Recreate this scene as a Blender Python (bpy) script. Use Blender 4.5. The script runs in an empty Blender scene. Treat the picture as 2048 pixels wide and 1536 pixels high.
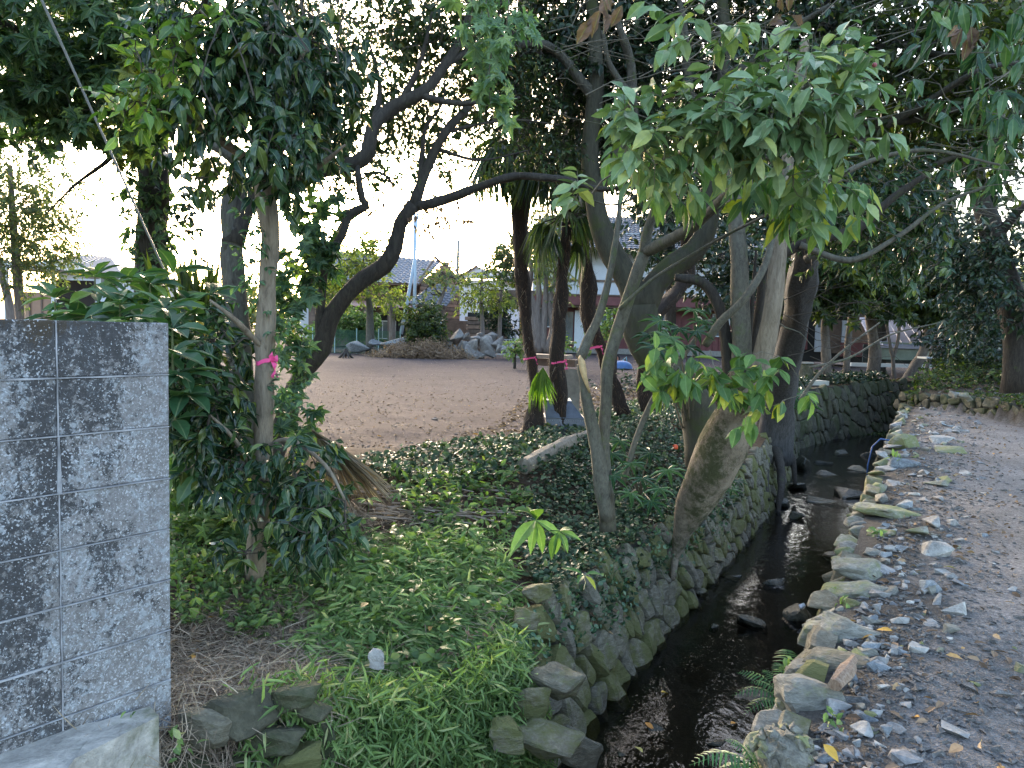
import bpy, bmesh, math, random
import numpy as np
from mathutils import Vector, Matrix, noise
random.seed(7); rng = np.random.default_rng(7)
SC = bpy.context.scene; COL = SC.collection
R = math.radians
# ------------------------------------------------------------------ camera
F = 1536.0; PITCH = R(4.02); ROLL = R(1.4); EYE = np.array([0, 0, 1.5])
fwd = np.array([0, math.cos(PITCH), -math.sin(PITCH)])
_r0 = np.array([1.0, 0, 0]); _u0 = np.array([0, math.sin(PITCH), math.cos(PITCH)])
rgt = _r0*math.cos(ROLL) + _u0*math.sin(ROLL); upv = -_r0*math.sin(ROLL) + _u0*math.cos(ROLL)
cam = bpy.data.cameras.new('camera'); camo = bpy.data.objects.new('camera', cam); COL.objects.link(camo)
cam.sensor_width = 36; cam.lens = 36*F/2048; cam.clip_start = .05; cam.clip_end = 2000
camo.matrix_world = Matrix((( rgt[0], upv[0], -fwd[0], EYE[0]), (rgt[1], upv[1], -fwd[1], EYE[1]), (rgt[2], upv[2], -fwd[2], EYE[2]), (0, 0, 0, 1)))
SC.camera = camo
# ------------------------------------------------------------------ light
w = bpy.data.worlds.new('World'); SC.world = w; w.use_nodes = True
nt = w.node_tree; nt.nodes.clear()
sky = nt.nodes.new('ShaderNodeTexSky'); sky.sky_type = 'NISHITA'; sky.sun_disc = False
SUN_EL, SUN_AZ = R(16), R(-14)            # low evening sun beyond the houses
sky.sun_elevation = SUN_EL; sky.sun_rotation = SUN_AZ; sky.air_density = 1.1; sky.dust_density = 3.0; sky.ozone_density = .9
bg = nt.nodes.new('ShaderNodeBackground'); bg.inputs[1].default_value = .15
wo = nt.nodes.new('ShaderNodeOutputWorld'); nt.links.new(sky.outputs[0], bg.inputs[0]); nt.links.new(bg.outputs[0], wo.inputs[0])
sl = bpy.data.lights.new('sun', 'SUN'); sl.energy = .6; sl.angle = R(14); sl.color = (1, .86, .72)
so = bpy.data.objects.new('sun', sl); COL.objects.link(so)
sd = Vector((math.sin(SUN_AZ)*math.cos(SUN_EL), math.cos(SUN_AZ)*math.cos(SUN_EL), math.sin(SUN_EL)))
so.rotation_euler = sd.to_track_quat('Z', 'Y').to_euler(); so.location = (0, 0, 30)
SC.view_settings.view_transform = 'Standard'; SC.view_settings.look = 'None'; SC.view_settings.gamma = 1
SC.view_settings.exposure = 2.6; SC.view_settings.use_curve_mapping = False
SC.render.engine = 'CYCLES'; SC.cycles.max_bounces = 7; SC.cycles.transparent_max_bounces = 8
SC.cycles.diffuse_bounces = 4; SC.cycles.glossy_bounces = 3; SC.cycles.transmission_bounces = 4

# ------------------------------------------------------------------ projections
def ray(px, py):
    d = fwd*F + rgt*(px-1024) + upv*(768-py); return d/d[1]
def at(px, py, Y): return EYE + ray(px, py)*Y
def on(px, py, z):
    d = ray(px, py); return EYE + d*((z-1.5)/d[2])
# creek coordinates: s to the right of the creek line, t along it
UX, UY = .4833, .8755
def st(x, y): return UY*x-UX*y, UX*x+UY*y
def xy(s, t): return UY*s+UX*t, -UX*s+UY*t
TT = [-6, 1.2, 2.5, 3.2, 4.4, 6, 8, 11, 15, 18, 20, 23.4, 26, 30, 60]
STOP = [-2.9, -2.8, -2.5, -2.18, -2.15, -2.2, -2.15, -2.15, -2.45, -2.8, -2.45, -1.35, -.3, 2, 22]
ZTOP = [0, -.05, -.18, -.38, -.27, -.3, -.3, -.15, .1, .26, .28, .3, .3, .3, .3]
SFT = [-2.5, -2.4, -2.2, -1.9, -1.82, -1.85, -1.88, -1.95, -2.25, -2.6, -2.2, -1.1, 0, 2.3, 22.3]
SR = [-.42, -.42, -.42, -.42, -.43, -.45, -.49, -.54, -.57, -.58, -.6, .1, 1.2, 3.5, 24]
WATER = -1.0
def tab(T, t): return np.interp(t, TT, T)
def sm(a): a = np.clip(a, 0, 1); return a*a*(3-2*a)
def nz(x, y, f=1.0, o=0.0):
    x = np.asarray(x, float); y = np.asarray(y, float)
    return (np.sin(x*1.7*f+o+1.3*np.sin(y*1.1*f+o))+np.sin(y*2.3*f+2.1*o+1.7*np.sin(x*.9*f))+np.sin((x+y)*3.1*f+o*3)*.5)/2.5
def gz(x, y):
    x = np.asarray(x, float); y = np.asarray(y, float)
    s, t = st(x, y); top = tab(STOP, t); zt = tab(ZTOP, t); d = top-s
    tgt = .04+.21*sm((y-4.2)/3.5)
    zl = zt+(tgt-zt)*sm(d/1.5+.06)+nz(x, y, 1.6)*.035*sm(d/.5)*sm((5.5-d)/2)+nz(x, y, 3.7, 2)*.012
    dr = s-tab(SR, t)
    zr = nz(x, y, 1.3, 4)*.03*sm(dr/.8)+nz(x, y, 4.1, 1)*.01-.05*sm((.35-dr)/.35)
    bank = sm((x-9.3-.1*nz(y, y, .8))/.12)*sm((y-11)/1.5)
    zr = zr+bank*(.34+.75*sm((x-9.4)/6+(y-15)/9*.5))
    zr = np.maximum(zr, zr+.75*sm((t-21)/6)*(1-bank))
    return np.where(d > 0, zl, zr)
def ong(px, py, z0=.2):
    z = z0
    for _ in range(12):
        p = on(px, py, z); z = .5*z+.5*float(gz(p[0], p[1]))
    p = on(px, py, z); return np.array([p[0], p[1], float(gz(p[0], p[1]))])

# ------------------------------------------------------------------ object helpers
def tag(o, label=None, cat=None, group=None, kind=None):
    if label: o['label'] = label
    if cat: o['category'] = cat
    if group: o['group'] = group
    if kind: o['kind'] = kind
    return o
def thing(name, label, cat, loc=(0, 0, 0), rz=0, group=None):
    o = bpy.data.objects.new(name, None); COL.objects.link(o); o.empty_display_size = .1
    o.location = tuple(float(v) for v in loc); o.rotation_euler = (0, 0, rz); return tag(o, label, cat, group)
def link(name, me, mat=None, parent=None, kind=None):
    o = bpy.data.objects.new(name, me); COL.objects.link(o)
    if mat is not None and len(me.materials) == 0: me.materials.append(mat)
    if parent is not None:
        o.parent = parent
    if kind: o['kind'] = kind
    return o
def wparent(o, parent):
    """parent o, whose mesh is in world coordinates, to an unscaled root that stands at its own place"""
    o.parent = parent
    o.matrix_parent_inverse = (Matrix.Translation(parent.location) @ parent.rotation_euler.to_matrix().to_4x4()).inverted()
    return o
def npmesh(name, V, loops, tot, attrs=None, smooth=False):
    me = bpy.data.meshes.new(name); V = np.asarray(V, np.float32); loops = np.asarray(loops, np.int32); tot = np.asarray(tot, np.int32)
    me.vertices.add(len(V)); me.vertices.foreach_set('co', V.ravel())
    me.loops.add(len(loops)); me.loops.foreach_set('vertex_index', loops)
    me.polygons.add(len(tot)); st_ = np.concatenate([[0], np.cumsum(tot)[:-1]]).astype(np.int32)
    me.polygons.foreach_set('loop_start', st_); me.polygons.foreach_set('loop_total', tot)
    me.polygons.foreach_set('use_smooth', np.full(len(tot), smooth, bool))
    for k, v in (attrs or {}).items():
        a = me.attributes.new(k, 'FLOAT', 'POINT'); a.data.foreach_set('value', np.asarray(v, np.float32))
    me.update(calc_edges=True); return me
class MB:
    def __init__(s): s.V = []; s.L = []; s.T = []; s.A = []; s.n = 0
    def add(s, V, faces, rnd=0.):
        V = np.asarray(V, float); s.V.append(V); s.A.append(np.full(len(V), rnd))
        for f in faces: s.L.extend([i+s.n for i in f]); s.T.append(len(f))
        s.n += len(V)
    def addarr(s, V, loops, tot, rnd):
        s.V.append(V); s.A.append(rnd); s.L.extend((np.asarray(loops)+s.n).tolist()); s.T.extend(np.asarray(tot).tolist()); s.n += len(V)
    def box(s, c, d, M=None, rnd=0.):
        q = np.array([[x, y, z] for z in (-.5, .5) for y in (-.5, .5) for x in (-.5, .5)])*np.array(d)
        if M is not None: q = q @ np.asarray(M).T
        s.add(q+np.array(c), [(0, 2, 3, 1), (4, 5, 7, 6), (0, 1, 5, 4), (2, 6, 7, 3), (0, 4, 6, 2), (1, 3, 7, 5)], rnd)
    def tube(s, P, r, n=6, rnd=0., cap=True, wob=0., seed=0):
        V, f = tubearr(P, r, n, wob, seed, cap); s.add(V, f, rnd)
    def build(s, name, mat, parent=None, kind=None, smooth=False, world=False):
        me = npmesh(name, np.concatenate(s.V), s.L, s.T, {'rnd': np.concatenate(s.A)}, smooth)
        o = link(name, me, mat, None, kind)
        if parent is not None:
            if world: wparent(o, parent)
            else: o.parent = parent
        return o
def smoothpath(P, r, step=None):
    P = np.array(P, float); r = np.array(r, float); n = len(P)
    if n < 3: return P, r
    out = []; ro = []
    Q = np.vstack([2*P[0]-P[1], P, 2*P[-1]-P[-2]])
    for i in range(n-1):
        L = np.linalg.norm(P[i+1]-P[i]); k = max(2, int(L/(step or max(.05, r[i]*1.2))))
        k = min(k, 14)
        for j in range(k):
            u = j/k; a, b, c, d = Q[i], Q[i+1], Q[i+2], Q[i+3]
            out.append(.5*((2*b)+(-a+c)*u+(2*a-5*b+4*c-d)*u*u+(-a+3*b-3*c+d)*u**3)); ro.append(r[i]+(r[i+1]-r[i])*u)
    out.append(P[-1]); ro.append(r[-1]); return np.array(out), np.array(ro)
def tubearr(P, r, n=6, wob=0., seed=0, cap=True):
    P = np.array(P, float); r = np.broadcast_to(np.array(r, float), (len(P),)); m = len(P)
    T = np.gradient(P, axis=0); T /= (np.linalg.norm(T, axis=1)[:, None]+1e-9)
    a = np.array([0, 0, 1.]) if abs(T[0][2]) < .9 else np.array([1., 0, 0])
    N = np.cross(T[0], a); N /= np.linalg.norm(N); V = np.zeros((m, n, 3))
    ang = np.arange(n)*2*math.pi/n
    for i in range(m):
        N = N-T[i]*np.dot(N, T[i]); N /= (np.linalg.norm(N)+1e-9); B = np.cross(T[i], N)
        rr = r[i]
        if wob:
            rr = r[i]*np.array([1+wob*noise.noise(Vector((math.cos(q)*1.3+seed, math.sin(q)*1.3, i*.33+seed)))*1.6+wob*.6*noise.noise(Vector((math.cos(q)*3+seed, math.sin(q)*3, i*.9))) for q in ang])
        V[i] = P[i]+(np.cos(ang)*rr)[:, None]*N+(np.sin(ang)*rr)[:, None]*B
    V = V.reshape(-1, 3); f = []
    for i in range(m-1):
        for j in range(n):
            k = (j+1) % n; f.append((i*n+j, i*n+k, (i+1)*n+k, (i+1)*n+j))
    if cap:
        f.append(tuple(range(n-1, -1, -1))); f.append(tuple((m-1)*n+j for j in range(n)))
    return V, f

# ------------------------------------------------------------------ materials
class NT:
    def __init__(s, name):
        s.m = bpy.data.materials.new(name); s.m.use_nodes = True; s.t = s.m.node_tree; s.t.nodes.clear()
        s.out = s.t.nodes.new('ShaderNodeOutputMaterial'); s.b = s.t.nodes.new('ShaderNodeBsdfPrincipled')
        s.t.links.new(s.b.outputs[0], s.out.inputs[0])
    def n(s, typ, **kw):
        x = s.t.nodes.new('ShaderNode'+typ)
        for k, v in kw.items():
            if k.startswith('i_'): x.inputs[int(k[2:])].default_value = v
            else: setattr(x, k, v)
        return x
    def l(s, a, b): s.t.links.new(a, b)
    def noise(s, scale, detail=5, rough=.6, co=None, dist=0.):
        x = s.n('TexNoise'); x.inputs['Scale'].default_value = scale; x.inputs['Detail'].default_value = detail
        x.inputs['Roughness'].default_value = rough; x.inputs['Distortion'].default_value = dist
        if co is not None: s.l(co, x.inputs['Vector'])
        return x.outputs['Fac']
    def ramp(s, fac, cols, interp='LINEAR'):
        x = s.n('ValToRGB'); e = x.color_ramp.elements; x.color_ramp.interpolation = interp
        while len(e) < len(cols): e.new(.5)
        for i, (p, c) in enumerate(cols):
            e[i].position = p; e[i].color = (c[0], c[1], c[2], 1) if not isinstance(c, (int, float)) else (c, c, c, 1)
        s.l(fac, x.inputs[0]); return x.outputs[0]
    def mix(s, fac, a, b, typ='MIX'):
        x = s.n('Mix', data_type='RGBA', blend_type=typ)
        for v, i in ((fac, 0), (a, 6), (b, 7)):
            if isinstance(v, (int, float)): x.inputs[i].default_value = v
            elif isinstance(v, tuple): x.inputs[i].default_value = (*v, 1)
            else: s.l(v, x.inputs[i])
        return x.outputs[2]
    def math(s, op, a, b=0.):
        x = s.n('Math', operation=op)
        for v, i in ((a, 0), (b, 1)):
            if isinstance(v, (int, float)): x.inputs[i].default_value = v
            else: s.l(v, x.inputs[i])
        return x.outputs[0]
    def bump(s, h, dist=.02, st_=.6):
        x = s.n('Bump'); x.inputs['Strength'].default_value = st_; x.inputs['Distance'].default_value = dist
        s.l(h, x.inputs['Height']); s.l(x.outputs[0], s.b.inputs['Normal'])
    def geo(s): return s.n('NewGeometry').outputs['Position']
    def rnd(s):
        a = s.n('Attribute', attribute_name='rnd').outputs['Fac']; o = s.n('ObjectInfo').outputs['Random']
        return s.math('FRACT', s.math('ADD', a, o))
    def up(s):
        x = s.n('SeparateXYZ'); s.l(s.n('NewGeometry').outputs['Normal'], x.inputs[0]); return x.outputs[2]
    def col(s, c): s.l(c, s.b.inputs['Base Color'])
    def rough(s, v): s.b.inputs['Roughness'].default_value = v

def leafmat(name, cols, rough=.42, trans=.3, vein=True, spec=.5):
    m = NT(name); r = m.rnd(); c = m.ramp(r, cols)
    c = m.mix(m.math('MULTIPLY', m.noise(60, 3, .6, m.geo()), .5), c, (.02, .03, .01), 'MIX') if False else c
    n_ = m.noise(38, 3, .6, m.geo())
    c = m.mix(.5, c, m.ramp(n_, [(.3, (.62, .66, .6)), (.7, (1.3, 1.25, 1.2))]), 'MULTIPLY')
    if vein:
        v = m.n('Attribute', attribute_name='vein').outputs['Fac']
        vm = m.ramp(v, [(0, 1.), (.07, .7), (.14, 0.)]); c2 = m.mix(.5, c, (.42, .5, .28)); c = m.mix(m.math('MULTIPLY', vm, .55), c, c2)
    m.col(c); m.rough(rough); m.b.inputs['Specular IOR Level'].default_value = spec
    t = m.n('BsdfTranslucent'); m.l(m.mix(1., c, (1.5, 1.75, .55), 'MULTIPLY'), t.inputs[0])
    x = m.n('MixShader'); x.inputs[0].default_value = trans; m.l(m.b.outputs[0], x.inputs[1]); m.l(t.outputs[0], x.inputs[2]); m.l(x.outputs[0], m.out.inputs[0])
    return m.m
def simple(name, col, rough=.7, var=.25, scale=8, bump=0., metal=0., detail=5):
    m = NT(name); n_ = m.noise(scale, detail, .65, m.geo())
    lo = tuple(c*(1-var) for c in col); hi = tuple(min(1, c*(1+var)) for c in col)
    m.col(m.ramp(n_, [(.3, lo), (.7, hi)])); m.rough(rough); m.b.inputs['Metallic'].default_value = metal
    if bump: m.bump(m.noise(scale*5, 5, .7, m.geo()), bump)
    return m.m
def barkmat(name, a, b, moss=0., mosscol=(.06, .085, .02), scale=9, stretch=.22, bump=.02, dark=(.03, .025, .02), pale=None):
    m = NT(name); g = m.geo(); mp = m.n('Mapping'); mp.inputs['Scale'].default_value = (1, 1, stretch); m.l(g, mp.inputs[0]); co = mp.outputs[0]
    n1 = m.noise(scale*3.6, 7, .78, co, .5); n2 = m.noise(scale*.35, 4, .6, g); n3 = m.noise(scale*9, 4, .7, co)
    c = m.ramp(n1, [(.28, dark), (.45, a), (.72, b)])
    if pale: c = m.mix(m.ramp(n2, [(.5, 0.), (.62, .8)]), c, pale)
    if moss:
        k = m.math('ADD', m.noise(scale*.5, 6, .7, g), m.math('MULTIPLY', m.noise(scale*3, 4, .7, g), .35))
        c = m.mix(m.ramp(k, [(.86-moss*.45, 0.), (.98-moss*.45, .85)]), c, mosscol)
    m.col(c); m.rough(.88)
    m.bump(m.math('ADD', n1, m.math('MULTIPLY', n3, .4)), bump, .9)
    return m.m
def stonemat(name, a, b, moss=.0, mosscol=(.09, .11, .03), scale=14, wet=False, strat=False):
    m = NT(name); g = m.geo()
    co = g
    if strat:
        mp = m.n('Mapping'); mp.inputs['Scale'].default_value = (1, 1, 3.2); mp.inputs['Rotation'].default_value = (.3, .5, 0); m.l(g, mp.inputs[0]); co = mp.outputs[0]
    n1 = m.noise(scale, 7, .68, co, .3); n2 = m.noise(scale*5, 5, .7, co); r = m.rnd()
    c = m.ramp(n1, [(.3, tuple(v*.55 for v in a)), (.5, a), (.72, b)])
    c = m.mix(.55, c, m.ramp(r, [(0, (.55, .55, .58)), (.5, (.95, .95, .9)), (1, (1.35, 1.3, 1.18))]), 'MULTIPLY')
    c = m.mix(.35, c, m.ramp(n2, [(.35, (.5, .5, .5)), (.65, (1.4, 1.4, 1.4))]), 'MULTIPLY')
    if moss:
        k = m.math('ADD', m.noise(scale*.22, 5, .65, g), m.math('MULTIPLY', m.noise(scale*2.2, 4, .7, g), .3))
        k = m.math('ADD', k, m.math('MULTIPLY', m.math('SUBTRACT', r, .5), .3))
        c = m.mix(m.ramp(k, [(.85-moss*.45, 0.), (1.0-moss*.45, .9)]), c, mosscol)
    m.col(c); m.rough(.25 if wet else .85)
    m.bump(m.math('ADD', n1, m.math('MULTIPLY', n2, .35)), .03, .8)
    return m.m

# leaf colours ramp: dark to light
def g3(d, m_, l, y=None):
    c = [(0, d), (.45, m_), (.85, l)]
    c.append((1, y if y else l)); return c
M_CAM = leafmat('camellia leaf', g3((.01, .028, .016), (.022, .056, .026), (.05, .1, .04), (.15, .19, .04)), .22, .12)
M_CAMY = leafmat('young camellia leaf', g3((.05, .11, .03), (.09, .18, .045), (.16, .27, .06), (.3, .34, .08)), .35, .3)
M_LOBE = leafmat('vine leaf', g3((.02, .055, .025), (.045, .1, .05), (.09, .16, .09), (.2, .28, .07)), .5, .3)
M_SMALL = leafmat('small tree leaf', g3((.012, .028, .012), (.024, .05, .018), (.045, .08, .022), (.11, .11, .03)), .42, .2, False)
M_FIG = leafmat('fig leaf', g3((.08, .15, .065), (.16, .25, .13), (.26, .36, .22), (.38, .4, .09)), .36, .2)
M_BRIGHT = leafmat('bright leaf', g3((.06, .13, .05), (.1, .19, .06), (.15, .26, .08), (.42, .42, .05)), .55, .28)
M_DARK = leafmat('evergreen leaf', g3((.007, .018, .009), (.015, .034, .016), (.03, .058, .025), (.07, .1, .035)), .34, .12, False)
M_OLIVE = leafmat('olive green leaf', g3((.014, .028, .008), (.032, .055, .013), (.065, .09, .02), (.14, .18, .03)), .45, .3, False)
M_YG = leafmat('yellow green leaf', g3((.07, .1, .03), (.13, .165, .045), (.21, .24, .07), (.3, .3, .09)), .55, .4, False)
M_PALE = leafmat('grey green leaf', g3((.05, .075, .04), (.09, .12, .06), (.14, .17, .08), (.25, .18, .08)), .55, .35, False)
M_BUSH = leafmat('large shrub leaf', g3((.02, .06, .03), (.045, .11, .05), (.085, .17, .075), (.16, .25, .06)), .36, .25)
M_BAMB = leafmat('dwarf bamboo leaf', g3((.07, .125, .035), (.14, .23, .07), (.24, .345, .12), (.4, .4, .2)), .5, .25, False)
M_WEED = leafmat('weed leaf', g3((.045, .09, .03), (.095, .165, .055), (.16, .24, .08), (.2, .24, .06)), .5, .3, False)
M_IVYG = leafmat('ground ivy leaf', g3((.015, .035, .018), (.035, .07, .035), (.075, .12, .065), (.16, .2, .09)), .5, .12, False)
M_STRAW = leafmat('dry straw', [(0, (.13, .09, .07)), (.5, (.31, .235, .185)), (1, (.52, .43, .35))], .75, .08, False)
M_LITTER = leafmat('dead leaf', [(0, (.06, .035, .022)), (.45, (.15, .09, .055)), (.85, (.28, .19, .13)), (.96, (.42, .3, .2)), (1, (.5, .25, .04))], .7, .1, False)
M_DRYBIG = leafmat('big dead leaf', [(0, (.1, .06, .05)), (1, (.22, .14, .12))], .7, .2)
M_FATS = leafmat('fatsia leaf', g3((.012, .04, .018), (.025, .07, .03), (.05, .11, .04), (.08, .15, .05)), .25, .15)
M_PALM = leafmat('palm frond', g3((.015, .03, .012), (.03, .055, .02), (.06, .1, .03), (.12, .15, .03)), .4, .3, False)
M_PALMY = leafmat('young palm frond', g3((.08, .15, .02), (.14, .24, .03), (.22, .33, .05), (.32, .4, .08)), .45, .4, False)
M_DRYPALM = leafmat('dry palm frond', [(0, (.1, .075, .055)), (.5, (.23, .18, .135)), (1, (.38, .32, .26))], .75, .06, False)
M_FERN = leafmat('fern', g3((.04, .12, .05), (.07, .18, .07), (.11, .24, .09), (.18, .3, .09)), .5, .35, False)
M_MOSS = leafmat('moss', g3((.07, .09, .015), (.13, .16, .03), (.2, .24, .05), (.28, .3, .08)), .9, .2, False)

B_PALE = barkmat('pale peeling bark', (.2, .16, .12), (.35, .29, .225), .12, dark=(.06, .045, .035), scale=8, bump=.012)
B_GREY = barkmat('grey bark', (.075, .07, .06), (.15, .14, .12), .25, scale=10)
B_DARK = barkmat('dark bark', (.035, .029, .025), (.08, .067, .055), .15, dark=(.02, .016, .014), scale=9)
B_SLIM = barkmat('greenish grey bark', (.1, .092, .075), (.18, .17, .135), .3, (.1, .12, .05), scale=10, stretch=.5, bump=.008)
B_MOSS = barkmat('mossy olive bark', (.045, .042, .03), (.085, .08, .055), .4, (.05, .06, .018), scale=6, bump=.012)
B_LEAN = barkmat('scarred tan bark', (.2, .16, .12), (.37, .3, .225), .46, (.045, .055, .012), scale=8, stretch=.7, bump=.04, dark=(.05, .035, .025), pale=(.42, .35, .28))
B_FIBRE = barkmat('palm fibre', (.027, .018, .015), (.062, .042, .035), 0, dark=(.015, .009, .008), scale=16, stretch=.35, bump=.03)
B_FAR = barkmat('weathered grey stems', (.16, .13, .12), (.26, .225, .2), 0, dark=(.12, .09, .08), scale=5)
M_TWIG = simple('twig', (.06, .05, .042), .85, .3, 20)
M_TWIGP = simple('pale twig', (.15, .135, .105), .8, .25, 20)
M_WOODFRESH = simple('fresh split wood', (.55, .38, .2), .7, .35, 30)
M_SOIL = simple('dark soil', (.035, .03, .025), .95, .4, 20, .02)
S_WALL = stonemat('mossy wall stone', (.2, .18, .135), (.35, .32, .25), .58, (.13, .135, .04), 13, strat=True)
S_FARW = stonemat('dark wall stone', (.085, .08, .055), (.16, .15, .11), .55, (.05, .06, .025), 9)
S_COPE = stonemat('pale coping stone', (.26, .25, .22), (.46, .44, .4), .5, (.2, .215, .085), 12, strat=True)
S_GREY = stonemat('grey rubble stone', (.33, .32, .32), (.58, .56, .55), .0, scale=9)
S_BLUE = stonemat('bluish stone', (.23, .255, .29), (.4, .43, .47), .0, scale=20)
S_PILE = stonemat('quarried rock', (.2, .185, .18), (.36, .335, .32), .1, scale=3)
S_WET = stonemat('wet creek stone', (.05, .05, .042), (.11, .11, .095), .25, (.04, .045, .02), 10, wet=True)
S_GRAV = stonemat('gravel chip', (.16, .155, .16), (.34, .33, .335), 0, scale=30)
S_CONC = stonemat('lumpy concrete', (.22, .21, .18), (.36, .35, .3), .35, (.25, .27, .11), 22)
# ------------------------------------------------------------------ leaf templates: (V, loops, tot, vein)
def t_blade(prof, fold=.12, curl=.25, wave=0.):
    """prof: (y, half width) stations; a folded, drooping leaf along +Y"""
    V = []; ve = []; loops = []; tot = []; rows = []
    for i, (y, w_) in enumerate(prof):
        zc = -curl*y*y
        if w_ < 1e-4: rows.append([len(V)]); V.append((0, y, zc)); ve.append(0)
        else:
            k = len(V); dz = wave*((-1)**i); rows.append([k, k+1, k+2])
            V += [(-w_, y, zc+w_*fold*2+dz), (0, y, zc), (w_, y, zc+w_*fold*2-dz)]; ve += [1, 0, 1]
    for a, b in zip(rows, rows[1:]):
        if len(a) == 1 and len(b) == 3: fs = [(a[0], b[1], b[0]), (a[0], b[2], b[1])]
        elif len(a) == 3 and len(b) == 1: fs = [(a[0], a[1], b[0]), (a[1], a[2], b[0])]
        elif len(a) == 3: fs = [(a[0], a[1], b[1], b[0]), (a[1], a[2], b[2], b[1])]
        else: continue
        for f in fs: loops += f; tot.append(len(f))
    return np.array(V, float), np.array(loops), np.array(tot), np.array(ve, float)
def t_lobed(n=5, spread=2.2, deep=.5, base=.15, droop=.2, wid=.35):
    """palmate leaf: n pointed lobes round the stalk"""
    V = [(0, 0, 0)]; ve = [0]; loops = []; tot = []
    for i in range(n):
        a = (i-(n-1)/2)/((n-1)/2)*spread/1.0
        L = 1-.28*abs(a/spread)**1.2; da = spread/(n-1)
        pts = [(a-da, deep*.85), (a-da*.55*wid/.35*.8, L*.62), (a, L), (a+da*.55*wid/.35*.8, L*.62), (a+da, deep*.85)]
        k = len(V)
        for j, (q, rr) in enumerate(pts):
            V.append((math.sin(q)*rr, math.cos(q)*rr, -droop*rr*rr+(.06 if j in (1, 3) else 0))); ve.append(0 if j == 2 else 1)
        for j in range(4): loops += (0, k+j+1, k+j); tot.append(3)
    V = np.array(V); V[:, 1] += base; V[0, 1] = base*.3
    return V, np.array(loops), np.array(tot), np.array(ve, float)
OV = [(0, 0), (.12, .1), (.35, .23), (.6, .23), (.82, .12), (1, 0)]
T_OVATE = t_blade(OV, .18, .22); T_OVATE2 = t_blade([(a, b*.85) for a, b in OV], .3, .45, .015)
T_OVMED = t_blade([(0, 0), (.3, .22), (.68, .2), (1, 0)], .2, .25)
T_LANCE = t_blade([(0, 0), (.15, .07), (.4, .17), (.65, .15), (.86, .07), (1, 0)], .2, .45)
T_SM = t_blade([(0, 0), (.45, .25), (1, 0)], .25, .2)
T_BAMB = t_blade([(0, 0), (.25, .085), (.65, .07), (1, 0)], .2, .35)
T_STRIP = t_blade([(0, .02), (.4, .03), (.75, .02), (1, 0)], .3, .5)
T_LOBE = t_lobed(5, 2.0, .5, .0, .25, .42); T_FATS = t_lobed(7, 2.3, .34, .05, .3, .3)
T_ROUND = t_blade([(0, 0), (.2, .3), (.55, .36), (.85, .18), (1, 0)], .12, .3)

def frames(yd, nd):
    y = yd/(np.linalg.norm(yd, axis=1)[:, None]+1e-9)
    x = np.cross(y, nd); x /= (np.linalg.norm(x, axis=1)[:, None]+1e-9); z = np.cross(x, y); return x, y, z
def scatter(mb_name, T, loc, yd, nd, size, mat, parent=None, kind=None, rnd=None, wid=1.0, world=True):
    V, L, t_, ve = T; N = len(loc)
    if N == 0: return None
    if rnd is None: rnd = rng.random(N)
    x, y, z = frames(yd, nd); size = np.broadcast_to(np.asarray(size, float), (N,))[:, None, None]
    P = loc[:, None, :]+size*(V[None, :, 0:1]*wid*x[:, None, :]+V[None, :, 1:2]*y[:, None, :]+V[None, :, 2:3]*z[:, None, :])
    n = len(V); loops = (L[None, :]+(np.arange(N)*n)[:, None]).ravel(); tot = np.tile(t_, N)
    me = npmesh(mb_name, P.reshape(-1, 3), loops, tot, {'rnd': np.repeat(rnd, n), 'vein': np.tile(ve, N)})
    o = link(mb_name, me, mat, None, kind)
    if parent is not None:
        (wparent(o, parent) if world else setattr(o, 'parent', parent))
    return o
_tm = {}
def leafparts(T, key, loc, yd, nd, size, mat, parent, name='leaf'):
    """single leaves as objects sharing one mesh"""
    if key not in _tm:
        V, L, t_, ve = T; me = npmesh(name, V, L, t_, {'rnd': np.zeros(len(V)), 'vein': ve}); me.materials.append(mat); _tm[key] = me
    me = _tm[key]; x, y, z = frames(yd, nd); size = np.broadcast_to(np.asarray(size, float), (len(loc),))
    inv = (Matrix.Translation(parent.location) @ parent.rotation_euler.to_matrix().to_4x4()).inverted()
    for i in range(len(loc)):
        s = size[i]; o = bpy.data.objects.new(name, me); COL.objects.link(o); o.parent = parent
        o.matrix_local = inv @ Matrix(((x[i][0]*s, y[i][0]*s, z[i][0]*s, loc[i][0]), (x[i][1]*s, y[i][1]*s, z[i][1]*s, loc[i][1]), (x[i][2]*s, y[i][2]*s, z[i][2]*s, loc[i][2]), (0, 0, 0, 1)))
def unit(v): return v/(np.linalg.norm(v, axis=-1, keepdims=True)+1e-9)
def blobpts(blobs):
    """blobs: (px, py, Y, rx px, ry px, rY m, n) -> world points inside the ellipsoids"""
    out = []
    for (px, py, Y, rx, ry, rY, n) in blobs:
        c = at(px, py, Y); d = unit(rng.normal(size=(n, 3)))*(rng.random((n, 1))**.42)
        out.append(c+d*np.array([rx*Y/F, rY, ry*Y/F]))
    return np.concatenate(out)
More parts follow.
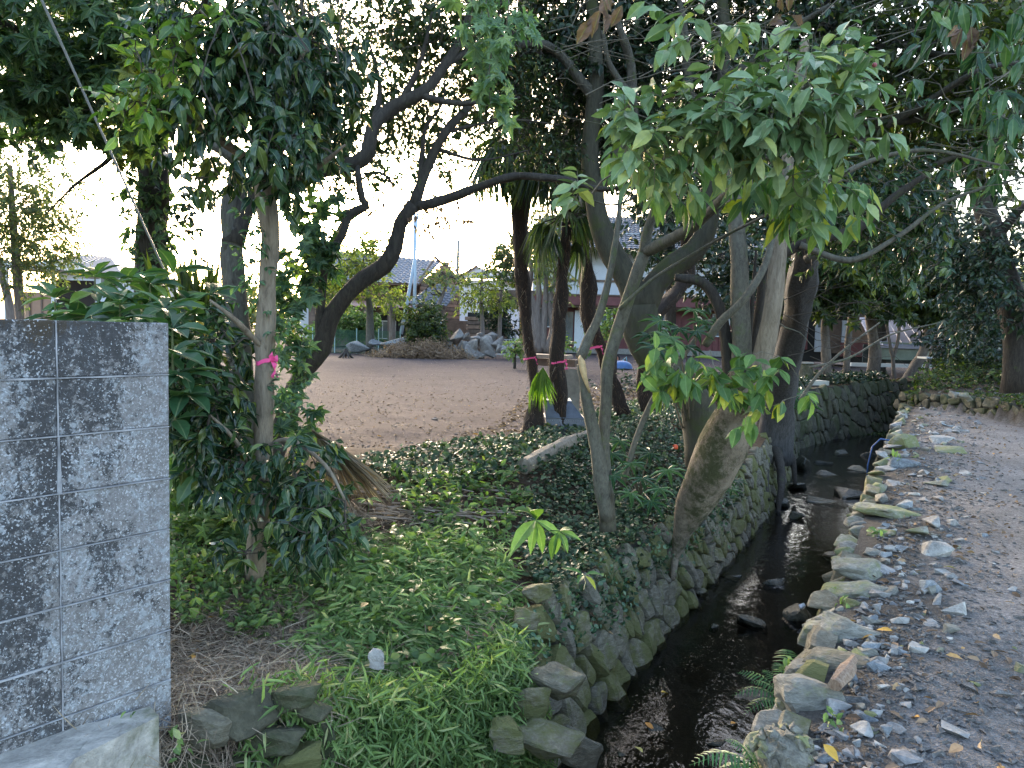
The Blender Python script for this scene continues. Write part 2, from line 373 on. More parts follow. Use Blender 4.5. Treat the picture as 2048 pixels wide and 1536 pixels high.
def twigs(C, skel, mb, r=.006, conn=1.0, maxlen=2.5):
    """connect cluster centres to the nearest limb or earlier cluster by thin crooked twigs; returns growth direction"""
    d0 = np.array([np.min(((skel-c)**2).sum(1)) for c in C]); order = np.argsort(d0); K = list(skel); D = np.zeros_like(C)
    Karr = np.zeros((len(skel)+len(C), 3)); Karr[:len(skel)] = skel; n = len(skel)
    for i in order:
        c = C[i]; dd = ((Karr[:n]-c)**2).sum(1); j = int(np.argmin(dd)); a = Karr[j]; L = math.sqrt(dd[j]); D[i] = c-a
        if L < maxlen and random.random() < conn:
            m = (a+c)/2+rng.normal(size=3)*L*.12+np.array([0, 0, L*.06]); rr = r*(1 if j >= len(skel) else 1.6)
            mb.tube([a, (a*.6+m*.4)+rng.normal(size=3)*L*.04, m, c], [rr, rr*.85, rr*.7, rr*.45], 3, random.random(), False)
        Karr[n] = c; n += 1
    return unit(D+rng.normal(size=C.shape)*.02)
def sprays(C, D, k, L, size, down=.35, flat=.8, svar=.3, up=1.0, mb=None, tr=.0025):
    """k leaves along a short shoot at each centre"""
    n = len(C); D = unit(D*.8+rng.normal(size=(n, 3))*.55+np.array([0, 0, -.15])); Ls = L*rng.uniform(.6, 1.3, n)
    if mb is not None:
        for i in range(n): mb.tube([C[i], C[i]+D[i]*Ls[i]*.5+np.array([0, 0, -.02*Ls[i]]), C[i]+D[i]*Ls[i]], [tr, tr*.8, tr*.5], 3, .5, False)
    u = (np.arange(k)+.5)/k; u = np.clip(u[None, :]+rng.normal(size=(n, k))*.06, 0, 1.05)
    P = C[:, None, :]+D[:, None, :]*(Ls[:, None]*u)[:, :, None]
    side = unit(np.cross(D, np.array([0, 0, 1.])+rng.normal(size=(n, 3))*.3)); sg = np.where(np.arange(k) % 2 == 0, 1., -1.)
    Y = D[:, None, :]*.55+side[:, None, :]*(sg[None, :, None]*flat)+rng.normal(size=(n, k, 3))*.35; Y[:, :, 2] -= down
    Nn = np.array([0, 0, up])+rng.normal(size=(n, k, 3))*.45+np.array([0, -.35, 0])
    return P.reshape(-1, 3), unit(Y.reshape(-1, 3)), unit(Nn.reshape(-1, 3)), size*rng.uniform(1-svar, 1+svar, n*k)

def limb(root, name, pts, radii, mat, n=10, wob=.12, seed=None, pxr=False):
    """pts (px, py, Y); radii in metres"""
    P = np.array([at(*p) for p in pts]); P, r = smoothpath(P, radii)
    V, f = tubearr(P, r, n, wob, seed if seed is not None else random.random()*50)
    mb = MB(); mb.add(V, f, 0.); o = mb.build(name, mat, root, smooth=True, world=True); return P
def crown(root, blobs, skel, mat, T, k, L, size, twm=None, tw=.005, conn=1., down=.35, parts=0, key=None, name='foliage', wid=1., flat=.8, shoots=True, maxlen=2.5, twname='twigs', svar=.3):
    C = blobpts(blobs); mb = MB(); D = twigs(C, skel, mb, tw, conn, maxlen)
    P, Yd, Nn, S = sprays(C, D, k, L, size, down, flat, svar, mb=mb if shoots else None, tr=tw*.4)
    if mb.n: mb.build(twname, twm or M_TWIG, root, 'stuff', world=True)
    if parts:
        vis = P[:, 1] > .5; rel = P-EYE; dep = rel @ fwd; sx = 1024+F*(rel @ rgt)/dep; sy = 768-F*(rel @ upv)/dep
        ok = (dep > .3) & (sx > 0) & (sx < 2048) & (sy > 0) & (sy < 1536); sc = np.where(ok, S/np.maximum(dep, .1), 0)
        idx = np.argsort(-sc)[:parts]; leafparts(T, key, P[idx], Yd[idx], Nn[idx], S[idx], mat, root)
        m = np.ones(len(P), bool); m[idx] = False; P, Yd, Nn, S = P[m], Yd[m], Nn[m], S[m]
    scatter(name, T, P, Yd, Nn, S, mat, root, 'stuff', wid=wid)

# ------------------------------------------------------------------ rocks
def rockmesh(seed, sub=1, planes=9, rough=.06, smooth=False):
    # an angular block: the hull of a few random points, its edges worn, and for the large ones a broken surface
    bm = bmesh.new(); rs = random.Random(seed)
    for _ in range(planes+(4 if sub > 1 else 0)):
        v = Vector((rs.gauss(0, 1), rs.gauss(0, 1), rs.gauss(0, 1))).normalized()*rs.uniform(.75, 1.05); bm.verts.new((max(-.85, min(.85, v.x)), max(-.85, min(.85, v.y)), max(-.7, min(.7, v.z))))
    r_ = bmesh.ops.convex_hull(bm, input=bm.verts); bmesh.ops.delete(bm, geom=list({g_ for g_ in r_['geom_interior']+r_['geom_unused'] if isinstance(g_, bmesh.types.BMVert) and g_.is_valid}), context='VERTS')
    bmesh.ops.dissolve_limit(bm, angle_limit=R(14), verts=bm.verts, edges=bm.edges)
    if sub > 0: bmesh.ops.bevel(bm, geom=list(bm.edges), offset=.07, segments=1, affect='EDGES')
    bmesh.ops.triangulate(bm, faces=bm.faces)
    if sub > 1:
        bmesh.ops.subdivide_edges(bm, edges=[e for e in bm.edges if e.calc_length() > .2], cuts=2, use_grid_fill=True); bmesh.ops.triangulate(bm, faces=bm.faces)
        for v in bm.verts: v.co *= 1+noise.noise(v.co*2.3+Vector((seed*3.1, 0, 0)))*.16+noise.noise(v.co*6+Vector((seed*1.7, 0, 0)))*.05
    me = bpy.data.meshes.new('rock'); bm.to_mesh(me); bm.free()
    me.polygons.foreach_set('use_smooth', [smooth]*len(me.polygons)); return me
_rk = {}
def rock(name, loc, dims, mat, parent=None, rot=None, v=None, sub=1, world=True):
    v = random.randrange(8) if v is None else v; key = (v, sub, mat.name)
    if key not in _rk: me = rockmesh(v*7+sub, sub, smooth=False); me.materials.append(mat); _rk[key] = me
    o = bpy.data.objects.new(name, _rk[key]); COL.objects.link(o); o.location = tuple(float(q) for q in loc); o.scale = tuple(float(q)/1.65 for q in dims)
    o.rotation_euler = rot if rot is not None else (random.uniform(-.25, .25), random.uniform(-.25, .25), random.uniform(0, 6.3))
    if parent is not None: o.parent = parent
    return o
def voronoi_stones(root, W, a0, a1, H, size_a, size_b, mat, depth=.07, kind=None, name='stone', maxa=None, jitter=.8, gap=.017, skew=0.):
    """fitted masonry on surface W(a, b): Voronoi cells cut out of the strip, each a block with its own bevelled, uneven face"""
    na = int((a1-a0)/size_a); nb = max(2, int(round(H/size_b))); S = []
    for i in range(-1, na+2):
        for j in range(-1, nb+2):
            S.append((a0+(i+.5+(j % 2)*.5+random.uniform(-.5, .5)*jitter)*(a1-a0)/na, (j+.5+random.uniform(-.5, .5)*jitter)*H/nb))
    S = np.array(S); asp = size_b/size_a; inside = [(x, y) for x, y in S if a0 <= x <= a1 and 0 <= y <= H]; joined = MB(); cnt = 0
    for (cx, cy) in inside:
        d = np.array([(S[:, 0]-cx)*asp, S[:, 1]-cy]).T; dist = np.hypot(d[:, 0], d[:, 1]); nb_ = np.argsort(dist)[1:15]
        poly = [np.array(q) for q in ((-9, -9), (9, -9), (9, 9), (-9, 9))]
        for k in nb_:
            n_ = d[k]/dist[k]; off = dist[k]/2-gap/2; new = []
            for p, q in zip(poly, poly[1:]+poly[:1]):
                ep, eq = p @ n_-off, q @ n_-off
                if ep <= 0: new.append(p)
                if ep*eq < 0: new.append(p+(q-p)*ep/(ep-eq))
            poly = new
            if len(poly) < 3: break
        if len(poly) < 3: continue
        # round corners and roughen
        poly = np.array(poly); ring = []
        for p, q in zip(poly, np.roll(poly, -1, axis=0)):
            ring.append(p*.8+q*.2); ring.append((p+q)/2); ring.append(p*.2+q*.8)
        ring = np.array(ring); c = ring.mean(0); n = len(ring); sd = random.random()*90
        ring = c+(ring-c)*(1+np.array([noise.noise(Vector((p[0]*9+sd, p[1]*9, 0)))*.13 for p in ring]))[:, None]
        pr = random.uniform(.4, 1.25)*depth; tilt = rng.normal(size=2)*.13
        V = []
        for sc_, dz in ((1, -.09), (1, pr*.35), (.92, pr*.85), (.6, pr*1.0)):
            for p in ring:
                q = c+(p-c)*sc_; h = dz+(((q-c) @ tilt)+noise.noise(Vector((q[0]*7+sd, q[1]*7, 3)))*.03 if dz > 0 else 0)
                aa = cx+q[0]/asp; V.append(W(aa, cy+q[1]) + (h,))
        V.append(W(cx+c[0]/asp, cy+c[1]) + (pr*1.02+noise.noise(Vector((sd, 2, 3)))*.02,))
        P = np.array([np.array(v[0])+np.array(v[1])*v[2] for v in V]); f = []
        for r_ in range(3):
            for i in range(n): k = (i+1) % n; f.append((r_*n+i, r_*n+k, (r_+1)*n+k, (r_+1)*n+i))
        for i in range(n): f.append((3*n+i, 3*n+(i+1) % n, 4*n))
        big = maxa is None or cx < maxa
        if kind is None and big and cnt < 300:
            mb = MB(); mb.add(P, f, random.random()); mb.build(name, mat, root, world=True); cnt += 1
        else: joined.add(P, f, random.random())
    if joined.n: joined.build('far_stones' if kind is None else name, mat, root, 'stuff', world=True)

# ------------------------------------------------------------------ the ground, creek, road
def grid(name, xs, ys, fn, mat, kind='structure', attrs=None):
    X, Y = np.meshgrid(xs, ys, indexing='ij'); V = fn(X, Y); n, m = X.shape
    i = np.arange(n-1)[:, None]*m+np.arange(m-1)[None, :]; q = np.stack([i, i+m, i+m+1, i+1], -1).reshape(-1, 4)
    me = npmesh(name, V.reshape(-1, 3), q.ravel(), np.full(len(q), 4), attrs(V.reshape(-1, 3)) if attrs else None, True)
    return link(name, me, mat, None, kind)
def groundmat():
    m = NT('earth'); g = m.geo(); n1 = m.noise(1.2, 6, .65, g); n2 = m.noise(14, 6, .7, g); n3 = m.noise(70, 4, .75, g)
    mp = m.n('Mapping'); mp.inputs['Scale'].default_value = (.1, 1.0, 1); mp.inputs['Rotation'].default_value = (0, 0, .12); m.l(g, mp.inputs[0]); n4 = m.noise(4.2, 6, .75, mp.outputs[0])
    dirt = m.ramp(n2, [(.25, (.033, .0255, .027)), (.5, (.08, .064, .067)), (.75, (.15, .125, .13))])
    dirt = m.mix(.6, dirt, m.ramp(n4, [(.35, (.55, .54, .54)), (.65, (1.4, 1.38, 1.37))]), 'MULTIPLY')
    dirt = m.mix(.5, dirt, m.ramp(n1, [(.35, (.75, .74, .74)), (.65, (1.2, 1.2, 1.2))]), 'MULTIPLY')
    dirt = m.mix(m.ramp(n3, [(.62, 0.), (.72, .7)]), dirt, (.07, .05, .04))
    bank = m.ramp(n2, [(.3, (.03, .022, .016)), (.55, (.075, .055, .04)), (.8, (.14, .11, .085))])
    b = m.n('Attribute', attribute_name='bank').outputs['Fac']
    m.col(m.mix(b, dirt, bank)); m.rough(.95); m.b.inputs['Specular IOR Level'].default_value = .08; m.bump(m.math('ADD', m.math('ADD', n2, m.math('MULTIPLY', n4, 1.2)), m.math('MULTIPLY', n3, .5)), .022, .8); return m.m
M_EARTH = groundmat()
def leftfn(D, T):
    top = tab(STOP, T); x, y = xy(top-D, T); s_, t_ = st(x, y)
    z = gz(x, y); z = np.where(D <= 0, tab(ZTOP, T), z); return np.stack([x, y, z], -1)
dd = np.concatenate([[0, .04, .1], np.arange(.2, 3, .1), np.arange(3, 9, .35), np.geomspace(9, 900, 24)])
tt = np.concatenate([np.arange(-8, 1, .8), np.arange(1, 9, .11), np.arange(9, 24, .3), np.geomspace(24, 900, 30)])
def bankattr(V):
    s_, t_ = st(V[:, 0], V[:, 1]); d = tab(STOP, t_)-s_
    e = .82*(V[:, 1]-7.3-.5*nz(V[:, 0], V[:, 1], .7)); far = sm(e/1.1)          # the cleared lot starts some 7.5 m out
    rb = sm((d-1.2-.5*nz(V[:, 0], V[:, 1], .5))/.9)
    return {'bank': 1-np.minimum(far, rb)}
grid('ground', dd, tt, leftfn, M_EARTH, attrs=bankattr)
# gravel road
m = NT('road gravel'); g = m.geo(); n1 = m.noise(1.1, 5, .6, g); n2 = m.noise(26, 6, .75, g); v = m.n('TexVoronoi'); v.inputs['Scale'].default_value = 95; m.l(g, v.inputs['Vector'])
c = m.ramp(n2, [(.25, (.1, .095, .094)), (.5, (.19, .182, .18)), (.72, (.32, .31, .307))])
c = m.mix(.7, c, m.ramp(n1, [(.35, (.7, .68, .68)), (.65, (1.25, 1.22, 1.22))]), 'MULTIPLY')
c = m.mix(.35, c, m.ramp(v.outputs['Color'], [(.2, (.5, .5, .5)), (.8, (1.6, 1.6, 1.65))]), 'MULTIPLY')
lb = m.n('Attribute', attribute_name='bank').outputs['Fac']; c = m.mix(lb, c, m.ramp(n2, [(.3, (.04, .034, .028)), (.6, (.09, .075, .06)), (.8, (.15, .125, .1))]))
m.col(c); m.rough(.92); m.b.inputs['Specular IOR Level'].default_value = .2; m.bump(m.math('ADD', n2, m.math('MULTIPLY', v.outputs['Distance'], .6)), .02, .9); M_ROAD = m.m
def rightfn(D, T):
    x, y = xy(tab(SR, T)+D, T); z = gz(x, y); return np.stack([x, y, z], -1)
def roadattr(V):
    s_, t_ = st(V[:, 0], V[:, 1]); d = s_-tab(SR, t_)
    a = sm((.55+.25*nz(V[:, 0], V[:, 1], 1.6)-d)/.3)*.8; b = sm((V[:, 0]-9.2)/.2)*sm((V[:, 1]-11)/1); c_ = sm((t_-20.3)/1.2)
    return {'bank': np.maximum(np.maximum(a, b), c_)}
dr = np.concatenate([[0, .05], np.arange(.1, 2, .1), np.arange(2, 14, .22), np.geomspace(14, 900, 26)])
grid('road', dr, np.concatenate([np.arange(-8, 1, .8), np.arange(1, 9, .13), np.arange(9, 30, .25), np.geomspace(30, 900, 24)]), rightfn, M_ROAD, attrs=roadattr)
# soil behind the creek walls and the bed
def soilL(A, T):
    s_ = tab(STOP, T)*(1-A)+(tab(SFT, T)+.02)*A-.05*np.sin(A*math.pi); z = tab(ZTOP, T)*(1-A)+(-1.15)*A; x, y = xy(s_, T); return np.stack([x, y, z], -1)
def soilR(A, T):
    s_ = (tab(SR, T))*(1-A)+(tab(SR, T)-.16)*A; z = -.05*(1-A)-1.15*A; x, y = xy(s_, T)
    z = np.where(A == 0, gz(x+.001, y), z); return np.stack([x, y, z], -1)
tw_ = np.concatenate([np.arange(-8, 30, .4), np.geomspace(30, 60, 6)])
o = grid('left_bank_soil', np.linspace(0, 1, 5), tw_, soilL, M_SOIL); o = grid('right_bank_soil', np.linspace(0, 1, 3), tw_, soilR, M_SOIL)
M_BED = simple('creek bed', (.025, .022, .018), .6, .5, 9, .03)
def bedfn(A, T):
    s_ = (tab(SFT, T)-.2)*(1-A)+(tab(SR, T)+.1)*A; x, y = xy(s_, T); return np.stack([x, y, -1.06-.05*np.abs(nz(x, y, 2.2))+.0*A], -1)
grid('creek_bed', np.linspace(0, 1, 14), tw_, bedfn, M_BED)
m = NT('dark water'); g = m.geo(); m.t.nodes.remove(m.b)
tr = m.n('BsdfTransparent'); tr.inputs[0].default_value = (.55, .5, .4, 1); gl = m.n('BsdfGlossy'); gl.inputs['Roughness'].default_value = .03
gl.inputs[0].default_value = (.9, .93, 1, 1)
fr = m.n('Fresnel'); fr.inputs[0].default_value = 1.33; mx = m.n('MixShader')
mp = m.n('Mapping'); mp.inputs['Rotation'].default_value = (0, 0, R(-29)); mp.inputs['Scale'].default_value = (1, .55, 1); m.l(g, mp.inputs[0])
bp = m.n('Bump'); bp.inputs['Distance'].default_value = .012; bp.inputs['Strength'].default_value = .5
m.l(m.math('ADD', m.noise(9, 3, .5, mp.outputs[0]), m.math('MULTIPLY', m.noise(34, 2, .5, mp.outputs[0]), .25)), bp.inputs['Height'])
m.l(bp.outputs[0], gl.inputs['Normal']); m.l(bp.outputs[0], fr.inputs['Normal'])
m.l(fr.outputs[0], mx.inputs[0]); m.l(tr.outputs[0], mx.inputs[1]); m.l(gl.outputs[0], mx.inputs[2]); m.l(mx.outputs[0], m.out.inputs[0]); M_WATER = m.m
def watfn(A, T):
    s_ = (tab(SFT, T)-.1)*(1-A)+(tab(SR, T)-.05)*A; x, y = xy(s_, T); return np.stack([x, y, WATER+0*A], -1)
grid('creek_water', np.linspace(0, 1, 3), tw_, watfn, M_WATER)
# left creek wall
def WL(a, b):
    v_ = b/.95; v_ = min(max(v_, -.1), 1.12); zt = float(tab(ZTOP, a)); st_, sf = float(tab(STOP, a)), float(tab(SFT, a)); zf = -1.08
    s_ = sf+(st_-sf)*v_; z = zf+(zt-zf)*v_; x, y = xy(s_, a)
    e = .05; x2, y2 = xy(float(tab(SFT, a+e))+(float(tab(STOP, a+e))-float(tab(SFT, a+e)))*v_, a+e)
    ta = np.array([x2-x, y2-y, 0]); ta /= np.linalg.norm(ta); x3, y3 = xy(st_, a); x4, y4 = xy(sf, a); tb = np.array([x3-x4, y3-y4, zt-zf]); n_ = np.cross(ta, tb); n_ /= np.linalg.norm(n_)
    if n_[0]*UY-n_[1]*UX < 0: n_ = -n_
    return (np.array([x, y, z]), n_)
lw = thing('creek_retaining_wall', 'mossy dry stone wall along the far bank of the creek, under the leaning trunk', 'wall', (*xy(-2, 4), -1))
voronoi_stones(lw, WL, 1.4, 7.2, .97, .2, .26, S_WALL, .07)
lw2 = thing('creek_retaining_wall', 'dark stone wall of the creek where it bends, below the small trees', 'wall', (*xy(-2, 12), -1))
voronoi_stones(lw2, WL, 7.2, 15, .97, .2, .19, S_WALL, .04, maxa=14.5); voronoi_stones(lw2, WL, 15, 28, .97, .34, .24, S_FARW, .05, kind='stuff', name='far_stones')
def WR(a, b):
    v_ = min(max(b/.95, -.1), 1.1); sr = float(tab(SR, a)); s_ = sr-.2+.17*v_; z = -1.08+1.03*v_; x, y = xy(s_, a); return (np.array([x, y, z]), np.array([-UY*.98, UX*.98, .17]))
rw = thing('roadside_retaining_wall', 'stone wall holding up the gravel road, with pale mossy coping stones', 'wall', (*xy(-.6, 4), -1))
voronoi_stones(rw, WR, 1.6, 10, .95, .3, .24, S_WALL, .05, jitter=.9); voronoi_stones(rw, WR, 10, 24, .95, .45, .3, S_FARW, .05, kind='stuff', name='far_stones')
# ------------------------------------------------------------------ block wall
def blockmat():
    m = NT('weathered concrete block'); g = m.geo(); r = m.rnd()
    n1 = m.noise(7, 8, .75, g, .5); n2 = m.noise(55, 5, .8, g); n3 = m.noise(2.3, 5, .65, g); n4 = m.noise(120, 3, .7, g)
    c = m.ramp(n2, [(.3, (.14, .135, .135)), (.5, (.25, .24, .245)), (.7, (.37, .36, .38))])
    c = m.mix(.5, c, m.ramp(r, [(0, (.85, .83, .82)), (1, (1.12, 1.12, 1.15))]), 'MULTIPLY')
    # pale blue-grey lichen film and black algae in blotches
    c = m.mix(m.ramp(m.math('ADD', m.math('MULTIPLY', n1, .6), m.math('MULTIPLY', m.noise(42, 6, .8, g, .6), .9)), [(.76, 0.), (.82, .8)]), c, (.4, .43, .48))
    mp = m.n('Mapping'); mp.inputs['Scale'].default_value = (1, 1, .45); mp.inputs['Location'].default_value = (4, 2, 7); m.l(g, mp.inputs[0])
    al = m.math('ADD', m.math('MULTIPLY', m.noise(3.1, 6, .7, mp.outputs[0], .4), .75), m.math('ADD', m.math('MULTIPLY', m.noise(48, 6, .8, g, .5), .75), m.math('MULTIPLY', m.noise(14, 6, .8, g), .5)))
    sx = m.n('SeparateXYZ'); m.l(g, sx.inputs[0]); lf = m.math('MULTIPLY', m.math('SUBTRACT', -1.4, sx.outputs[0]), .55)
    al = m.math('ADD', m.math('ADD', al, m.math('MINIMUM', lf, .1)), m.math('MULTIPLY', m.math('MAXIMUM', m.math('SUBTRACT', sx.outputs[2], 1.26), 0.), .5))
    c = m.mix(m.ramp(m.math('MULTIPLY', al, .5), [(.53, 0.), (.565, .85)]), c, (.035, .035, .04))
    # brown moss patch under the coping corner
    hb = m.math('MULTIPLY', m.math('SUBTRACT', sx.outputs[2], 1.32), 1.7)
    br = m.math('ADD', m.math('ADD', m.noise(6.5, 6, .75, mp.outputs[0]), m.math('MULTIPLY', n4, .25)), m.math('MAXIMUM', hb, -.25))
    c = m.mix(m.ramp(br, [(.86, 0.), (.98, .85)]), c, (.075, .055, .035))
    sp = m.noise(130, 2, .5, g); c = m.mix(m.ramp(m.math('ADD', sp, m.math('MULTIPLY', n3, .25)), [(.735, 0.), (.775, .85)]), c, (.6, .61, .67))
    m.col(c); m.rough(.92); m.bump(m.math('ADD', n2, m.math('MULTIPLY', n4, .6)), .006, .9); return m.m
M_BLOCK = blockmat(); M_MORT = simple('pale mortar', (.34, .34, .37), .9, .62, 7, .01)
dW = np.array([.607, .794]); nW = np.array([.794, -.607]); P0 = np.array([-1.312, 2.93])
bw = thing('concrete_block_wall', 'weathered grey concrete block wall with black algae and pale joints, end at the bamboo grass', 'wall', (P0[0], P0[1], 0))
inv = Matrix.Translation(-Vector(bw.location))
ang = math.atan2(dW[1], dW[0])
def block_mesh(L, H, D, seed):
    bm = bmesh.new(); bmesh.ops.create_cube(bm, size=1)
    for v in bm.verts: v.co = Vector((v.co.x*L, v.co.y*D, v.co.z*H))
    bmesh.ops.bevel(bm, geom=list(bm.edges), offset=.004, segments=1, affect='EDGES'); me = bpy.data.meshes.new('block'); bm.to_mesh(me); bm.free(); me.materials.append(M_BLOCK); return me
full = block_mesh(.392, .194, .12, 1)
for r_ in range(8):
    for c_ in range(9):
        u = .196+c_*.4; z = 1.495-.097-r_*.2
        b = bpy.data.objects.new('block', full); COL.objects.link(b); b.parent = bw
        p = P0-dW*u-nW*(.06+random.uniform(-.001, .001)); b.location = (p[0]-P0[0], p[1]-P0[1], z); b.rotation_euler = (0, 0, ang)
# weathered joints: a ridge of mortar, standing proud where it was smeared
mb = MB(); Mz = np.array(Matrix.Rotation(ang, 3, 'Z'))
for r_ in range(7):
    z = 1.495-.197-r_*.2; uu = np.linspace(.002, 3.55, 90)
    for a, b in zip(uu, uu[1:]):
        k = (a+b)/2; h = .003+.007*abs(noise.noise(Vector((k*3, r_*5, 0)))); pr = (.004+.006*noise.noise(Vector((k*2.1, r_*3.3, 1)))) if k < .4 else .003+.004*noise.noise(Vector((k*2, r_*9., 2)))
        p = P0-dW*k-nW*(.06-pr); mb.box((p[0], p[1], z+noise.noise(Vector((k*6, r_*2., 0)))*.001), (b-a+.001, .12, h), Mz, .3)
for c_ in range(1, 9):
    for r_ in range(8):
        for q in range(5):
            z = 1.495-r_*.2-.02-q*.04; k = c_*.4-.004+noise.noise(Vector((z*9, c_*3., 0)))*.002; w_ = .005
            if c_ == 1 and r_ == 2: w_ = .006+.0022*q
            pr = .004 if (c_ == 1 and r_ == 2) else -.002+.003*noise.noise(Vector((z*5, c_*2., 4)))
            p = P0-dW*k-nW*(.06-pr); mb.box((p[0], p[1], z), (w_, .12, .0405), Mz, .3)
mb.build('mortar', M_MORT, bw, world=True)
# footing, a pale slab of concrete in front
ft = MB(); pts = [on(-60, 1700, .0), on(-120, 1520, .0), on(200, 1468, .0), on(300, 1436, 0.), on(318, 1470, -.02), on(150, 1560, -.02), on(60, 1700, -.03)]
tp = np.array([[p[0], p[1], .045+.01*random.random()] for p in pts]); bt = tp.copy(); bt[:, 2] = -.15; n = len(pts)
ft.add(np.vstack([tp, bt]), [tuple(range(n))]+[(i, (i+1) % n, n+(i+1) % n, n+i) for i in range(n)])
tag(ft.build('concrete_footing', stonemat('pale footing concrete', (.4, .38, .37), (.62, .58, .56), .1, scale=6)), 'pale rough concrete footing at the foot of the block wall', 'footing')

# ------------------------------------------------------------------ trees
def base(px, Y): p = at(px, 700, Y); return (p[0], p[1], float(gz(p[0], p[1])))
def T3(name, label, cat, px, Y, group=None): return thing(name, label, cat, base(px, Y), 0, group)
# A: ivy-clad dark trunk
t = T3('ivy_clad_tree', 'thick dark ivy-wrapped tree standing behind the block wall', 'tree', 300, 9)
sk = [limb(t, 'trunk', [(298, 905, 9), (296, 800, 9), (298, 600, 9), (302, 450, 9), (308, 300, 9), (315, 150, 9), (330, -60, 9), (340, -260, 9)], [.2, .19, .175, .17, .16, .15, .12, .08], B_DARK, 14, .18)]
sk.append(limb(t, 'limb', [(306, 330, 9), (255, 290, 8.6), (205, 330, 8.2), (150, 370, 8), (90, 430, 8)], [.045, .035, .022, .014, .006], B_DARK, 6))
sk.append(limb(t, 'limb', [(308, 260, 9), (240, 190, 8.3), (150, 120, 7.6), (40, 60, 7), (-80, 20, 6.6)], [.08, .06, .05, .035, .02], B_DARK, 8))
sk.append(limb(t, 'limb', [(312, 180, 9), (380, 60, 8.5), (450, -60, 8)], [.08, .06, .03], B_DARK, 8))
sk = np.concatenate(sk)
crown(t, [(130, 60, 6.6, 230, 130, 1.2, 170), (60, 190, 7, 150, 90, .9, 60), (230, 190, 7, 110, 90, .9, 45), (150, -150, 7, 350, 120, 1.6, 90), (60, 30, 8.4, 260, 150, 1, 60)], sk, M_LOBE, T_LOBE, 7, .22, .125, conn=.8, down=.55, wid=1.0)
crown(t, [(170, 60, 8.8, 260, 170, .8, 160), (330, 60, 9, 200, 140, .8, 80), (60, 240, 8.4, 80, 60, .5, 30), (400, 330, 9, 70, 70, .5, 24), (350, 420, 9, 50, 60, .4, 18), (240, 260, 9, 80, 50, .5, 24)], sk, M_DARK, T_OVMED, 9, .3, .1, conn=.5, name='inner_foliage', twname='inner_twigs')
iv = [(298, 560, 8.8, 45, 90, .2, 60), (285, 440, 8.8, 40, 90, .2, 45), (330, 400, 8.8, 30, 100, .2, 30), (262, 330, 8.6, 50, 70, .3, 34), (330, 620, 8.7, 40, 60, .2, 30)]
crown(t, iv, sk, M_LOBE, T_OVATE, 6, .13, .08, conn=.5, down=.6, name='ivy', twname='ivy_stems')
# young yellow-green maple leaves lit from behind
crown(t, [(255, 280, 8.2, 45, 45, .3, 30), (300, 150, 6.2, 50, 80, .3, 24)], sk, M_YG, T_LOBE, 5, .16, .1, conn=.6, name='young_foliage', twname='young_twigs')

# B: forked grey tree
t = T3('forked_tree', 'grey forked tree behind the pale trunk, its long limb sweeping up over the lot', 'tree', 478, 6.3)
sk = [limb(t, 'trunk', [(486, 965, 6.3), (480, 800, 6.3), (472, 620, 6.3), (464, 510, 6.3), (468, 455, 6.3)], [.13, .11, .095, .088, .06], B_GREY, 14, .14)]
sk.append(limb(t, 'limb', [(464, 500, 6.3), (458, 400, 6.3), (478, 345, 6.3), (462, 312, 6.2), (425, 290, 6.1), (385, 255, 6), (350, 180, 6)], [.075, .06, .05, .045, .035, .028, .018], B_GREY, 9))
sk.append(limb(t, 'limb', [(466, 490, 6.3), (495, 395, 6.4), (540, 368, 6.4), (600, 350, 6.5), (660, 335, 6.5), (708, 328, 6.5), (736, 305, 6.5), (745, 255, 6.5), (785, 215, 6.6), (845, 185, 6.6), (890, 130, 6.7), (925, 70, 6.8), (950, -20, 6.8)], [.09, .085, .08, .075, .065, .062, .065, .055, .058, .05, .042, .035, .028], B_DARK, 12, .14))
for q in ([(800, 208, 6.6), (830, 150, 6.6), (850, 90, 6.6), (865, 20, 6.6)], [(840, 190, 6.6), (900, 205, 6.5), (960, 205, 6.4), (1040, 195, 6.3)], [(715, 325, 6.5), (718, 360, 6.4), (725, 400, 6.4), (733, 412, 6.4), (700, 428, 6.4), (684, 470, 6.4), (655, 520, 6.4), (645, 580, 6.4)], [(745, 255, 6.5), (760, 180, 6.7), (740, 90, 6.8)], [(890, 130, 6.7), (960, 90, 6.9), (1050, 60, 7)]):
    sk.append(limb(t, 'limb', q, np.linspace(.032, .01, len(q)) if q[0][0] != 715 else [.02, .03, .03, .035, .035, .035, .03, .03], B_DARK, 7))
sk = np.concatenate(sk)
crown(t, [(760, 90, 7.2, 260, 130, 1, 420), (650, 210, 7, 90, 90, .7, 90), (900, 60, 7.4, 160, 90, .9, 230), (690, 340, 7, 60, 40, .4, 22), (750, -150, 7.2, 350, 120, 1.4, 160), (620, 60, 7.5, 130, 120, .7, 110), (640, 280, 7.2, 100, 60, .4, 90), (800, 250, 7.4, 110, 50, .5, 60)], sk, M_SMALL, T_SM, 14, .26, .062, conn=.8, tw=.005)
crown(t, [(640, 470, 6.3, 55, 90, .3, 28), (640, 330, 6.2, 50, 50, .3, 12), (600, 560, 6.3, 40, 80, .3, 24), (578, 690, 6.2, 26, 110, .2, 20), (585, 850, 5.6, 36, 60, .3, 14)], sk, M_LOBE, T_LOBE, 5, .14, .1, conn=.7, name='vine', twname='vine_stems')

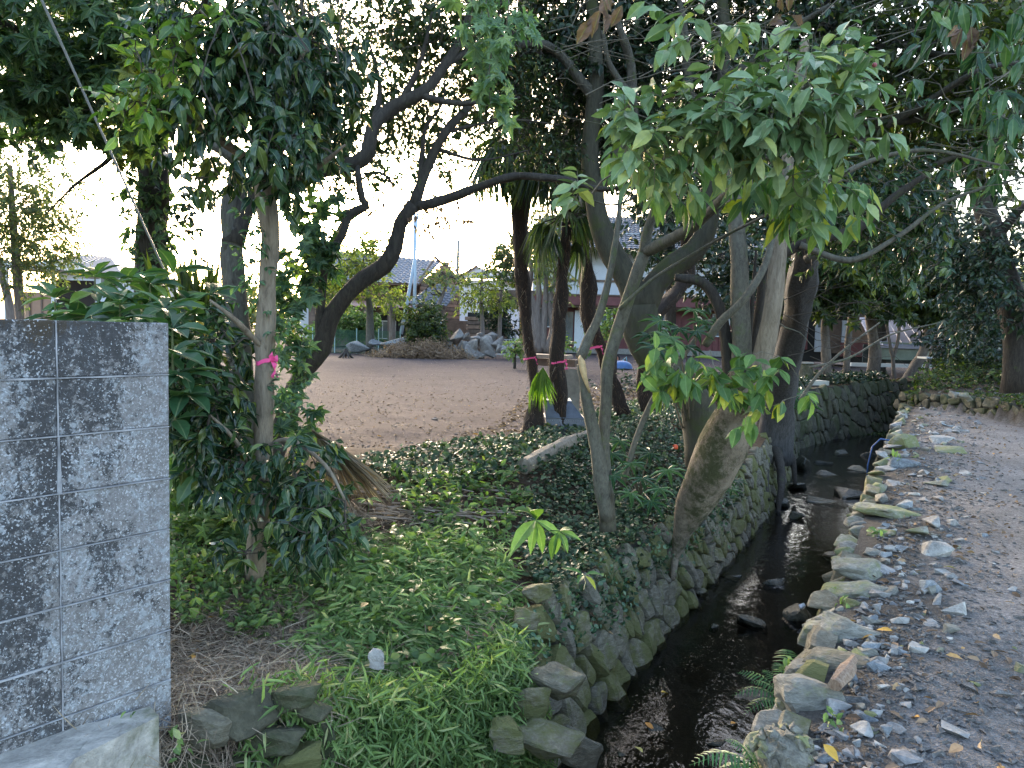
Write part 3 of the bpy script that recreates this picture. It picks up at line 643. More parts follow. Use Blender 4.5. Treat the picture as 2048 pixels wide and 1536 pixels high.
# C: camellia
t = T3('camellia_tree', 'pale-trunked camellia with glossy dark leaves, tied with a pink ribbon beside the block wall', 'tree', 525, 4.2)
sk = [limb(t, 'trunk', [(508, 1165, 4.25), (520, 1020, 4.2), (526, 900, 4.2), (528, 780, 4.2), (530, 690, 4.2), (534, 580, 4.2), (541, 470, 4.2), (533, 400, 4.2), (528, 330, 4.2), (540, 230, 4.2), (545, 100, 4.2), (550, -60, 4.2)], [.06, .056, .052, .05, .052, .048, .05, .056, .045, .04, .035, .025], B_PALE, 14, .12)]
sk.append(limb(t, 'limb', [(536, 400, 4.2), (580, 370, 4.2), (640, 330, 4.1), (690, 290, 4)], [.035, .028, .014, .006], B_PALE, 7))
sk.append(limb(t, 'limb', [(530, 350, 4.2), (470, 300, 4.15), (420, 270, 4.1), (370, 230, 4), (330, 150, 4)], [.03, .025, .02, .014, .008], B_PALE, 7))
for q in ([(540, 220, 4.2), (600, 120, 4.1), (640, 20, 4)], [(540, 200, 4.2), (470, 100, 4.1), (400, 20, 4)], [(524, 900, 4.2), (580, 880, 4), (650, 930, 3.8), (690, 1000, 3.7)], [(520, 960, 4.2), (470, 880, 4), (420, 830, 3.9)], [(530, 700, 4.2), (470, 640, 4), (420, 600, 3.9)]):
    sk.append(limb(t, 'limb', q, np.linspace(.018, .006, len(q)), B_PALE, 6))
sk = np.concatenate(sk)
crown(t, [(530, 150, 4.1, 150, 140, .4, 110), (450, 60, 4.2, 150, 90, .5, 80), (560, 270, 3.9, 95, 70, .3, 40), (640, 130, 4.2, 100, 130, .35, 55), (420, 200, 4, 110, 80, .35, 50), (520, -120, 4.2, 300, 100, .8, 60), (420, 330, 4.3, 80, 50, .2, 16), (640, 260, 4.2, 70, 60, .2, 16), (560, 340, 4.0, 50, 50, .2, 14)], sk, M_CAM, T_OVATE2, 6, .15, .092, conn=1, down=.65, parts=230, key='cam', flat=.7)
crown(t, [(340, 110, 3.9, 90, 110, .3, 34), (290, 200, 3.9, 60, 60, .3, 14), (400, 60, 3.8, 80, 60, .2, 18), (330, 215, 3.9, 50, 45, .2, 14)], sk, M_CAMY, T_OVATE, 6, .13, .078, conn=1, down=.4, parts=60, key='camy', name='young_foliage', twname='young_twigs')
crown(t, [(440, 690, 4.2, 55, 90, .25, 34), (400, 780, 4.1, 70, 90, .3, 42), (440, 850, 4.1, 62, 90, .25, 44), (600, 920, 3.9, 75, 55, .25, 26), (520, 975, 4, 75, 60, .25, 28), (640, 1030, 3.75, 75, 70, .25, 42), (600, 990, 3.85, 70, 60, .2, 26), (420, 900, 4.1, 70, 70, .2, 30), (500, 1090, 4.0, 50, 50, .2, 10), (620, 1080, 3.8, 70, 40, .2, 14)], sk, M_CAM, T_OVATE2, 6, .13, .082, conn=.9, down=.5, parts=120, key='cam', name='lower_foliage', twname='lower_twigs')
crown(t, [(505, 540, 4.15, 34, 90, .08, 20), (552, 700, 4.18, 26, 130, .06, 16), (515, 450, 4.1, 40, 50, .08, 10), (580, 800, 4.1, 30, 60, .1, 10)], sk, M_BUSH, T_OVATE, 6, .07, .04, conn=.8, down=.4, tw=.002, name='climbing_vine', twname='vine_stems')

# D: arching tree
t = T3('arching_tree', 'dark gnarled tree leaning right and arching over the cleared lot', 'tree', 560, 7)
sk = [limb(t, 'trunk', [(535, 965, 7), (562, 860, 7), (595, 765, 7), (640, 695, 7), (668, 625, 7), (712, 572, 7), (765, 530, 7), (788, 495, 7), (800, 450, 7), (828, 410, 7)], [.1, .09, .08, .085, .075, .07, .075, .07, .06, .07], B_DARK, 14, .2)]
sk.append(limb(t, 'limb', [(828, 412, 7), (842, 370, 7), (862, 318, 7), (890, 265, 7), (935, 215, 7.1), (965, 165, 7.2), (990, 90, 7.2), (1000, 0, 7.2)], [.06, .045, .042, .04, .032, .026, .02, .014], B_DARK, 10))
sk.append(limb(t, 'limb', [(830, 414, 7), (880, 402, 6.9), (930, 385, 6.8), (985, 364, 6.7), (1040, 352, 6.6), (1090, 355, 6.5), (1140, 362, 6.4), (1200, 378, 6.3), (1260, 370, 6.2)], [.05, .042, .038, .034, .03, .03, .027, .022, .01], B_DARK, 9, .2))
sk.append(limb(t, 'limb', [(840, 365, 7), (845, 300, 7), (852, 255, 7), (885, 205, 7), (890, 150, 7)], [.03, .024, .018, .012, .006], B_DARK, 7))
sk.append(limb(t, 'limb', [(644, 695, 7), (640, 640, 7), (644, 570, 7), (646, 525, 7), (672, 480, 7), (690, 445, 7), (735, 412, 7)], [.055, .045, .04, .036, .034, .03, .028], B_DARK, 9))
sk.append(limb(t, 'limb', [(640, 700, 7), (600, 690, 6.9), (568, 660, 6.9), (560, 560, 6.8)], [.05, .07, .035, .015], B_DARK, 8, .3))
for q in ([(890, 265, 7), (950, 250, 7.1), (1030, 240, 7.2), (1120, 250, 7.2)], [(880, 300, 7), (960, 320, 7.2), (1060, 300, 7.3)], [(730, 350, 7.3), (760, 345, 7.3), (785, 370, 7.3), (775, 410, 7.3)]):
    sk.append(limb(t, 'limb', q, np.linspace(.02, .006, len(q)), B_DARK, 6))
sk = np.concatenate(sk)
crown(t, [(860, 250, 7.6, 170, 60, .6, 75), (990, 220, 7.8, 140, 100, .6, 110), (1080, 300, 7.9, 100, 55, .5, 60), (880, 340, 7.6, 120, 35, .4, 22), (760, 320, 7.6, 80, 60, .4, 26), (1000, 120, 7.8, 160, 80, .7, 130), (980, -80, 7.8, 260, 100, 1, 100)], sk, M_SMALL, T_SM, 13, .26, .058, conn=.85, tw=.004)
crown(t, [(870, 430, 7, 90, 26, .2, 16), (820, 400, 7.1, 60, 20, .2, 5)], sk, M_LITTER, T_OVMED, 6, .2, .055, conn=1, down=1., tw=.002, name='russet_foliage', twname='russet_twigs')

# palms
def fan(root, c, direction, size, n, mat, name='frond', spread=2.4, droop=.9, stalk=None, T=None):
    d = unit(np.array(direction, float)); upn = np.array([0, 0, 1.]); x = unit(np.cross(d, upn)+1e-6); z = np.cross(x, d)
    a = np.linspace(-spread/2, spread/2, n)+rng.normal(size=n)*.03
    Y = np.cos(a)[:, None]*d+np.sin(a)[:, None]*x; Y[:, 2] -= droop*.35*np.abs(np.sin(a))+.1; L = size*(1-.25*np.abs(a)/(spread/2))*rng.uniform(.88, 1.05, n)
    V, Lp, t_, ve = t_blade([(0, .006), (.3, .03), (.6, .024), (1, 0)], .4, droop); o = scatter(name, (V, Lp, t_, ve), np.repeat(np.array(c)[None], n, 0), Y, np.repeat(z[None], n, 0)+rng.normal(size=(n, 3))*.1, L, mat, root, wid=1.15)
    return o
def palm(label, px_pts, radii, crown_px, nf, fs, frmat=None, fibre=.05, group='windmill palms round the concrete post', hang=0):
    t = T3('palm_tree', label, 'palm tree', px_pts[0][0], px_pts[0][2]); t['group'] = group
    radii = [q*.86 for q in radii]; P = np.array([at(*p) for p in px_pts]); P, r = smoothpath(P, radii); limb(t, 'trunk', px_pts, radii, B_FIBRE, 12, .34)
    mb = MB()
    for i in range(int(len(P)*70)):
        k = random.randrange(1, len(P)); a = random.uniform(0, 6.3); rr = r[k]*random.uniform(.9, 1.05); d = np.array([math.cos(a), math.sin(a), 0])
        q = P[k]+(P[k-1]-P[k])*random.random()+d*rr; L = random.uniform(.06, .2)*random.choice([1, 1, 1, 1.8]); sd = np.array([-d[1], d[0], 0])*random.uniform(-.7, .7)
        e = q+d*fibre*random.uniform(.2, 1)+sd*L*.7+np.array([0, 0, random.uniform(-1, .45)*L]); w_ = np.array([-d[1], d[0], 0])*.003
        mb.add([q-w_, q+w_, e], [(0, 1, 2)], random.random())
    mb.build('trunk_fibre', leafF, t, 'stuff', world=True)
    if crown_px:
        c = at(*crown_px); st_ = MB()
        for i in range(nf):
            a = i*2.4+random.uniform(-.3, .3); el = random.uniform(-.5, .9); d = np.array([math.cos(a)*math.cos(el), math.sin(a)*math.cos(el)*.8, math.sin(el)])
            e = c+d*fs*.55+np.array([0, 0, -.05]); st_.tube([c, c+d*fs*.3+np.array([0, 0, .03]), e], [.012, .009, .007], 4, .4)
            fan(t, e, d+np.array([0, 0, -.35]), fs*random.uniform(.8, 1.1), 22, frmat or M_PALM)
        for i in range(hang):
            a = random.uniform(0, 6.3); d = np.array([math.cos(a)*.5, math.sin(a)*.3, 0]); e = c+d*fs*.7+np.array([0, 0, -.1])
            st_.tube([c, c+d*fs*.6+np.array([0, 0, .1]), e], [.012, .009, .007], 4, .4); fan(t, e, d*.5+np.array([0, 0, -1.]), fs*random.uniform(.8, 1.1), 20, frmat or M_PALM, droop=.2, spread=1.5)
        st_.build('frond_stalks', B_FIBRE, t, world=True)
    return t
leafF = leafmat('palm hair', [(0, (.03, .016, .012)), (.5, (.09, .05, .038)), (.9, (.16, .1, .075)), (1, (.45, .38, .32))], .9, .1, False)
palm('tall slender palm left of the concrete post, pink ribbon low on its trunk', [(1078, 830, 11), (1066, 745, 11), (1052, 640, 11), (1043, 520, 11), (1040, 400, 11), (1044, 250, 11), (1050, 100, 11), (1055, -60, 11)], [.08, .08, .09, .14, .15, .15, .14, .14], (1050, 300, 10.6), 12, .75, hang=8)
palm('low palm with hairy brown trunk before the concrete post, pink tape round it', [(1128, 885, 9.2), (1118, 780, 9.2), (1112, 700, 9.2), (1122, 600, 9.2), (1130, 500, 9.2), (1133, 455, 9.2)], [.1, .095, .1, .09, .075, .07], (1133, 450, 9.2), 12, .5)
palm('crooked palm behind the split stump, bending right at its foot', [(1248, 830, 10.5), (1226, 770, 10.5), (1205, 700, 10.4), (1178, 640, 10.3), (1176, 560, 10.3), (1160, 480, 10.3), (1150, 380, 10.3), (1140, 200, 10.3), (1135, 60, 10.3)], [.12, .1, .09, .12, .13, .14, .14, .13, .12], (1150, 330, 10.2), 10, .7, hang=5)
palm('short stubby palm trunk with loose brown fibres under the olive tree', [(1298, 820, 10.2), (1292, 760, 10.2), (1290, 700, 10.2), (1300, 640, 10.4), (1370, 560, 11), (1376, 460, 11)], [.13, .13, .13, .12, .11, .1], None, 0, .6, fibre=.14)
t = palm('knee-high young palm with one bright drooping fan', [(1062, 875, 9), (1066, 845, 9), (1074, 810, 9), (1082, 785, 9)], [.16, .14, .08, .03], None, 0, .5, fibre=.1)
fan(t, at(1086, 735, 8.8), (-.05, -.1, -1), .52, 26, M_PALMY, droop=.15, spread=1.25); fan(t, at(1075, 745, 8.8), (-.5, -.1, -.9), .5, 14, M_PALMY, droop=.3, spread=.8)
mb = MB(); mb.tube([at(1080, 800, 9), at(1090, 760, 8.9), at(1086, 735, 8.8)], [.012, .008, .006], 5); mb.tube([at(1080, 800, 9), at(1078, 765, 8.9), at(1075, 745, 8.8)], [.01, .008, .006], 5); mb.build('frond_stalk', M_PALMY, t, world=True)

# F: big olive U-shaped tree
t = T3('olive_barked_tree', 'massive dark olive-barked tree that swings up in a U behind the slim trunks', 'tree', 1400, 8.1)
sk = [limb(t, 'trunk', [(1412, 930, 8), (1404, 860, 8), (1392, 805, 8), (1350, 755, 8), (1306, 715, 8), (1282, 665, 8), (1278, 610, 8)], [.21, .19, .175, .17, .185, .19, .185], B_MOSS, 16, .08)]
sk.append(limb(t, 'limb', [(1278, 620, 8), (1258, 565, 8), (1228, 515, 8), (1203, 460, 8), (1190, 400, 8), (1180, 300, 8), (1192, 150, 8), (1180, -60, 8)], [.15, .13, .12, .11, .1, .09, .08, .06], B_MOSS, 14, .08))
sk.append(limb(t, 'limb', [(1285, 630, 8), (1308, 570, 8), (1345, 532, 8), (1390, 500, 8), (1416, 452, 8), (1424, 380, 8), (1440, 250, 8), (1450, 100, 8), (1440, -60, 8)], [.14, .125, .115, .11, .1, .09, .08, .065, .05], B_MOSS, 14, .08))
for q in ([(1195, 380, 8), (1240, 300, 7.8), (1270, 220, 7.6), (1220, 130, 7.4), (1205, 60, 7.3)], [(1265, 215, 7.6), (1262, 130, 7.5), (1240, 60, 7.3), (1225, 20, 7.2)], [(1190, 200, 8), (1110, 100, 7.8), (1030, 90, 7.6), (960, 110, 7.5)], [(1440, 230, 8), (1500, 130, 7.7), (1580, 60, 7.4), (1660, 10, 7.2)], [(1430, 330, 8), (1380, 180, 7.8), (1370, 60, 7.6), (1350, -40, 7.5)], [(1445, 150, 8), (1540, 120, 7.8), (1640, 90, 7.6)], [(1420, 400, 8), (1500, 330, 7.8), (1600, 280, 7.5), (1720, 240, 7.3)]):
    sk.append(limb(t, 'limb', q, np.linspace(.06, .018, len(q)), B_GREY, 8, .2))
sk = np.concatenate(sk)
crown(t, [(1250, 120, 8.6, 220, 160, .8, 330), (1450, 80, 8.8, 250, 150, .8, 400), (1150, 220, 9, 130, 120, .6, 170), (1350, 300, 9, 200, 110, .6, 150), (1040, 150, 8.4, 110, 150, .6, 120), (1150, 330, 9, 110, 50, .5, 50), (1350, -140, 8.4, 500, 130, 1.5, 240), (1650, 60, 8.6, 180, 130, .7, 280), (1130, 40, 8.6, 170, 110, .7, 230)], sk, M_DARK, T_OVMED, 11, .3, .1, conn=.9, tw=.006)

# H: leaning scarred trunk on the wall
t = T3('leaning_tree', 'stout leaning tree with scarred tan and mossy bark, rooted on the creek wall', 'tree', 1352, 6.1)
sk = [limb(t, 'trunk', [(1346, 1160, 6.72), (1352, 1112, 6.8), (1366, 1062, 6.75), (1388, 1005, 6.65), (1418, 945, 6.5), (1448, 890, 6.4), (1470, 840, 6.3), (1484, 795, 6.2), (1496, 745, 6.1)], [.02, .035, .085, .15, .195, .2, .18, .16, .135], B_LEAN, 20, .12)]
sk.append(limb(t, 'limb', [(1492, 820, 6.1), (1524, 720, 6.05), (1541, 640, 6), (1552, 560, 6), (1560, 470, 6), (1568, 370, 6), (1590, 220, 6), (1610, 80, 6)], [.12, .08, .072, .066, .06, .05, .04, .03], B_PALE, 12))
sk.append(limb(t, 'limb', [(1484, 810, 6.15), (1484, 730, 6.2), (1481, 640, 6.2), (1479, 550, 6.2), (1474, 450, 6.2), (1468, 350, 6.2), (1462, 200, 6.2)], [.12, .085, .075, .07, .065, .055, .04], B_SLIM, 12))
sk.append(limb(t, 'limb', [(1490, 780, 6.3), (1505, 700, 6.3), (1518, 620, 6.3), (1530, 545, 6.3), (1565, 510, 6.3), (1630, 480, 6.2), (1720, 455, 6.1), (1780, 400, 6), (1850, 350, 5.9)], [.07, .04, .036, .036, .04, .04, .036, .03, .02], B_DARK, 10))
sk.append(limb(t, 'limb', [(1470, 800, 6.25), (1452, 680, 6.3), (1436, 610, 6.3), (1405, 565, 6.3), (1350, 555, 6.3)], [.08, .05, .045, .045, .03], B_DARK, 9))
sk.append(limb(t, 'limb', [(1410, 690, 5.9), (1440, 645, 5.8), (1488, 598, 5.7), (1530, 530, 5.7), (1552, 440, 5.7), (1575, 330, 5.6)], [.03, .032, .03, .027, .022, .014], B_SLIM, 8))
sk.append(limb(t, 'limb', [(1495, 760, 6.2), (1498, 690, 6.2), (1505, 600, 6.2), (1512, 500, 6.2)], [.03, .02, .016, .01], B_DARK, 7))
for q in ([(1560, 470, 6), (1620, 400, 5.9), (1720, 330, 5.8), (1850, 300, 5.7), (2000, 330, 5.6)], [(1600, 490, 6.2), (1700, 520, 6.1), (1800, 470, 6), (1900, 400, 5.9), (2060, 350, 5.8)]):
    sk.append(limb(t, 'limb', q, np.linspace(.03, .008, len(q)), B_SLIM, 7))
sk = np.concatenate(sk)
crown(t, [(1700, 430, 6.6, 190, 110, .6, 150), (1600, 380, 6.8, 140, 80, .5, 80), (1780, 480, 6.9, 120, 100, .5, 90), (1850, 370, 6.6, 120, 60, .5, 60), (1600, 120, 7, 250, 140, .7, 90)], sk, M_CAM, T_OVATE, 7, .2, .085, conn=.9, down=.5)
crown(t, [(1430, 760, 5.3, 110, 36, .2, 20), (1350, 730, 5.2, 60, 42, .2, 13), (1530, 740, 5.4, 60, 45, .2, 8), (1590, 790, 5.5, 30, 20, .1, 2), (1500, 830, 5.5, 50, 40, .1, 3), (1340, 780, 5.2, 30, 20, .1, 3)], np.array([at(1500, 720, 5.8), at(1470, 700, 5.8), at(1420, 700, 5.7), at(1540, 700, 5.8)]), M_BRIGHT, T_OVATE, 5, .1, .135, conn=1, down=.7, tw=.004, twm=M_TWIGP, parts=230, key='bright', name='bright_foliage', twname='bright_twigs')
for q in ([(1640, 380, 5.9), (1590, 410, 5.9)],): pass

# G: slim double trunk with the bright foliage
t = T3('slim_fig_tree', 'slim double-stemmed tree with pale green leaves and a split orange stub', 'tree', 1212, 6.05)
sk = [limb(t, 'trunk', [(1216, 1060, 6), (1212, 980, 6), (1206, 900, 6), (1212, 800, 6), (1216, 730, 6), (1236, 660, 6), (1258, 592, 5.95), (1276, 540, 5.9), (1290, 503, 5.9)], [.068, .06, .05, .047, .048, .05, .05, .048, .048], B_SLIM, 12, .08)]
limb(t, 'stub', [(1214, 1040, 5.9), (1200, 940, 5.88), (1186, 860, 5.9), (1172, 790, 5.9), (1161, 728, 5.9)], [.06, .06, .05, .04, .035], B_SLIM, 10, .2)
limb(t, 'split_wood', [(1180, 785, 5.86), (1170, 755, 5.85), (1163, 724, 5.87), (1160, 712, 5.9)], [.008, .018, .024, .01], M_WOODFRESH, 7, .4)
sk.append(limb(t, 'limb', [(1290, 503, 5.9), (1340, 480, 5.6), (1392, 448, 5.3), (1436, 408, 5), (1475, 362, 4.7), (1520, 295, 4.3), (1580, 225, 3.9), (1650, 160, 3.6)], [.046, .042, .038, .034, .028, .022, .015, .008], B_SLIM, 10))
sk.append(limb(t, 'limb', [(1288, 510, 5.9), (1296, 460, 5.8), (1318, 400, 5.6), (1345, 345, 5.2), (1370, 290, 4.6), (1400, 240, 4)], [.042, .036, .03, .022, .015, .008], B_SLIM, 9))
sk.append(limb(t, 'limb', [(1160, 716, 5.95), (1176, 680, 6), (1196, 636, 6), (1214, 575, 6), (1228, 500, 6), (1238, 430, 6), (1246, 330, 6)], [.04, .04, .034, .03, .024, .02, .014], B_SLIM, 9))
sk.append(limb(t, 'limb', [(1238, 618, 5.9), (1300, 562, 5.8), (1378, 513, 5.6), (1440, 477, 5.4), (1530, 432, 5), (1625, 392, 4.5), (1700, 340, 4)], [.015, .014, .013, .012, .01, .008, .005], B_SLIM, 7))
sk.append(limb(t, 'limb', [(1246, 965, 6.2), (1275, 870, 6.2), (1312, 790, 6.2), (1375, 700, 6.2), (1420, 640, 6.2)], [.026, .024, .024, .022, .018], B_SLIM, 8))
sk.append(limb(t, 'limb', [(1290, 360, 5.2), (1270, 392, 4.8), (1225, 410, 4.3), (1160, 392, 3.9)], [.01, .008, .006, .003], B_SLIM, 6))
sk.append(limb(t, 'limb', [(1450, 395, 4.9), (1560, 300, 4.2), (1700, 235, 3.7), (1760, 190, 3.5)], [.02, .014, .008, .004], B_SLIM, 7))
sk = np.concatenate(sk)
crown(t, [(1400, 250, 3.7, 190, 60, .3, 54), (1600, 190, 3.5, 150, 85, .3, 60), (1520, 250, 3.6, 170, 65, .3, 50), (1290, 310, 3.7, 90, 55, .2, 16), (1160, 398, 3.8, 45, 20, .1, 3), (1690, 120, 3.5, 70, 55, .2, 14), (1620, 360, 3.7, 80, 50, .2, 11), (1450, 40, 3.6, 160, 45, .2, 12), (1700, 260, 3.6, 50, 50, .2, 9)], sk, M_FIG, T_OVATE, 6, .14, .1, twm=M_TWIGP, conn=1, down=.5, parts=300, key='fig', flat=.85, svar=.35, maxlen=4)
crown(t, [(1650, 380, 4.2, 90, 60, .3, 16), (1560, 340, 4.3, 110, 60, .3, 12), (1330, 330, 4.6, 110, 70, .3, 18)], sk, M_BRIGHT, T_LANCE, 6, .13, .15, twm=M_TWIGP, conn=1, down=.8, name='lower_foliage', twname='lower_twigs', maxlen=4)
fm = simple('green fig fruit', (.2, .27, .1), .5, .2, 30); rm = simple('red fruit', (.3, .07, .08), .4, .2, 30)
for (px, py, Y, r_, mt) in ((1566, 330, 3.7, .02, fm), (1548, 342, 3.7, .016, fm), (1400, 262, 3.5, .012, fm), (1345, 168, 3.5, .01, fm), (1420, 200, 3.4, .011, fm), (1304, 263, 3.5, .011, fm), (1749, 130, 3.4, .011, rm), (1382, 272, 3.5, .011, fm)):
    bm = bmesh.new(); bmesh.ops.create_icosphere(bm, subdivisions=2, radius=r_); me = bpy.data.meshes.new('fruit'); bm.to_mesh(me); bm.free(); o = link('fruit', me, mt); o.location = at(px, py, Y); wparent(o, t)
# hanging dead leaves
for (px, py, Y, n_, s_) in ((1222, 5, 3.4, 7, .11), (1562, 22, 3.9, 6, .1), (1935, 75, 3.7, 5, .1)):
    c = at(px, py, Y); P = c+rng.normal(size=(n_, 3))*.035; Yd = rng.normal(size=(n_, 3))*.45+np.array([.0, 0, -1]); leafparts(t_blade(OV, .5, .1, .05), 'deadbig', P, unit(Yd), unit(rng.normal(size=(n_, 3))+np.array([0, -1.5, 0])), s_*rng.uniform(.7, 1.1, n_), M_DRYBIG, t, 'dead_leaf')

# I: dark grey tree behind
t = T3('grey_barked_tree', 'dark grey ridged trunk on the creek wall, just behind the leaning trunk', 'tree', 1545, 8.6)
sk = [limb(t, 'trunk', [(1546, 915, 12.3), (1550, 870, 12.2), (1556, 810, 12), (1568, 740, 11.4), (1590, 650, 10.6), (1606, 560, 9.6), (1620, 460, 9), (1640, 330, 8.6), (1650, 180, 8.6), (1660, -40, 8.6)], [.33, .27, .235, .21, .19, .17, .145, .12, .1, .07], barkmat('ridged grey bark', (.05, .048, .05), (.11, .106, .112), .1, dark=(.018, .016, .016), scale=10), 16, .25)]
for q in ([(1545, 890, 12.1), (1560, 930, 11.6), (1562, 980, 11.1), (1555, 1030, 10.8)], [(1535, 895, 12.1), (1530, 950, 11.2), (1535, 1000, 10.6)], [(1565, 890, 12.2), (1585, 920, 12.1), (1590, 970, 11.9)]):
    limb(t, 'root', q, np.linspace(.09, .03, len(q)), B_DARK, 7, .3)
for q in ([(1612, 520, 8.6), (1680, 480, 8.3), (1760, 420, 8), (1850, 340, 7.7), (1950, 300, 7.4), (2080, 250, 7.2)], [(1645, 300, 8.6), (1720, 230, 8.2), (1800, 150, 7.8), (1900, 60, 7.4), (2000, -20, 7)], [(1640, 330, 8.6), (1740, 270, 8), (1860, 200, 7.4), (1960, 140, 6.8), (2080, 120, 6.4)], [(1655, 150, 8.6), (1780, 90, 8), (1900, 110, 7.4), (2060, 60, 7)], [(1700, 250, 8.2), (1820, 240, 7.8), (1940, 215, 7.4), (2070, 230, 7.2)]):
    sk.append(limb(t, 'limb', q, np.linspace(.05, .014, len(q)), B_GREY, 8, .15))
sk = np.concatenate(sk)
crown(t, [(1850, 80, 7.6, 220, 130, .8, 230), (1950, 220, 7.6, 140, 90, .7, 120), (1780, 200, 8.2, 160, 110, .7, 140), (1950, 330, 7.6, 120, 40, .5, 30), (2020, 60, 8.6, 130, 130, .6, 200), (1850, -130, 7.6, 350, 130, 1.2, 160), (1760, 330, 8.4, 130, 80, .6, 90)], sk, M_OLIVE, T_OVATE, 8, .26, .11, conn=.9, down=.6)
crown(t, [(1980, 160, 5.5, 110, 120, .5, 22), (1940, 30, 5, 90, 40, .4, 10), (1970, 290, 5.8, 60, 60, .4, 8)], sk, M_BUSH, T_LANCE, 6, .14, .15, twm=M_TWIGP, conn=.8, down=.9, name='hanging_foliage', twname='hanging_twigs', maxlen=4)
# hanging vine in the middle
t = thing('hanging_vine', 'pale green maple-leaved vine hanging down in front of the canopy', 'vine', at(975, 100, 4))
sk = []
for q in ([(962, -60, 4), (975, 20, 4), (985, 80, 4), (978, 150, 4), (982, 230, 4)], [(1010, -60, 4), (1018, 10, 4), (1010, 60, 4)], [(930, -60, 4), (945, 10, 4), (940, 50, 4)]): sk.append(limb(t, 'stem', q, np.linspace(.004, .002, len(q)), M_TWIGP, 4))
crown(t, [(945, 40, 4, 55, 55, .15, 12), (990, 60, 4, 45, 50, .15, 11), (985, 170, 4, 40, 70, .12, 12), (1010, 30, 4.1, 50, 50, .1, 8)], np.concatenate(sk), leafmat('pale vine leaf', g3((.07, .14, .08), (.12, .21, .13), (.2, .3, .19), (.26, .34, .14)), .5, .35), T_LOBE, 4, .12, .075, conn=1, down=.9, tw=.0015, twm=M_TWIGP, parts=120, key='vine')
# ------------------------------------------------------------------ small trees and greenery on the far right bank
def gbase(px, Y): p = at(px, 700, Y); return np.array([p[0], p[1], float(gz(p[0], p[1]))])
def pxz(px, Y, z): p = at(px, 700, Y); return np.array([p[0], p[1], z])
bk = barkmat('brown bark', (.1, .08, .065), (.19, .155, .13), .1, dark=(.035, .028, .022), scale=6)
spec = [('straight grey-brown small tree nearest the stone slab', [(1655, 775), (1652, 700), (1650, 640), (1660, 560)], 20.5, .2),
        ('thin dark small tree just right of the first one by the slab', [(1692, 790), (1694, 720), (1700, 650), (1715, 560)], 21, .16),
        ('thickest upright small tree, standing before the timber end of the shed', [(1742, 768), (1750, 700), (1742, 640), (1750, 540)], 23, .3),
        ('slender forked tree in front of the lilac roof', [(1788, 768), (1786, 720), (1780, 690), (1772, 640)], 24, .1),
        ('small tree leaning strongly right in front of the lilac roof', [(1805, 772), (1832, 730), (1848, 700), (1862, 640), (1880, 560)], 24.5, .27),
        ('leaning dark pole-like stem left of the white table', [(1845, 775), (1858, 720), (1874, 672), (1890, 640)], 25, .1),
        ('leaning dark pole-like stem across the white table', [(1858, 778), (1872, 715), (1890, 670), (1905, 640)], 25, .1),
        ('dark leaning stem at the right edge of the white table', [(1866, 785), (1880, 725), (1893, 675), (1900, 640)], 24.8, .1)]
for i, (lab, pts, Y, r_) in enumerate(spec):
    b = gbase(pts[0][0], Y); t = thing('small_tree', lab, 'tree', b, 0, 'small trees on the far creek bank')
    q = [(px, py, Y) for px, py in pts]; P = np.array([at(*p) for p in q]); P = np.vstack([[P[0][0], P[0][1], b[2]-.1], P]); rr = np.linspace(r_*.72, r_*.42, len(P))
    P, rr = smoothpath(P, rr); V, f = tubearr(P, rr, 9, .2, i*3.); mb = MB(); mb.add(V, f); mb.build('trunk', bk, t, smooth=True, world=True)
    if i == 3: limb(t, 'limb', [(1786, 715, 24), (1796, 680, 24), (1799, 640, 24)], [.06, .05, .04], bk, 7)
    if i in (0, 2, 4, 6):
        c0 = {0: (1640, 560, 110, 60), 2: (1740, 570, 110, 60), 4: (1850, 590, 90, 60), 6: (1800, 480, 140, 70)}[i]
        crown(t, [(c0[0], c0[1], Y-.5, c0[2], c0[3], 1.2, 110)], P, M_OLIVE, T_LOBE, 7, .55, .27, conn=.8, down=.5, tw=.012, wid=.8)
# K big dark trunk on the right edge
t = T3('big_ivy_tree', 'big dark leaning trunk with ivy at the right-hand edge above the low stone wall', 'tree', 2035, 14)
sk = [limb(t, 'trunk', [(2045, 780, 14), (2036, 700, 14), (2026, 620, 14), (2003, 540, 14), (1985, 470, 14), (1962, 400, 14), (1948, 330, 14), (1940, 200, 14)], [.36, .27, .24, .22, .2, .18, .15, .12], B_DARK, 14, .2)]
sk.append(limb(t, 'limb', [(1990, 480, 14), (2040, 420, 13.5), (2100, 380, 13)], [.1, .07, .04], B_DARK, 7))
sk = np.concatenate(sk)
crown(t, [(1990, 540, 13.4, 60, 110, .4, 70), (1930, 600, 13.5, 70, 90, .6, 70), (1960, 280, 13.5, 130, 50, 1, 60), (2060, 560, 13.5, 60, 140, .6, 70), (1900, 500, 14, 70, 100, .8, 90)], sk, M_DARK, T_OVMED, 9, .35, .13, conn=.6, tw=.008)
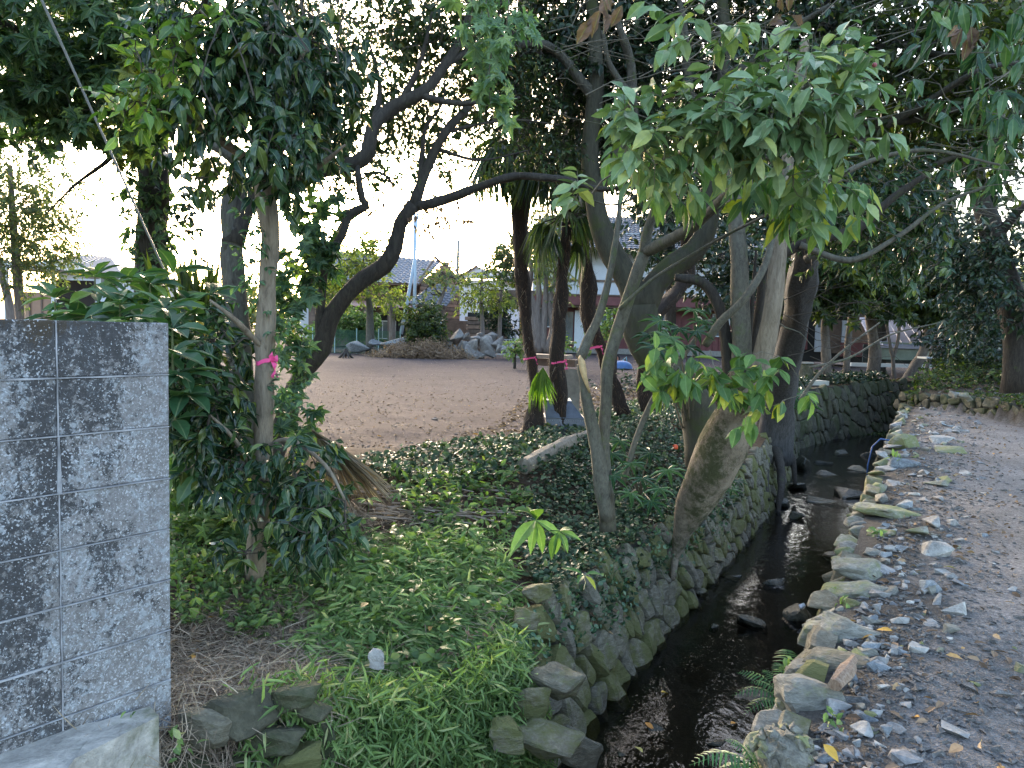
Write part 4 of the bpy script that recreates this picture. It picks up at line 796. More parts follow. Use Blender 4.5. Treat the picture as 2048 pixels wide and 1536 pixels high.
# evergreens massed behind
def bgtree(label, px, Y, r_, pts, blobs, mat, T, k, L, size, bark=B_DARK, cat='tree', name='background_tree', group=None, tw=.015, conn=.8, base_z=None):
    b = gbase(px, Y)
    t = thing(name, label, cat, b, 0, group)
    P = np.array([at(a, c, Y) for a, c in pts]); P = np.vstack([[P[0][0], P[0][1], b[2]-.15], P]); P, rr = smoothpath(P, np.linspace(r_, r_*.4, len(P)), .3); V, f = tubearr(P, rr, 8, .15, px); mb = MB(); mb.add(V, f); mb.build('trunk', bark, t, smooth=True, world=True)
    crown(t, blobs, P, mat, T, k, L, size, conn=conn, tw=tw, down=.3, shoots=False, maxlen=6, name='crown'); return t
bgtree('dense dark evergreen filling the gap behind the leaning trunk', 1560, 22, .25, [(1560, 640), (1550, 400), (1540, 200)], [(1560, 330, 22, 130, 180, 2.5, 330), (1450, 380, 22, 90, 110, 2, 150), (1640, 430, 22, 90, 110, 2, 150)], M_DARK, T_OVMED, 10, .8, .26, group='evergreens behind the creek')
bgtree('dark evergreen standing behind the shed roof', 1760, 27, .3, [(1760, 640), (1760, 400), (1750, 250)], [(1740, 380, 27, 150, 190, 2.5, 420), (1850, 520, 27, 90, 90, 2, 130)], M_DARK, T_OVMED, 10, .9, .3, group='evergreens behind the creek')
bgtree('looser evergreen whose gaps show pink sky', 1900, 30, .3, [(1900, 640), (1900, 450), (1890, 300)], [(1900, 560, 30, 110, 90, 3, 170), (1860, 250, 30, 140, 90, 3, 130), (1960, 620, 26, 110, 60, 2, 110), (1990, 440, 30, 100, 60, 2, 45)], M_DARK, T_OVMED, 10, .9, .3, group='evergreens behind the creek')
bgtree('shadowy shrub beside the white table on the far bank', 1940, 20, .1, [(1940, 690), (1940, 640)], [(1950, 685, 20, 90, 50, 1, 130), (1995, 660, 18, 60, 60, 1, 90)], M_DARK, T_OVMED, 9, .5, .15, cat='shrub', name='shrub')
bgtree('dark bushy evergreen seen between the two palms and the olive trunk', 1340, 16, .15, [(1340, 640), (1340, 450), (1330, 300)], [(1350, 420, 16, 110, 140, 1, 150), (1440, 560, 16, 50, 60, 1, 60), (1250, 250, 16, 130, 110, 1, 110), (1490, 540, 15, 60, 100, 1, 110), (1340, 520, 16, 60, 50, 1, 45)], M_DARK, T_OVMED, 10, .5, .16, group='evergreens behind the creek')
# trees across the lot
bgtree('fine-leaved grey-green tree at the left edge behind the block wall', 30, 15, .11, [(38, 600), (30, 500), (25, 420), (20, 330)], [(40, 470, 15, 80, 110, 1.2, 330), (10, 320, 15, 110, 110, 1.2, 170), (100, 430, 15, 45, 60, .8, 40), (90, 520, 15, 40, 30, .7, 24), (150, 330, 14, 80, 60, .8, 26)], M_PALE, T_SM, 16, .5, .09, bark=B_FAR, name='fine_leaved_tree', tw=.008)
for (px, pts) in ((12, [(20, 620), (5, 560), (-10, 480)]),):
    bgtree('second leaning stem at the left edge beside the fine-leaved tree', px, 14.5, .1, pts, [(-20, 420, 14.5, 80, 90, 1, 80)], M_PALE, T_SM, 14, .5, .09, bark=B_FAR, name='fine_leaved_tree', tw=.008)
bgtree('gnarled garden tree with yellow-green feathery foliage before the tiled house', 745, 34, .2, [(740, 640), (735, 590), (720, 540)], [(715, 530, 33, 70, 50, 1.5, 130), (680, 580, 33, 50, 35, 1, 60), (770, 590, 33, 45, 20, 1, 26), (740, 480, 33, 45, 22, 1, 30)], M_YG, T_SM, 14, .6, .19, bark=B_GREY, name='garden_tree', tw=.03, group='garden trees before the houses')
bgtree('slender yellow-green tree with open layered foliage behind the rock pile', 970, 37, .12, [(965, 650), (962, 600), (965, 540)], [(965, 580, 37, 42, 42, 1.5, 90), (1000, 600, 37, 34, 22, 1, 26), (930, 600, 37, 30, 12, 1, 12)], M_YG, T_SM, 12, .6, .18, bark=B_FAR, name='garden_tree', tw=.03, group='garden trees before the houses')
bgtree('second thin-stemmed tree behind the rock pile, deeper green', 1010, 38, .12, [(1000, 650), (1002, 590), (1010, 520)], [(1015, 530, 38, 36, 50, 1.5, 90), (1040, 500, 38, 30, 40, 1.5, 50)], M_OLIVE, T_SM, 14, .7, .24, bark=B_FAR, name='garden_tree', tw=.03, group='garden trees before the houses')
bgtree('leafless-looking pruned garden tree left of the tile-roofed porch', 795, 35, .16, [(785, 640), (780, 600), (765, 560)], [(770, 590, 35, 35, 20, 1, 18), (800, 620, 35, 20, 20, 1, 8)], M_YG, T_SM, 10, .6, .2, bark=B_FAR, name='garden_tree', tw=.04, group='garden trees before the houses')
bgtree('pruned tree with bare crooked branches in front of the timber gable', 880, 36, .12, [(870, 640), (885, 590), (900, 550)], [(895, 550, 36, 40, 22, 1, 40), (870, 575, 36, 25, 20, 1, 12)], M_PALE, T_SM, 10, .6, .2, bark=B_FAR, name='garden_tree', tw=.05, group='garden trees before the houses')
bgtree('cloud-pruned dark pine beside the perforated block fence', 1005, 39, .15, [(1005, 650), (1010, 620), (1000, 605)], [(985, 617, 39, 26, 8, .8, 40), (1010, 605, 39, 24, 8, .8, 40), (990, 640, 39, 32, 8, .8, 50), (1015, 658, 39, 28, 7, .8, 40)], M_DARK, T_SM, 12, .4, .18, bark=B_DARK, name='pine_tree', tw=.03)
bgtree('rounded feathery green bush before the porch roof', 850, 33, .1, [(850, 680), (850, 640)], [(850, 655, 33, 38, 28, 1, 210), (850, 625, 33, 24, 18, 1, 50)], M_OLIVE, T_SM, 14, .5, .18, cat='shrub', name='shrub')
bgtree('broad green hedge shrub behind the net fence', 705, 37, .1, [(705, 680), (705, 650)], [(705, 648, 37, 50, 28, 1.2, 230), (650, 665, 37, 30, 18, 1, 60)], M_WEED, T_SM, 14, .5, .2, cat='shrub', name='shrub')
bgtree('low green shrub at the foot of the multi-stemmed tree', 1045, 25, .05, [(1030, 700), (1030, 690)], [(1030, 690, 25, 14, 22, .4, 36), (1130, 690, 25, 14, 14, .4, 10)], M_WEED, T_SM, 12, .3, .12, cat='shrub', name='shrub')
bgtree('light green shrub before the red-walled house, right of the crooked palm', 1232, 22, .05, [(1232, 700), (1232, 660)], [(1225, 650, 22, 30, 34, .6, 46), (1195, 680, 22, 20, 20, .5, 14)], M_WEED, T_SM, 12, .3, .13, cat='shrub', name='shrub')
# multi-stemmed pale tree
t = thing('multi_stemmed_tree', 'pale twisted many-stemmed tree before the red-walled house', 'tree', gbase(1078, 25)); sk = []
for q in ([(1075, 705), (1068, 640), (1058, 590), (1062, 540), (1055, 470)], [(1080, 705), (1075, 640), (1078, 580), (1075, 500), (1080, 430)], [(1085, 700), (1088, 640), (1092, 580), (1088, 520), (1100, 450)], [(1092, 705), (1105, 660), (1100, 610), (1110, 550), (1112, 480)], [(1070, 700), (1078, 650), (1066, 600), (1050, 560)], [(1088, 700), (1120, 665), (1130, 610)]):
    sk.append(limb(t, 'trunk' if not sk else 'stem', [(a, b, 25) for a, b in q], np.linspace(.13, .05, len(q)), B_FAR, 7, .2))
crown(t, [(1085, 500, 25, 40, 70, 1, 80), (1100, 430, 25, 50, 60, 1, 60), (1110, 560, 25, 28, 50, 1, 40)], np.concatenate(sk), M_PALE, T_SM, 12, .5, .15, tw=.012, conn=.8)
# far woods: dim treeline over the houses
def woods(blobs, mat, size, label, k=12):
    C = blobpts(blobs); n = len(C)*k; P = np.repeat(C, k, 0)+rng.normal(size=(n, 3))*size*2.2
    o = scatter('far_woods', T_SM, P, unit(rng.normal(size=(n, 3))), unit(rng.normal(size=(n, 3))+np.array([0, -1, 1])), size*rng.uniform(.6, 1.3, n), mat, None, 'stuff'); tag(o, label, 'woods')
woods([(1220, 655, 75, 90, 30, 4, 300), (950, 640, 75, 240, 26, 4, 600), (420, 620, 75, 300, 30, 5, 500), (1750, 600, 70, 400, 90, 6, 1300)], M_PALE, .6, 'hazy far-off mass of trees beyond the houses')

# ------------------------------------------------------------------ houses
WHITE = simple('white plaster', (.5, .52, .57), .8, .06, 3); RED = simple('dull red cladding', (.15, .05, .05), .7, .18, 4); DARKW = simple('dark opening', (.02, .018, .018), .8, .3, 3)  # DARKW: near-black puts shade of open places into colour; also plain black parts
WOODD = simple('weathered dark timber', (.13, .09, .07), .85, .45, 2.5, .02); WOODM = simple('weathered brown boards', (.22, .14, .1), .85, .4, 3); TILE = simple('grey roof tile', (.1, .11, .14), .55, .22, 2.2, .0)
TILEB = simple('pale grey roof tile', (.17, .185, .225), .6, .15, 2); PINKR = simple('rusty pink sheet roof', (.42, .25, .22), .7, .2, 3); GLASS = simple('window glass', (.1, .12, .13), .1, .3, 1.2)
FRAME = simple('white window frame', (.6, .62, .64), .6, .05); TEAL = simple('pale teal sheet', (.33, .5, .52), .6, .1, 3); BROWNP = simple('orange-brown shutter', (.33, .2, .14), .7, .1, 3)
LILAC = simple('lilac grey sheet roof', (.34, .34, .45), .55, .12, 2); CONC = simple('grey concrete', (.25, .24, .22), .9, .25, 8, .01)
class B:  # builder in a local frame: x along the front, y away from the viewer, z up
    def __init__(s, name, label, cat, loc, rz): s.root = thing(name, label, cat, loc, rz)
    def box(s, name, c, d, mat, parent=None, kind=None):
        mb = MB(); mb.box((0, 0, 0), d, rnd=0); o = mb.build(name, mat, parent or s.root, kind)
        o.location = c if parent is None else tuple(np.array(c)-np.array(parent.location)); return o
    def roofplane(s, name, a, b, c, d, mat, rib=.28, h=.05, th=.08):
        """tiled plane: a-b eave, d-c ridge; tile columns run up the slope with lapped rows"""
        a, b, c, d = map(lambda v: np.array(v, float), (a, b, c, d)); n_ = unit(np.cross(b-a, d-a)); n_ = n_ if n_[2] > 0 else -n_
        nu = max(2, int(np.linalg.norm(b-a)/rib)); nv = max(2, int(np.linalg.norm(d-a)/(rib*1.1))); mb = MB(); V = []; f = []
        for i in range(nu*2+1):
            for j in range(nv):
                for e in (0, 1):
                    u = i/(nu*2); v = (j+e)/nv; p = (a*(1-u)+b*u)*(1-v)+(d*(1-u)+c*u)*v+n_*((h if i % 2 else 0)+(th*.5 if e == 0 else .0)); V.append(p)
        m_ = nv*2
        for i in range(nu*2):
            for j in range(m_-1): k = i*m_+j; f.append((k, k+m_, k+m_+1, k+1))
        mb.add(V, f); o = mb.build(name, mat, s.root); mb = MB(); mb.add([a-n_*th, b-n_*th, c-n_*th, d-n_*th, a, b, c, d], [(0, 3, 2, 1), (0, 1, 5, 4), (1, 2, 6, 5), (2, 3, 7, 6), (3, 0, 4, 7), (4, 5, 6, 7)]); q = mb.build('roof_board', WOODD, s.root); return o
    def window(s, c, w_, h_, n=2, name='window'):
        fr_ = s.box(name, c, (w_, .06, h_), FRAME)
        for i in range(n):
            pw = (w_-.12)/n; s.box('pane', (c[0]-w_/2+.06+pw*(i+.5), c[1]-.03, c[2]), (pw-.05, .03, h_-.12), GLASS, fr_)
# long red-and-white house
def zat(px, py, Y): return at(px, py, Y)[2]
Yh = 43.0; G = .3
pL, pR = at(1052, 700, Yh), at(1560, 700, Yh)
h = B('red_walled_house', 'long low house with white upper wall, red cladding below and pale doors', 'house', (pL[0], pL[1], G), 0)
W_ = pR[0]-pL[0]; H1 = zat(1200, 607, Yh)-G; H2 = zat(1200, 560, Yh)-G; H3 = zat(1200, 470, Yh)-G
h.box('wall', (W_/2, 3.2, H1/2), (W_, 6, H1), RED); h.box('upper_wall', (W_/2, 3.6, (H1+H2)/2+.3), (W_-.6, 5.6, H2-H1+1.1), WHITE)
h.box('beam', (W_/2, .76, H2), (W_-.5, .08, .12), WOODD); h.box('eave_fascia', (W_/2, -.3, H1+.12), (W_+.4, 1.1, .5), RED); h.box('eave_cap', (W_/2, -.3, H1+.42), (W_+.5, 1.2, .08), WOODD); h.box('eave_soffit', (W_/2, -.25, H1-.2), (W_, .9, .1), WOODD)
h.box('plinth', (W_/2, .1, .15), (W_+.05, .4, .3), CONC)
for i in range(int(W_/.28)):
    pass
for k in range(40):
    x = .2+k*W_/40
    if x < W_-.1: h.box('cladding_rib', (x, .17, H1*.42), (.05, .05, H1*.62), RED)
def hx(px): return at(px, 660, Yh)[0]-pL[0]
def hz(py): return zat(1200, py, Yh)-G
for (a, b, top, bot) in ((1149, 1172, 622, 705),): h.box('door', ((hx(a)+hx(b))/2, .1, (hz(top)+hz(bot))/2), (hx(b)-hx(a), .1, hz(top)-hz(bot)), FRAME); 
o = h.box('door', ((hx(1130)+hx(1146))/2, .12, (hz(625)+hz(690))/2), (hx(1146)-hx(1130), .08, hz(625)-hz(690)), GLASS)
h.window(((hx(1312)+hx(1343))/2, .1, (hz(617)+hz(655))/2), hx(1343)-hx(1312), hz(617)-hz(655)); h.window(((hx(1062)+hx(1125))/2, .1, (hz(618)+hz(657))/2), hx(1125)-hx(1062), hz(618)-hz(657), 3)
h.window(((hx(1200)+hx(1225))/2, .1, (hz(617)+hz(655))/2), hx(1225)-hx(1200), hz(617)-hz(655)); h.window(((hx(1425)+hx(1460))/2, .1, (hz(622)+hz(668))/2), hx(1460)-hx(1425), hz(622)-hz(668))
h.roofplane('roof', (-.8, -.6, H3-.8), (W_+.5, -.6, H3-.8), (W_-1, 4, H3+1.6), (1, 4, H3+1.6), TILE); h.box('gable_wall', (W_/2, 3.8, (H2+H3)/2), (W_-1, 5, H3-H2+.6), WHITE)
# white house farther right its doorway shade painted as a near-black body
Yw = 33.; pL = at(1568, 700, Yw); h = B('white_walled_house', 'white-walled house with near-black painted doorway shade seen under the small trees', 'house', (pL[0], pL[1], .45), 0); HH = zat(1650, 560, Yw)-.45; Ww = at(1745, 700, Yw)[0]-pL[0]
def hx(px): return at(px, 660, Yw)[0]-pL[0]
def hz(py): return zat(1650, py, Yw)-.45
h.box('wall', (Ww/2, 2, HH/2), (Ww, 3.8, HH), DARKW)  # near-black body stands in for the shade inside the doorway
for (a, b, t_, bo, mt, nm) in ((1578, 1597, 655, 700, WHITE, 'wall_panel'), (1598, 1616, 655, 700, RED, 'red_panel'), (1632, 1650, 645, 704, WHITE, 'wall_panel'), (1684, 1697, 640, 684, WHITE, 'wall_panel'), (1652, 1682, 640, 706, WOODD, 'timber_panel'), (1682, 1740, 684, 712, RED, 'red_panel'), (1700, 1745, 630, 684, WOODM, 'timber_panel'), (1570, 1745, 590, 630, WOODD, 'eave_band')):
    h.box(nm, ((hx(a)+hx(b))/2, .04, (hz(t_)+hz(bo))/2), (hx(b)-hx(a), .12, hz(t_)-hz(bo)), mt)
h.window((hx(1642), .02, hz(640)), hx(1653)-hx(1632), hz(620)-hz(656), 1); h.roofplane('roof', (-.5, -.7, HH-.1), (Ww+.5, -.7, HH-.1), (Ww, 2.5, HH+1.2), (0, 2.5, HH+1.2), TILE)
# shed with the lilac roof
Ys = 27.; pL = at(1752, 700, Ys); h = B('open_shed', 'open shed with a sloping lilac sheet roof and dark inside, behind the small trees', 'shed', (pL[0], pL[1], .6), R(-14)); L_ = 5.2
z0 = zat(1752, 690, Ys)-.6; z1 = zat(1752, 652, Ys)-.6
mb = MB(); mb.add([(-.2, -.6, z0), (L_, -.6, z0-.05), (L_, 2.2, z1+.2), (-.2, 2.2, z1+.35), (-.2, -.6, z0-.08), (L_, -.6, z0-.13), (L_, 2.2, z1+.12), (-.2, 2.2, z1+.27)], [(0, 1, 2, 3), (7, 6, 5, 4), (0, 4, 5, 1), (1, 5, 6, 2), (2, 6, 7, 3), (3, 7, 4, 0)])
mb.build('roof', LILAC, h.root)
for k in range(16): 
    x = .1+k*.32; mb = MB(); mb.tube([(x, -.6, z0+.0), (x, 2.2, z1+.29)], .025, 4); mb.build('roof_rib', LILAC, h.root)
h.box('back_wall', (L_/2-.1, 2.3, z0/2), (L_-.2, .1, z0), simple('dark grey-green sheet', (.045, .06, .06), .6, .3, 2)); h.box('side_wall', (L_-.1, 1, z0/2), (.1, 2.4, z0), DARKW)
h.box('front_panel', (1.2, -.4, .5), (2.3, .06, .6), simple('dusty green glass', (.2, .25, .22), .3, .3, 3)); 
for x in (0, 2.5, L_-.1): h.box('post', (x, -.5, z0/2), (.09, .09, z0), WOODD)
o = MB(); p0 = at(1700, 735, 26); p1 = at(1900, 745, 26); c = (p0+p1)/2; o.box((0, 0, 0), (p1[0]-p0[0], .15, .12)); q = tag(o.build('concrete_kerb', simple('white painted concrete', (.6, .6, .6), .8, .1)), 'long white kerb running behind the small trees, in front of the shed', 'kerb'); q.location = (c[0], c[1], .62)
wt = thing('white_table', 'white table with pale panelled front beside the leaning stems', 'table', gbase(1865, 22)); P = at(1850, 714, 22); P2 = at(1884, 714, 22); w_ = P2[0]-P[0]; zb = wt.location[2]; hh = P[2]-zb
mb = MB(); mb.box((0, 0, hh-.02), (w_+.1, .5, .05)); o = mb.build('tabletop', FRAME, wt)
for sx in (-1, 1):
    mb = MB(); mb.box((sx*w_/2, 0, hh/2), (.06, .45, hh)); mb.build('leg', FRAME, wt)
mb = MB(); mb.box((.1, .05, hh/2-.1), (w_*.6, .04, hh*.75)); mb.build('front_panel', simple('pale blue panel', (.5, .56, .66), .5, .08), wt)
# tiled house with the timber gable
Yt = 46.; pC = at(868, 690, Yt); h = B('tile_roofed_house', 'old Japanese house with grey tiled roof and dark timber gable beyond the rock pile', 'house', (pC[0], pC[1], .3), R(0))
sc_ = Yt/F
def X(px): return (px-868)*sc_
def Z(py): return zat(868, py, Yt)-.3
h.box('wall', (X(735), 3.2, Z(562)/2), (X(860)-X(620), 6, Z(562)), WOODD)
h.roofplane('roof', (X(628), -1.2, Z(572)), (X(842), -1.6, Z(572)), (X(868), 3, Z(513)), (X(655), 3, Z(498)), TILEB, .3, .07)
# gable triangle facing right-front, made of boards
gA, gB, gT = np.array([X(842), -.9, 0]), np.array([X(912), 2.2, 0]), np.array([X(866), 1.4, 0])
nB = 16; zt_ = Z(520); zb_ = Z(575)
for k in range(22):
    za = Z(690)+(zt_-Z(690))*k/22; zc = Z(690)+(zt_-Z(690))*(k+1)/22
    if za < zb_: a_, b_ = gA, gB
    else: u = (za-zb_)/(zt_-zb_); a_, b_ = gA*(1-u)+(gA*.35+gB*.65)*u, gB*(1-u)+(gA*.35+gB*.65)*u*1.0
    mid = (a_+b_)/2; L2 = np.linalg.norm(b_-a_); an = math.atan2(b_[1]-a_[1], b_[0]-a_[0])
    mb = MB(); mb.box((0, 0, 0), (max(.2, L2), .08, (zc-za)*.86)); o = mb.build('board', WOODM if k % 3 else WOODD, h.root); o.location = (mid[0], mid[1]+.05, (za+zc)/2); o.rotation_euler = (0, R(random.uniform(-.3, .3)), an)
mb = MB(); mb.add([gA+[0, .15, 0], gB+[0, .15, 0], gB+[0, .15, zb_], (gA*.35+gB*.65)+[0, .15, zt_], gA+[0, .15, zb_]], [(0, 1, 2, 3, 4)]); mb.build('gable_wall', DARKW, h.root)
for (s_, e_) in (((X(862), 1., Z(510)), (X(916), 2.3, Z(556))), ((X(864), 1., Z(512)), (X(838), -1.6, Z(574)))):
    mb = MB(); mb.tube([s_, e_], .08, 4); mb.build('barge_board', WOODD, h.root)
h.box('lower_wall', (X(880), 3, Z(640)/2), (X(930)-X(830), 4, Z(640)), WOODM)
h.roofplane('porch_roof', (X(826), -3.4, Z(613)), (X(900), -3.2, Z(616)), (X(925), -1, Z(572)), (X(868), -1, Z(570)), TILE, .3, .07)
h.box('porch_post', (X(838), -3, Z(615)/2), (.15, .15, Z(615)), WOODD); h.box('porch_post', (X(895), -3, Z(617)/2), (.15, .15, Z(617)), WOODD); h.box('porch_panel', (X(878), -2.6, Z(640)/2), (X(893)-X(862), .1, Z(640)), WHITE)
mb = MB(); mb.add([(X(702), -2.6, Z(616)), (X(840), -2.6, Z(618)), (X(840), -.2, Z(607)), (X(702), -.2, Z(605)), (X(702), -2.6, Z(618)), (X(840), -2.6, Z(620)), (X(840), -.2, Z(609)), (X(702), -.2, Z(607))], [(0, 1, 2, 3), (7, 6, 5, 4), (0, 4, 5, 1), (1, 5, 6, 2), (2, 6, 7, 3), (3, 7, 4, 0)]); mb.build('lean_to_roof', PINKR, h.root)
for px in (712, 745, 790, 825): h.box('post', (X(px), -2.4, Z(618)/2), (.13, .13, Z(618)), WOODD)
h.box('opening_shade', (X(770), .1, Z(640)/2), (X(830)-X(710), .1, Z(625)), DARKW); h.window((X(765), .0, Z(662)), 1.6, 1.1); h.box('wall_panel', (X(735), -.0, Z(585)), (2.6, .06, .9), WOODM)  # first box: near-black sheet standing in for the shade under the lean-to
# timber wall shed between (board by board)
Yb = 44.; pC = at(975, 690, Yb); h = B('timber_storehouse', 'low storehouse of dark horizontal boards behind the rock pile', 'shed', (pC[0], pC[1], .3), 0); sc_ = Yb/F
for k in range(11):
    z = .12+k*.24
    if z > zat(975, 632, Yb)-.3: break
    h.box('board', (random.uniform(-.05, .05), 0, z), ((995-905)*sc_, .06+.04*(k % 2), .2), WOODM if k % 2 else WOODD)
h.box('wall', (.0, 1.2, 1.1), ((990-908)*sc_, 2.2, 2.1), DARKW)
mb = MB(); mb.box(((1025-975)*sc_, 0, zat(975, 596, Yb)-.3), (2.6, 1.5, .9)); mb.build('eave', WOODD, h.root)
# small gable beyond
Yg = 60.; pC = at(975, 690, Yg); h = B('far_gabled_house', 'far white house with a small pale tiled gable against the sky', 'house', (pC[0], pC[1], .3), 0); sc_ = Yg/F
def Zg(py): return zat(975, py, Yg)-.3
h.box('wall', (0, 3, Zg(560)/2), ((1040-915)*sc_, 5, Zg(560)), WHITE)
mb = MB(); mb.add([(-2.2, -.1, Zg(558)), (1.2, -.1, Zg(558)), (-.9, -.1, Zg(534))], [(0, 1, 2)]); mb.build('gable', WHITE, h.root)
h.roofplane('roof', (1.3, -.4, Zg(562)), (4.5, -.4, Zg(560)), (3.2, 4, Zg(532)), (-.9, 4, Zg(532)), TILEB, .4); h.roofplane('roof_plane', (-2.6, -.4, Zg(560)), (-.9, -.4, Zg(532)), (-.9, 4, Zg(531)), (-2.6, 4, Zg(559)), TILEB, .4)
# left: hipped roofs and the carport
Yl = 55.; pC = at(180, 640, Yl); h = B('hip_roofed_house', 'pale house with two overlapping grey hipped roofs beyond the shrub', 'house', (pC[0], pC[1], .3), 0); sc_ = Yl/F
def Zl(py): return zat(180, py, Yl)-.3
h.box('wall', (.3, 4, Zl(545)/2), ((270-95)*sc_, 6, Zl(545)), simple('pinkish render', (.5, .46, .46), .8, .08, 2)); 
def hip(x0, x1, xa, xb, ye, zr, yb, nm):
    h.roofplane(nm, ((x0-180)*sc_, -.6, ye), ((x1-180)*sc_, -.6, ye), ((xb-180)*sc_, 3.5, zr), ((xa-180)*sc_, 3.5, zr), TILEB, .45, .06)
    mb = MB(); mb.add([((x1-180)*sc_, -.6, ye), ((x1-180)*sc_, 7, ye), ((xb-180)*sc_, 3.5, zr), ((x0-180)*sc_, -.6, ye), ((x0-180)*sc_, 7, ye), ((xa-180)*sc_, 3.5, zr)], [(0, 1, 2), (4, 3, 5), (1, 4, 5, 2)]); mb.build('hip', TILEB, h.root)
hip(76, 225, 108, 168, Zl(532), Zl(503), 0, 'roof')
for o_ in (1,):
    h.box('wing_wall', ((215-180)*sc_, -.6, Zl(560)/2), ((262-165)*sc_, 2, Zl(560)), WHITE)
mb = MB(); a = (160-180)*sc_; b = (275-180)*sc_
mb.add([(a, -2.2, Zl(548)), (b, -2.2, Zl(548)), ((212-180)*sc_, .8, Zl(513)), ((200-180)*sc_, .8, Zl(513)), (b, 2, Zl(548)), (a, 2, Zl(548))], [(0, 1, 2, 3), (1, 4, 2), (5, 0, 3), (4, 5, 3, 2)]); mb.build('wing_roof', TILE, h.root)
h.window(((245-180)*sc_, -1.65, Zl(562)), 1.4, 1.2)
Yc = 24.; pC = at(75, 632, Yc); h = B('carport', 'white-framed carport with an orange-brown folding shutter behind the block wall', 'carport', (pC[0], pC[1], .3), 0); sc_ = Yc/F
def Zc(py): return zat(75, py, Yc)-.3
for (x, w_) in ((-.62*2.3/1, .1), (.52, .1)): pass
h.box('shutter', (-.05, .1, (Zc(640)+Zc(584))/2), ((106-35)*sc_, .05, Zc(584)-Zc(640)), BROWNP)
for px in (35, 58, 82, 104): h.box('shutter_rib', ((px-75)*sc_, .06, (Zc(640)+Zc(584))/2), (.05, .05, Zc(584)-Zc(640)), WOODD)
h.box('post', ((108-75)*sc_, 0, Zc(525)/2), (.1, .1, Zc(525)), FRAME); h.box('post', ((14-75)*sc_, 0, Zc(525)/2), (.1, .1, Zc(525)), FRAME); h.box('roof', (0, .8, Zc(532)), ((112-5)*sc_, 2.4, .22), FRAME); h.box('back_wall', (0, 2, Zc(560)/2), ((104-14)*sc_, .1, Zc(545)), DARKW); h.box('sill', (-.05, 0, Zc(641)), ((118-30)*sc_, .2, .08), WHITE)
# teal sheet building and net fence
Yn = 48.; pC = at(655, 690, Yn); h = B('teal_sheet_building', 'pale teal sheet-clad building behind the arching trunk', 'building', (pC[0], pC[1], .3), 0); sc_ = Yn/F
h.box('wall', (0, 2, (zat(655, 575, Yn)-.3)/2), ((705-622)*sc_, 3.5, zat(655, 575, Yn)-.3), TEAL)
for k in range(14): h.box('sheet_rib', (-1.2+k*.19, .24, (zat(655, 575, Yn)-.3)/2), (.04, .05, zat(655, 577, Yn)-.3), TEAL)
h.box('side_wall', ((612-655)*sc_, 1.5, (zat(655, 560, Yn)-.3)/2), (.8, 3, zat(655, 560, Yn)-.3), WHITE)
nf = thing('net_fence', 'green net fence along the left side of the lot', 'fence', gbase(690, 35)); NETM = leafmat('green net', [(0, (.06, .15, .12)), (1, (.09, .2, .16))], .8, .4, False); mb = MB(); hb = 1.05
P0_, P1_ = gbase(625, 35), gbase(800, 35.5); Ld = P1_-P0_; nn = 150
for k in range(nn+1):
    p = P0_+Ld*k/nn; mb.tube([p, p+[0, 0, hb]], .006, 3, random.random())
for k in range(24): z = k*hb/23; mb.tube([P0_+[0, 0, z], P1_+[0, 0, z]], .006, 3, random.random())
mb.build('net', NETM, nf, 'stuff', world=True)
for k in range(5):
    p = P0_+Ld*k/4; mb = MB(); mb.tube([p, p+[0, 0, hb+.1]], .025, 5); mb.build('post', TEAL, nf, world=True)
# leaning poles, utility pole
BLUEP = simple('pale bluish pole', (.45, .55, .68), .5, .12, 2)
for lab, q in (('pale bluish pole leaning right, left one of the crossed pair', [(802, 668), (817, 590), (829, 520), (836, 400)]), ('upright pale bluish pole standing behind the leaning one', [(828, 650), (830, 560), (829, 480), (830, 380)])):
    mb = MB(); mb.tube([at(a, b, 36) for a, b in q], [.09, .08, .07, .04], 8); tag(mb.build('leaning_pole', BLUEP, smooth=True), lab, 'pole')
mb = MB(); mb.tube([at(915, 640, 55), at(915, 540, 55), at(917, 480, 55)], [.14, .12, .1], 8); tag(mb.build('utility_pole', CONC, smooth=True), 'distant grey utility pole rising behind the timber gable', 'pole')
# perforated block fence
bf = thing('perforated_block_fence', 'low grey block fence with a row of pierced blocks, right of the rock pile', 'fence', gbase(1018, 38)); p0 = gbase(996, 38); w_ = gbase(1042, 38)[0]-p0[0]; blm = simple('grey fence block', (.4, .41, .44), .85, .1, 10)
nbk = int(w_/.4)
for r_ in range(4):
    for k in range(nbk):
        c = p0+np.array([.2+k*.4, 0, .1+r_*.2]); mb = MB()
        if r_ == 3:
            mb.box(c+[0, 0, .085], (.39, .12, .03)); mb.box(c-[0, 0, .085], (.39, .12, .03))
            for q in (-.18, -.06, .06, .18): mb.box(c+[q, 0, 0], (.03, .12, .15))
        else: mb.box(c, (.392, .12, .192))
        mb.build('block', blm, bf, world=True)
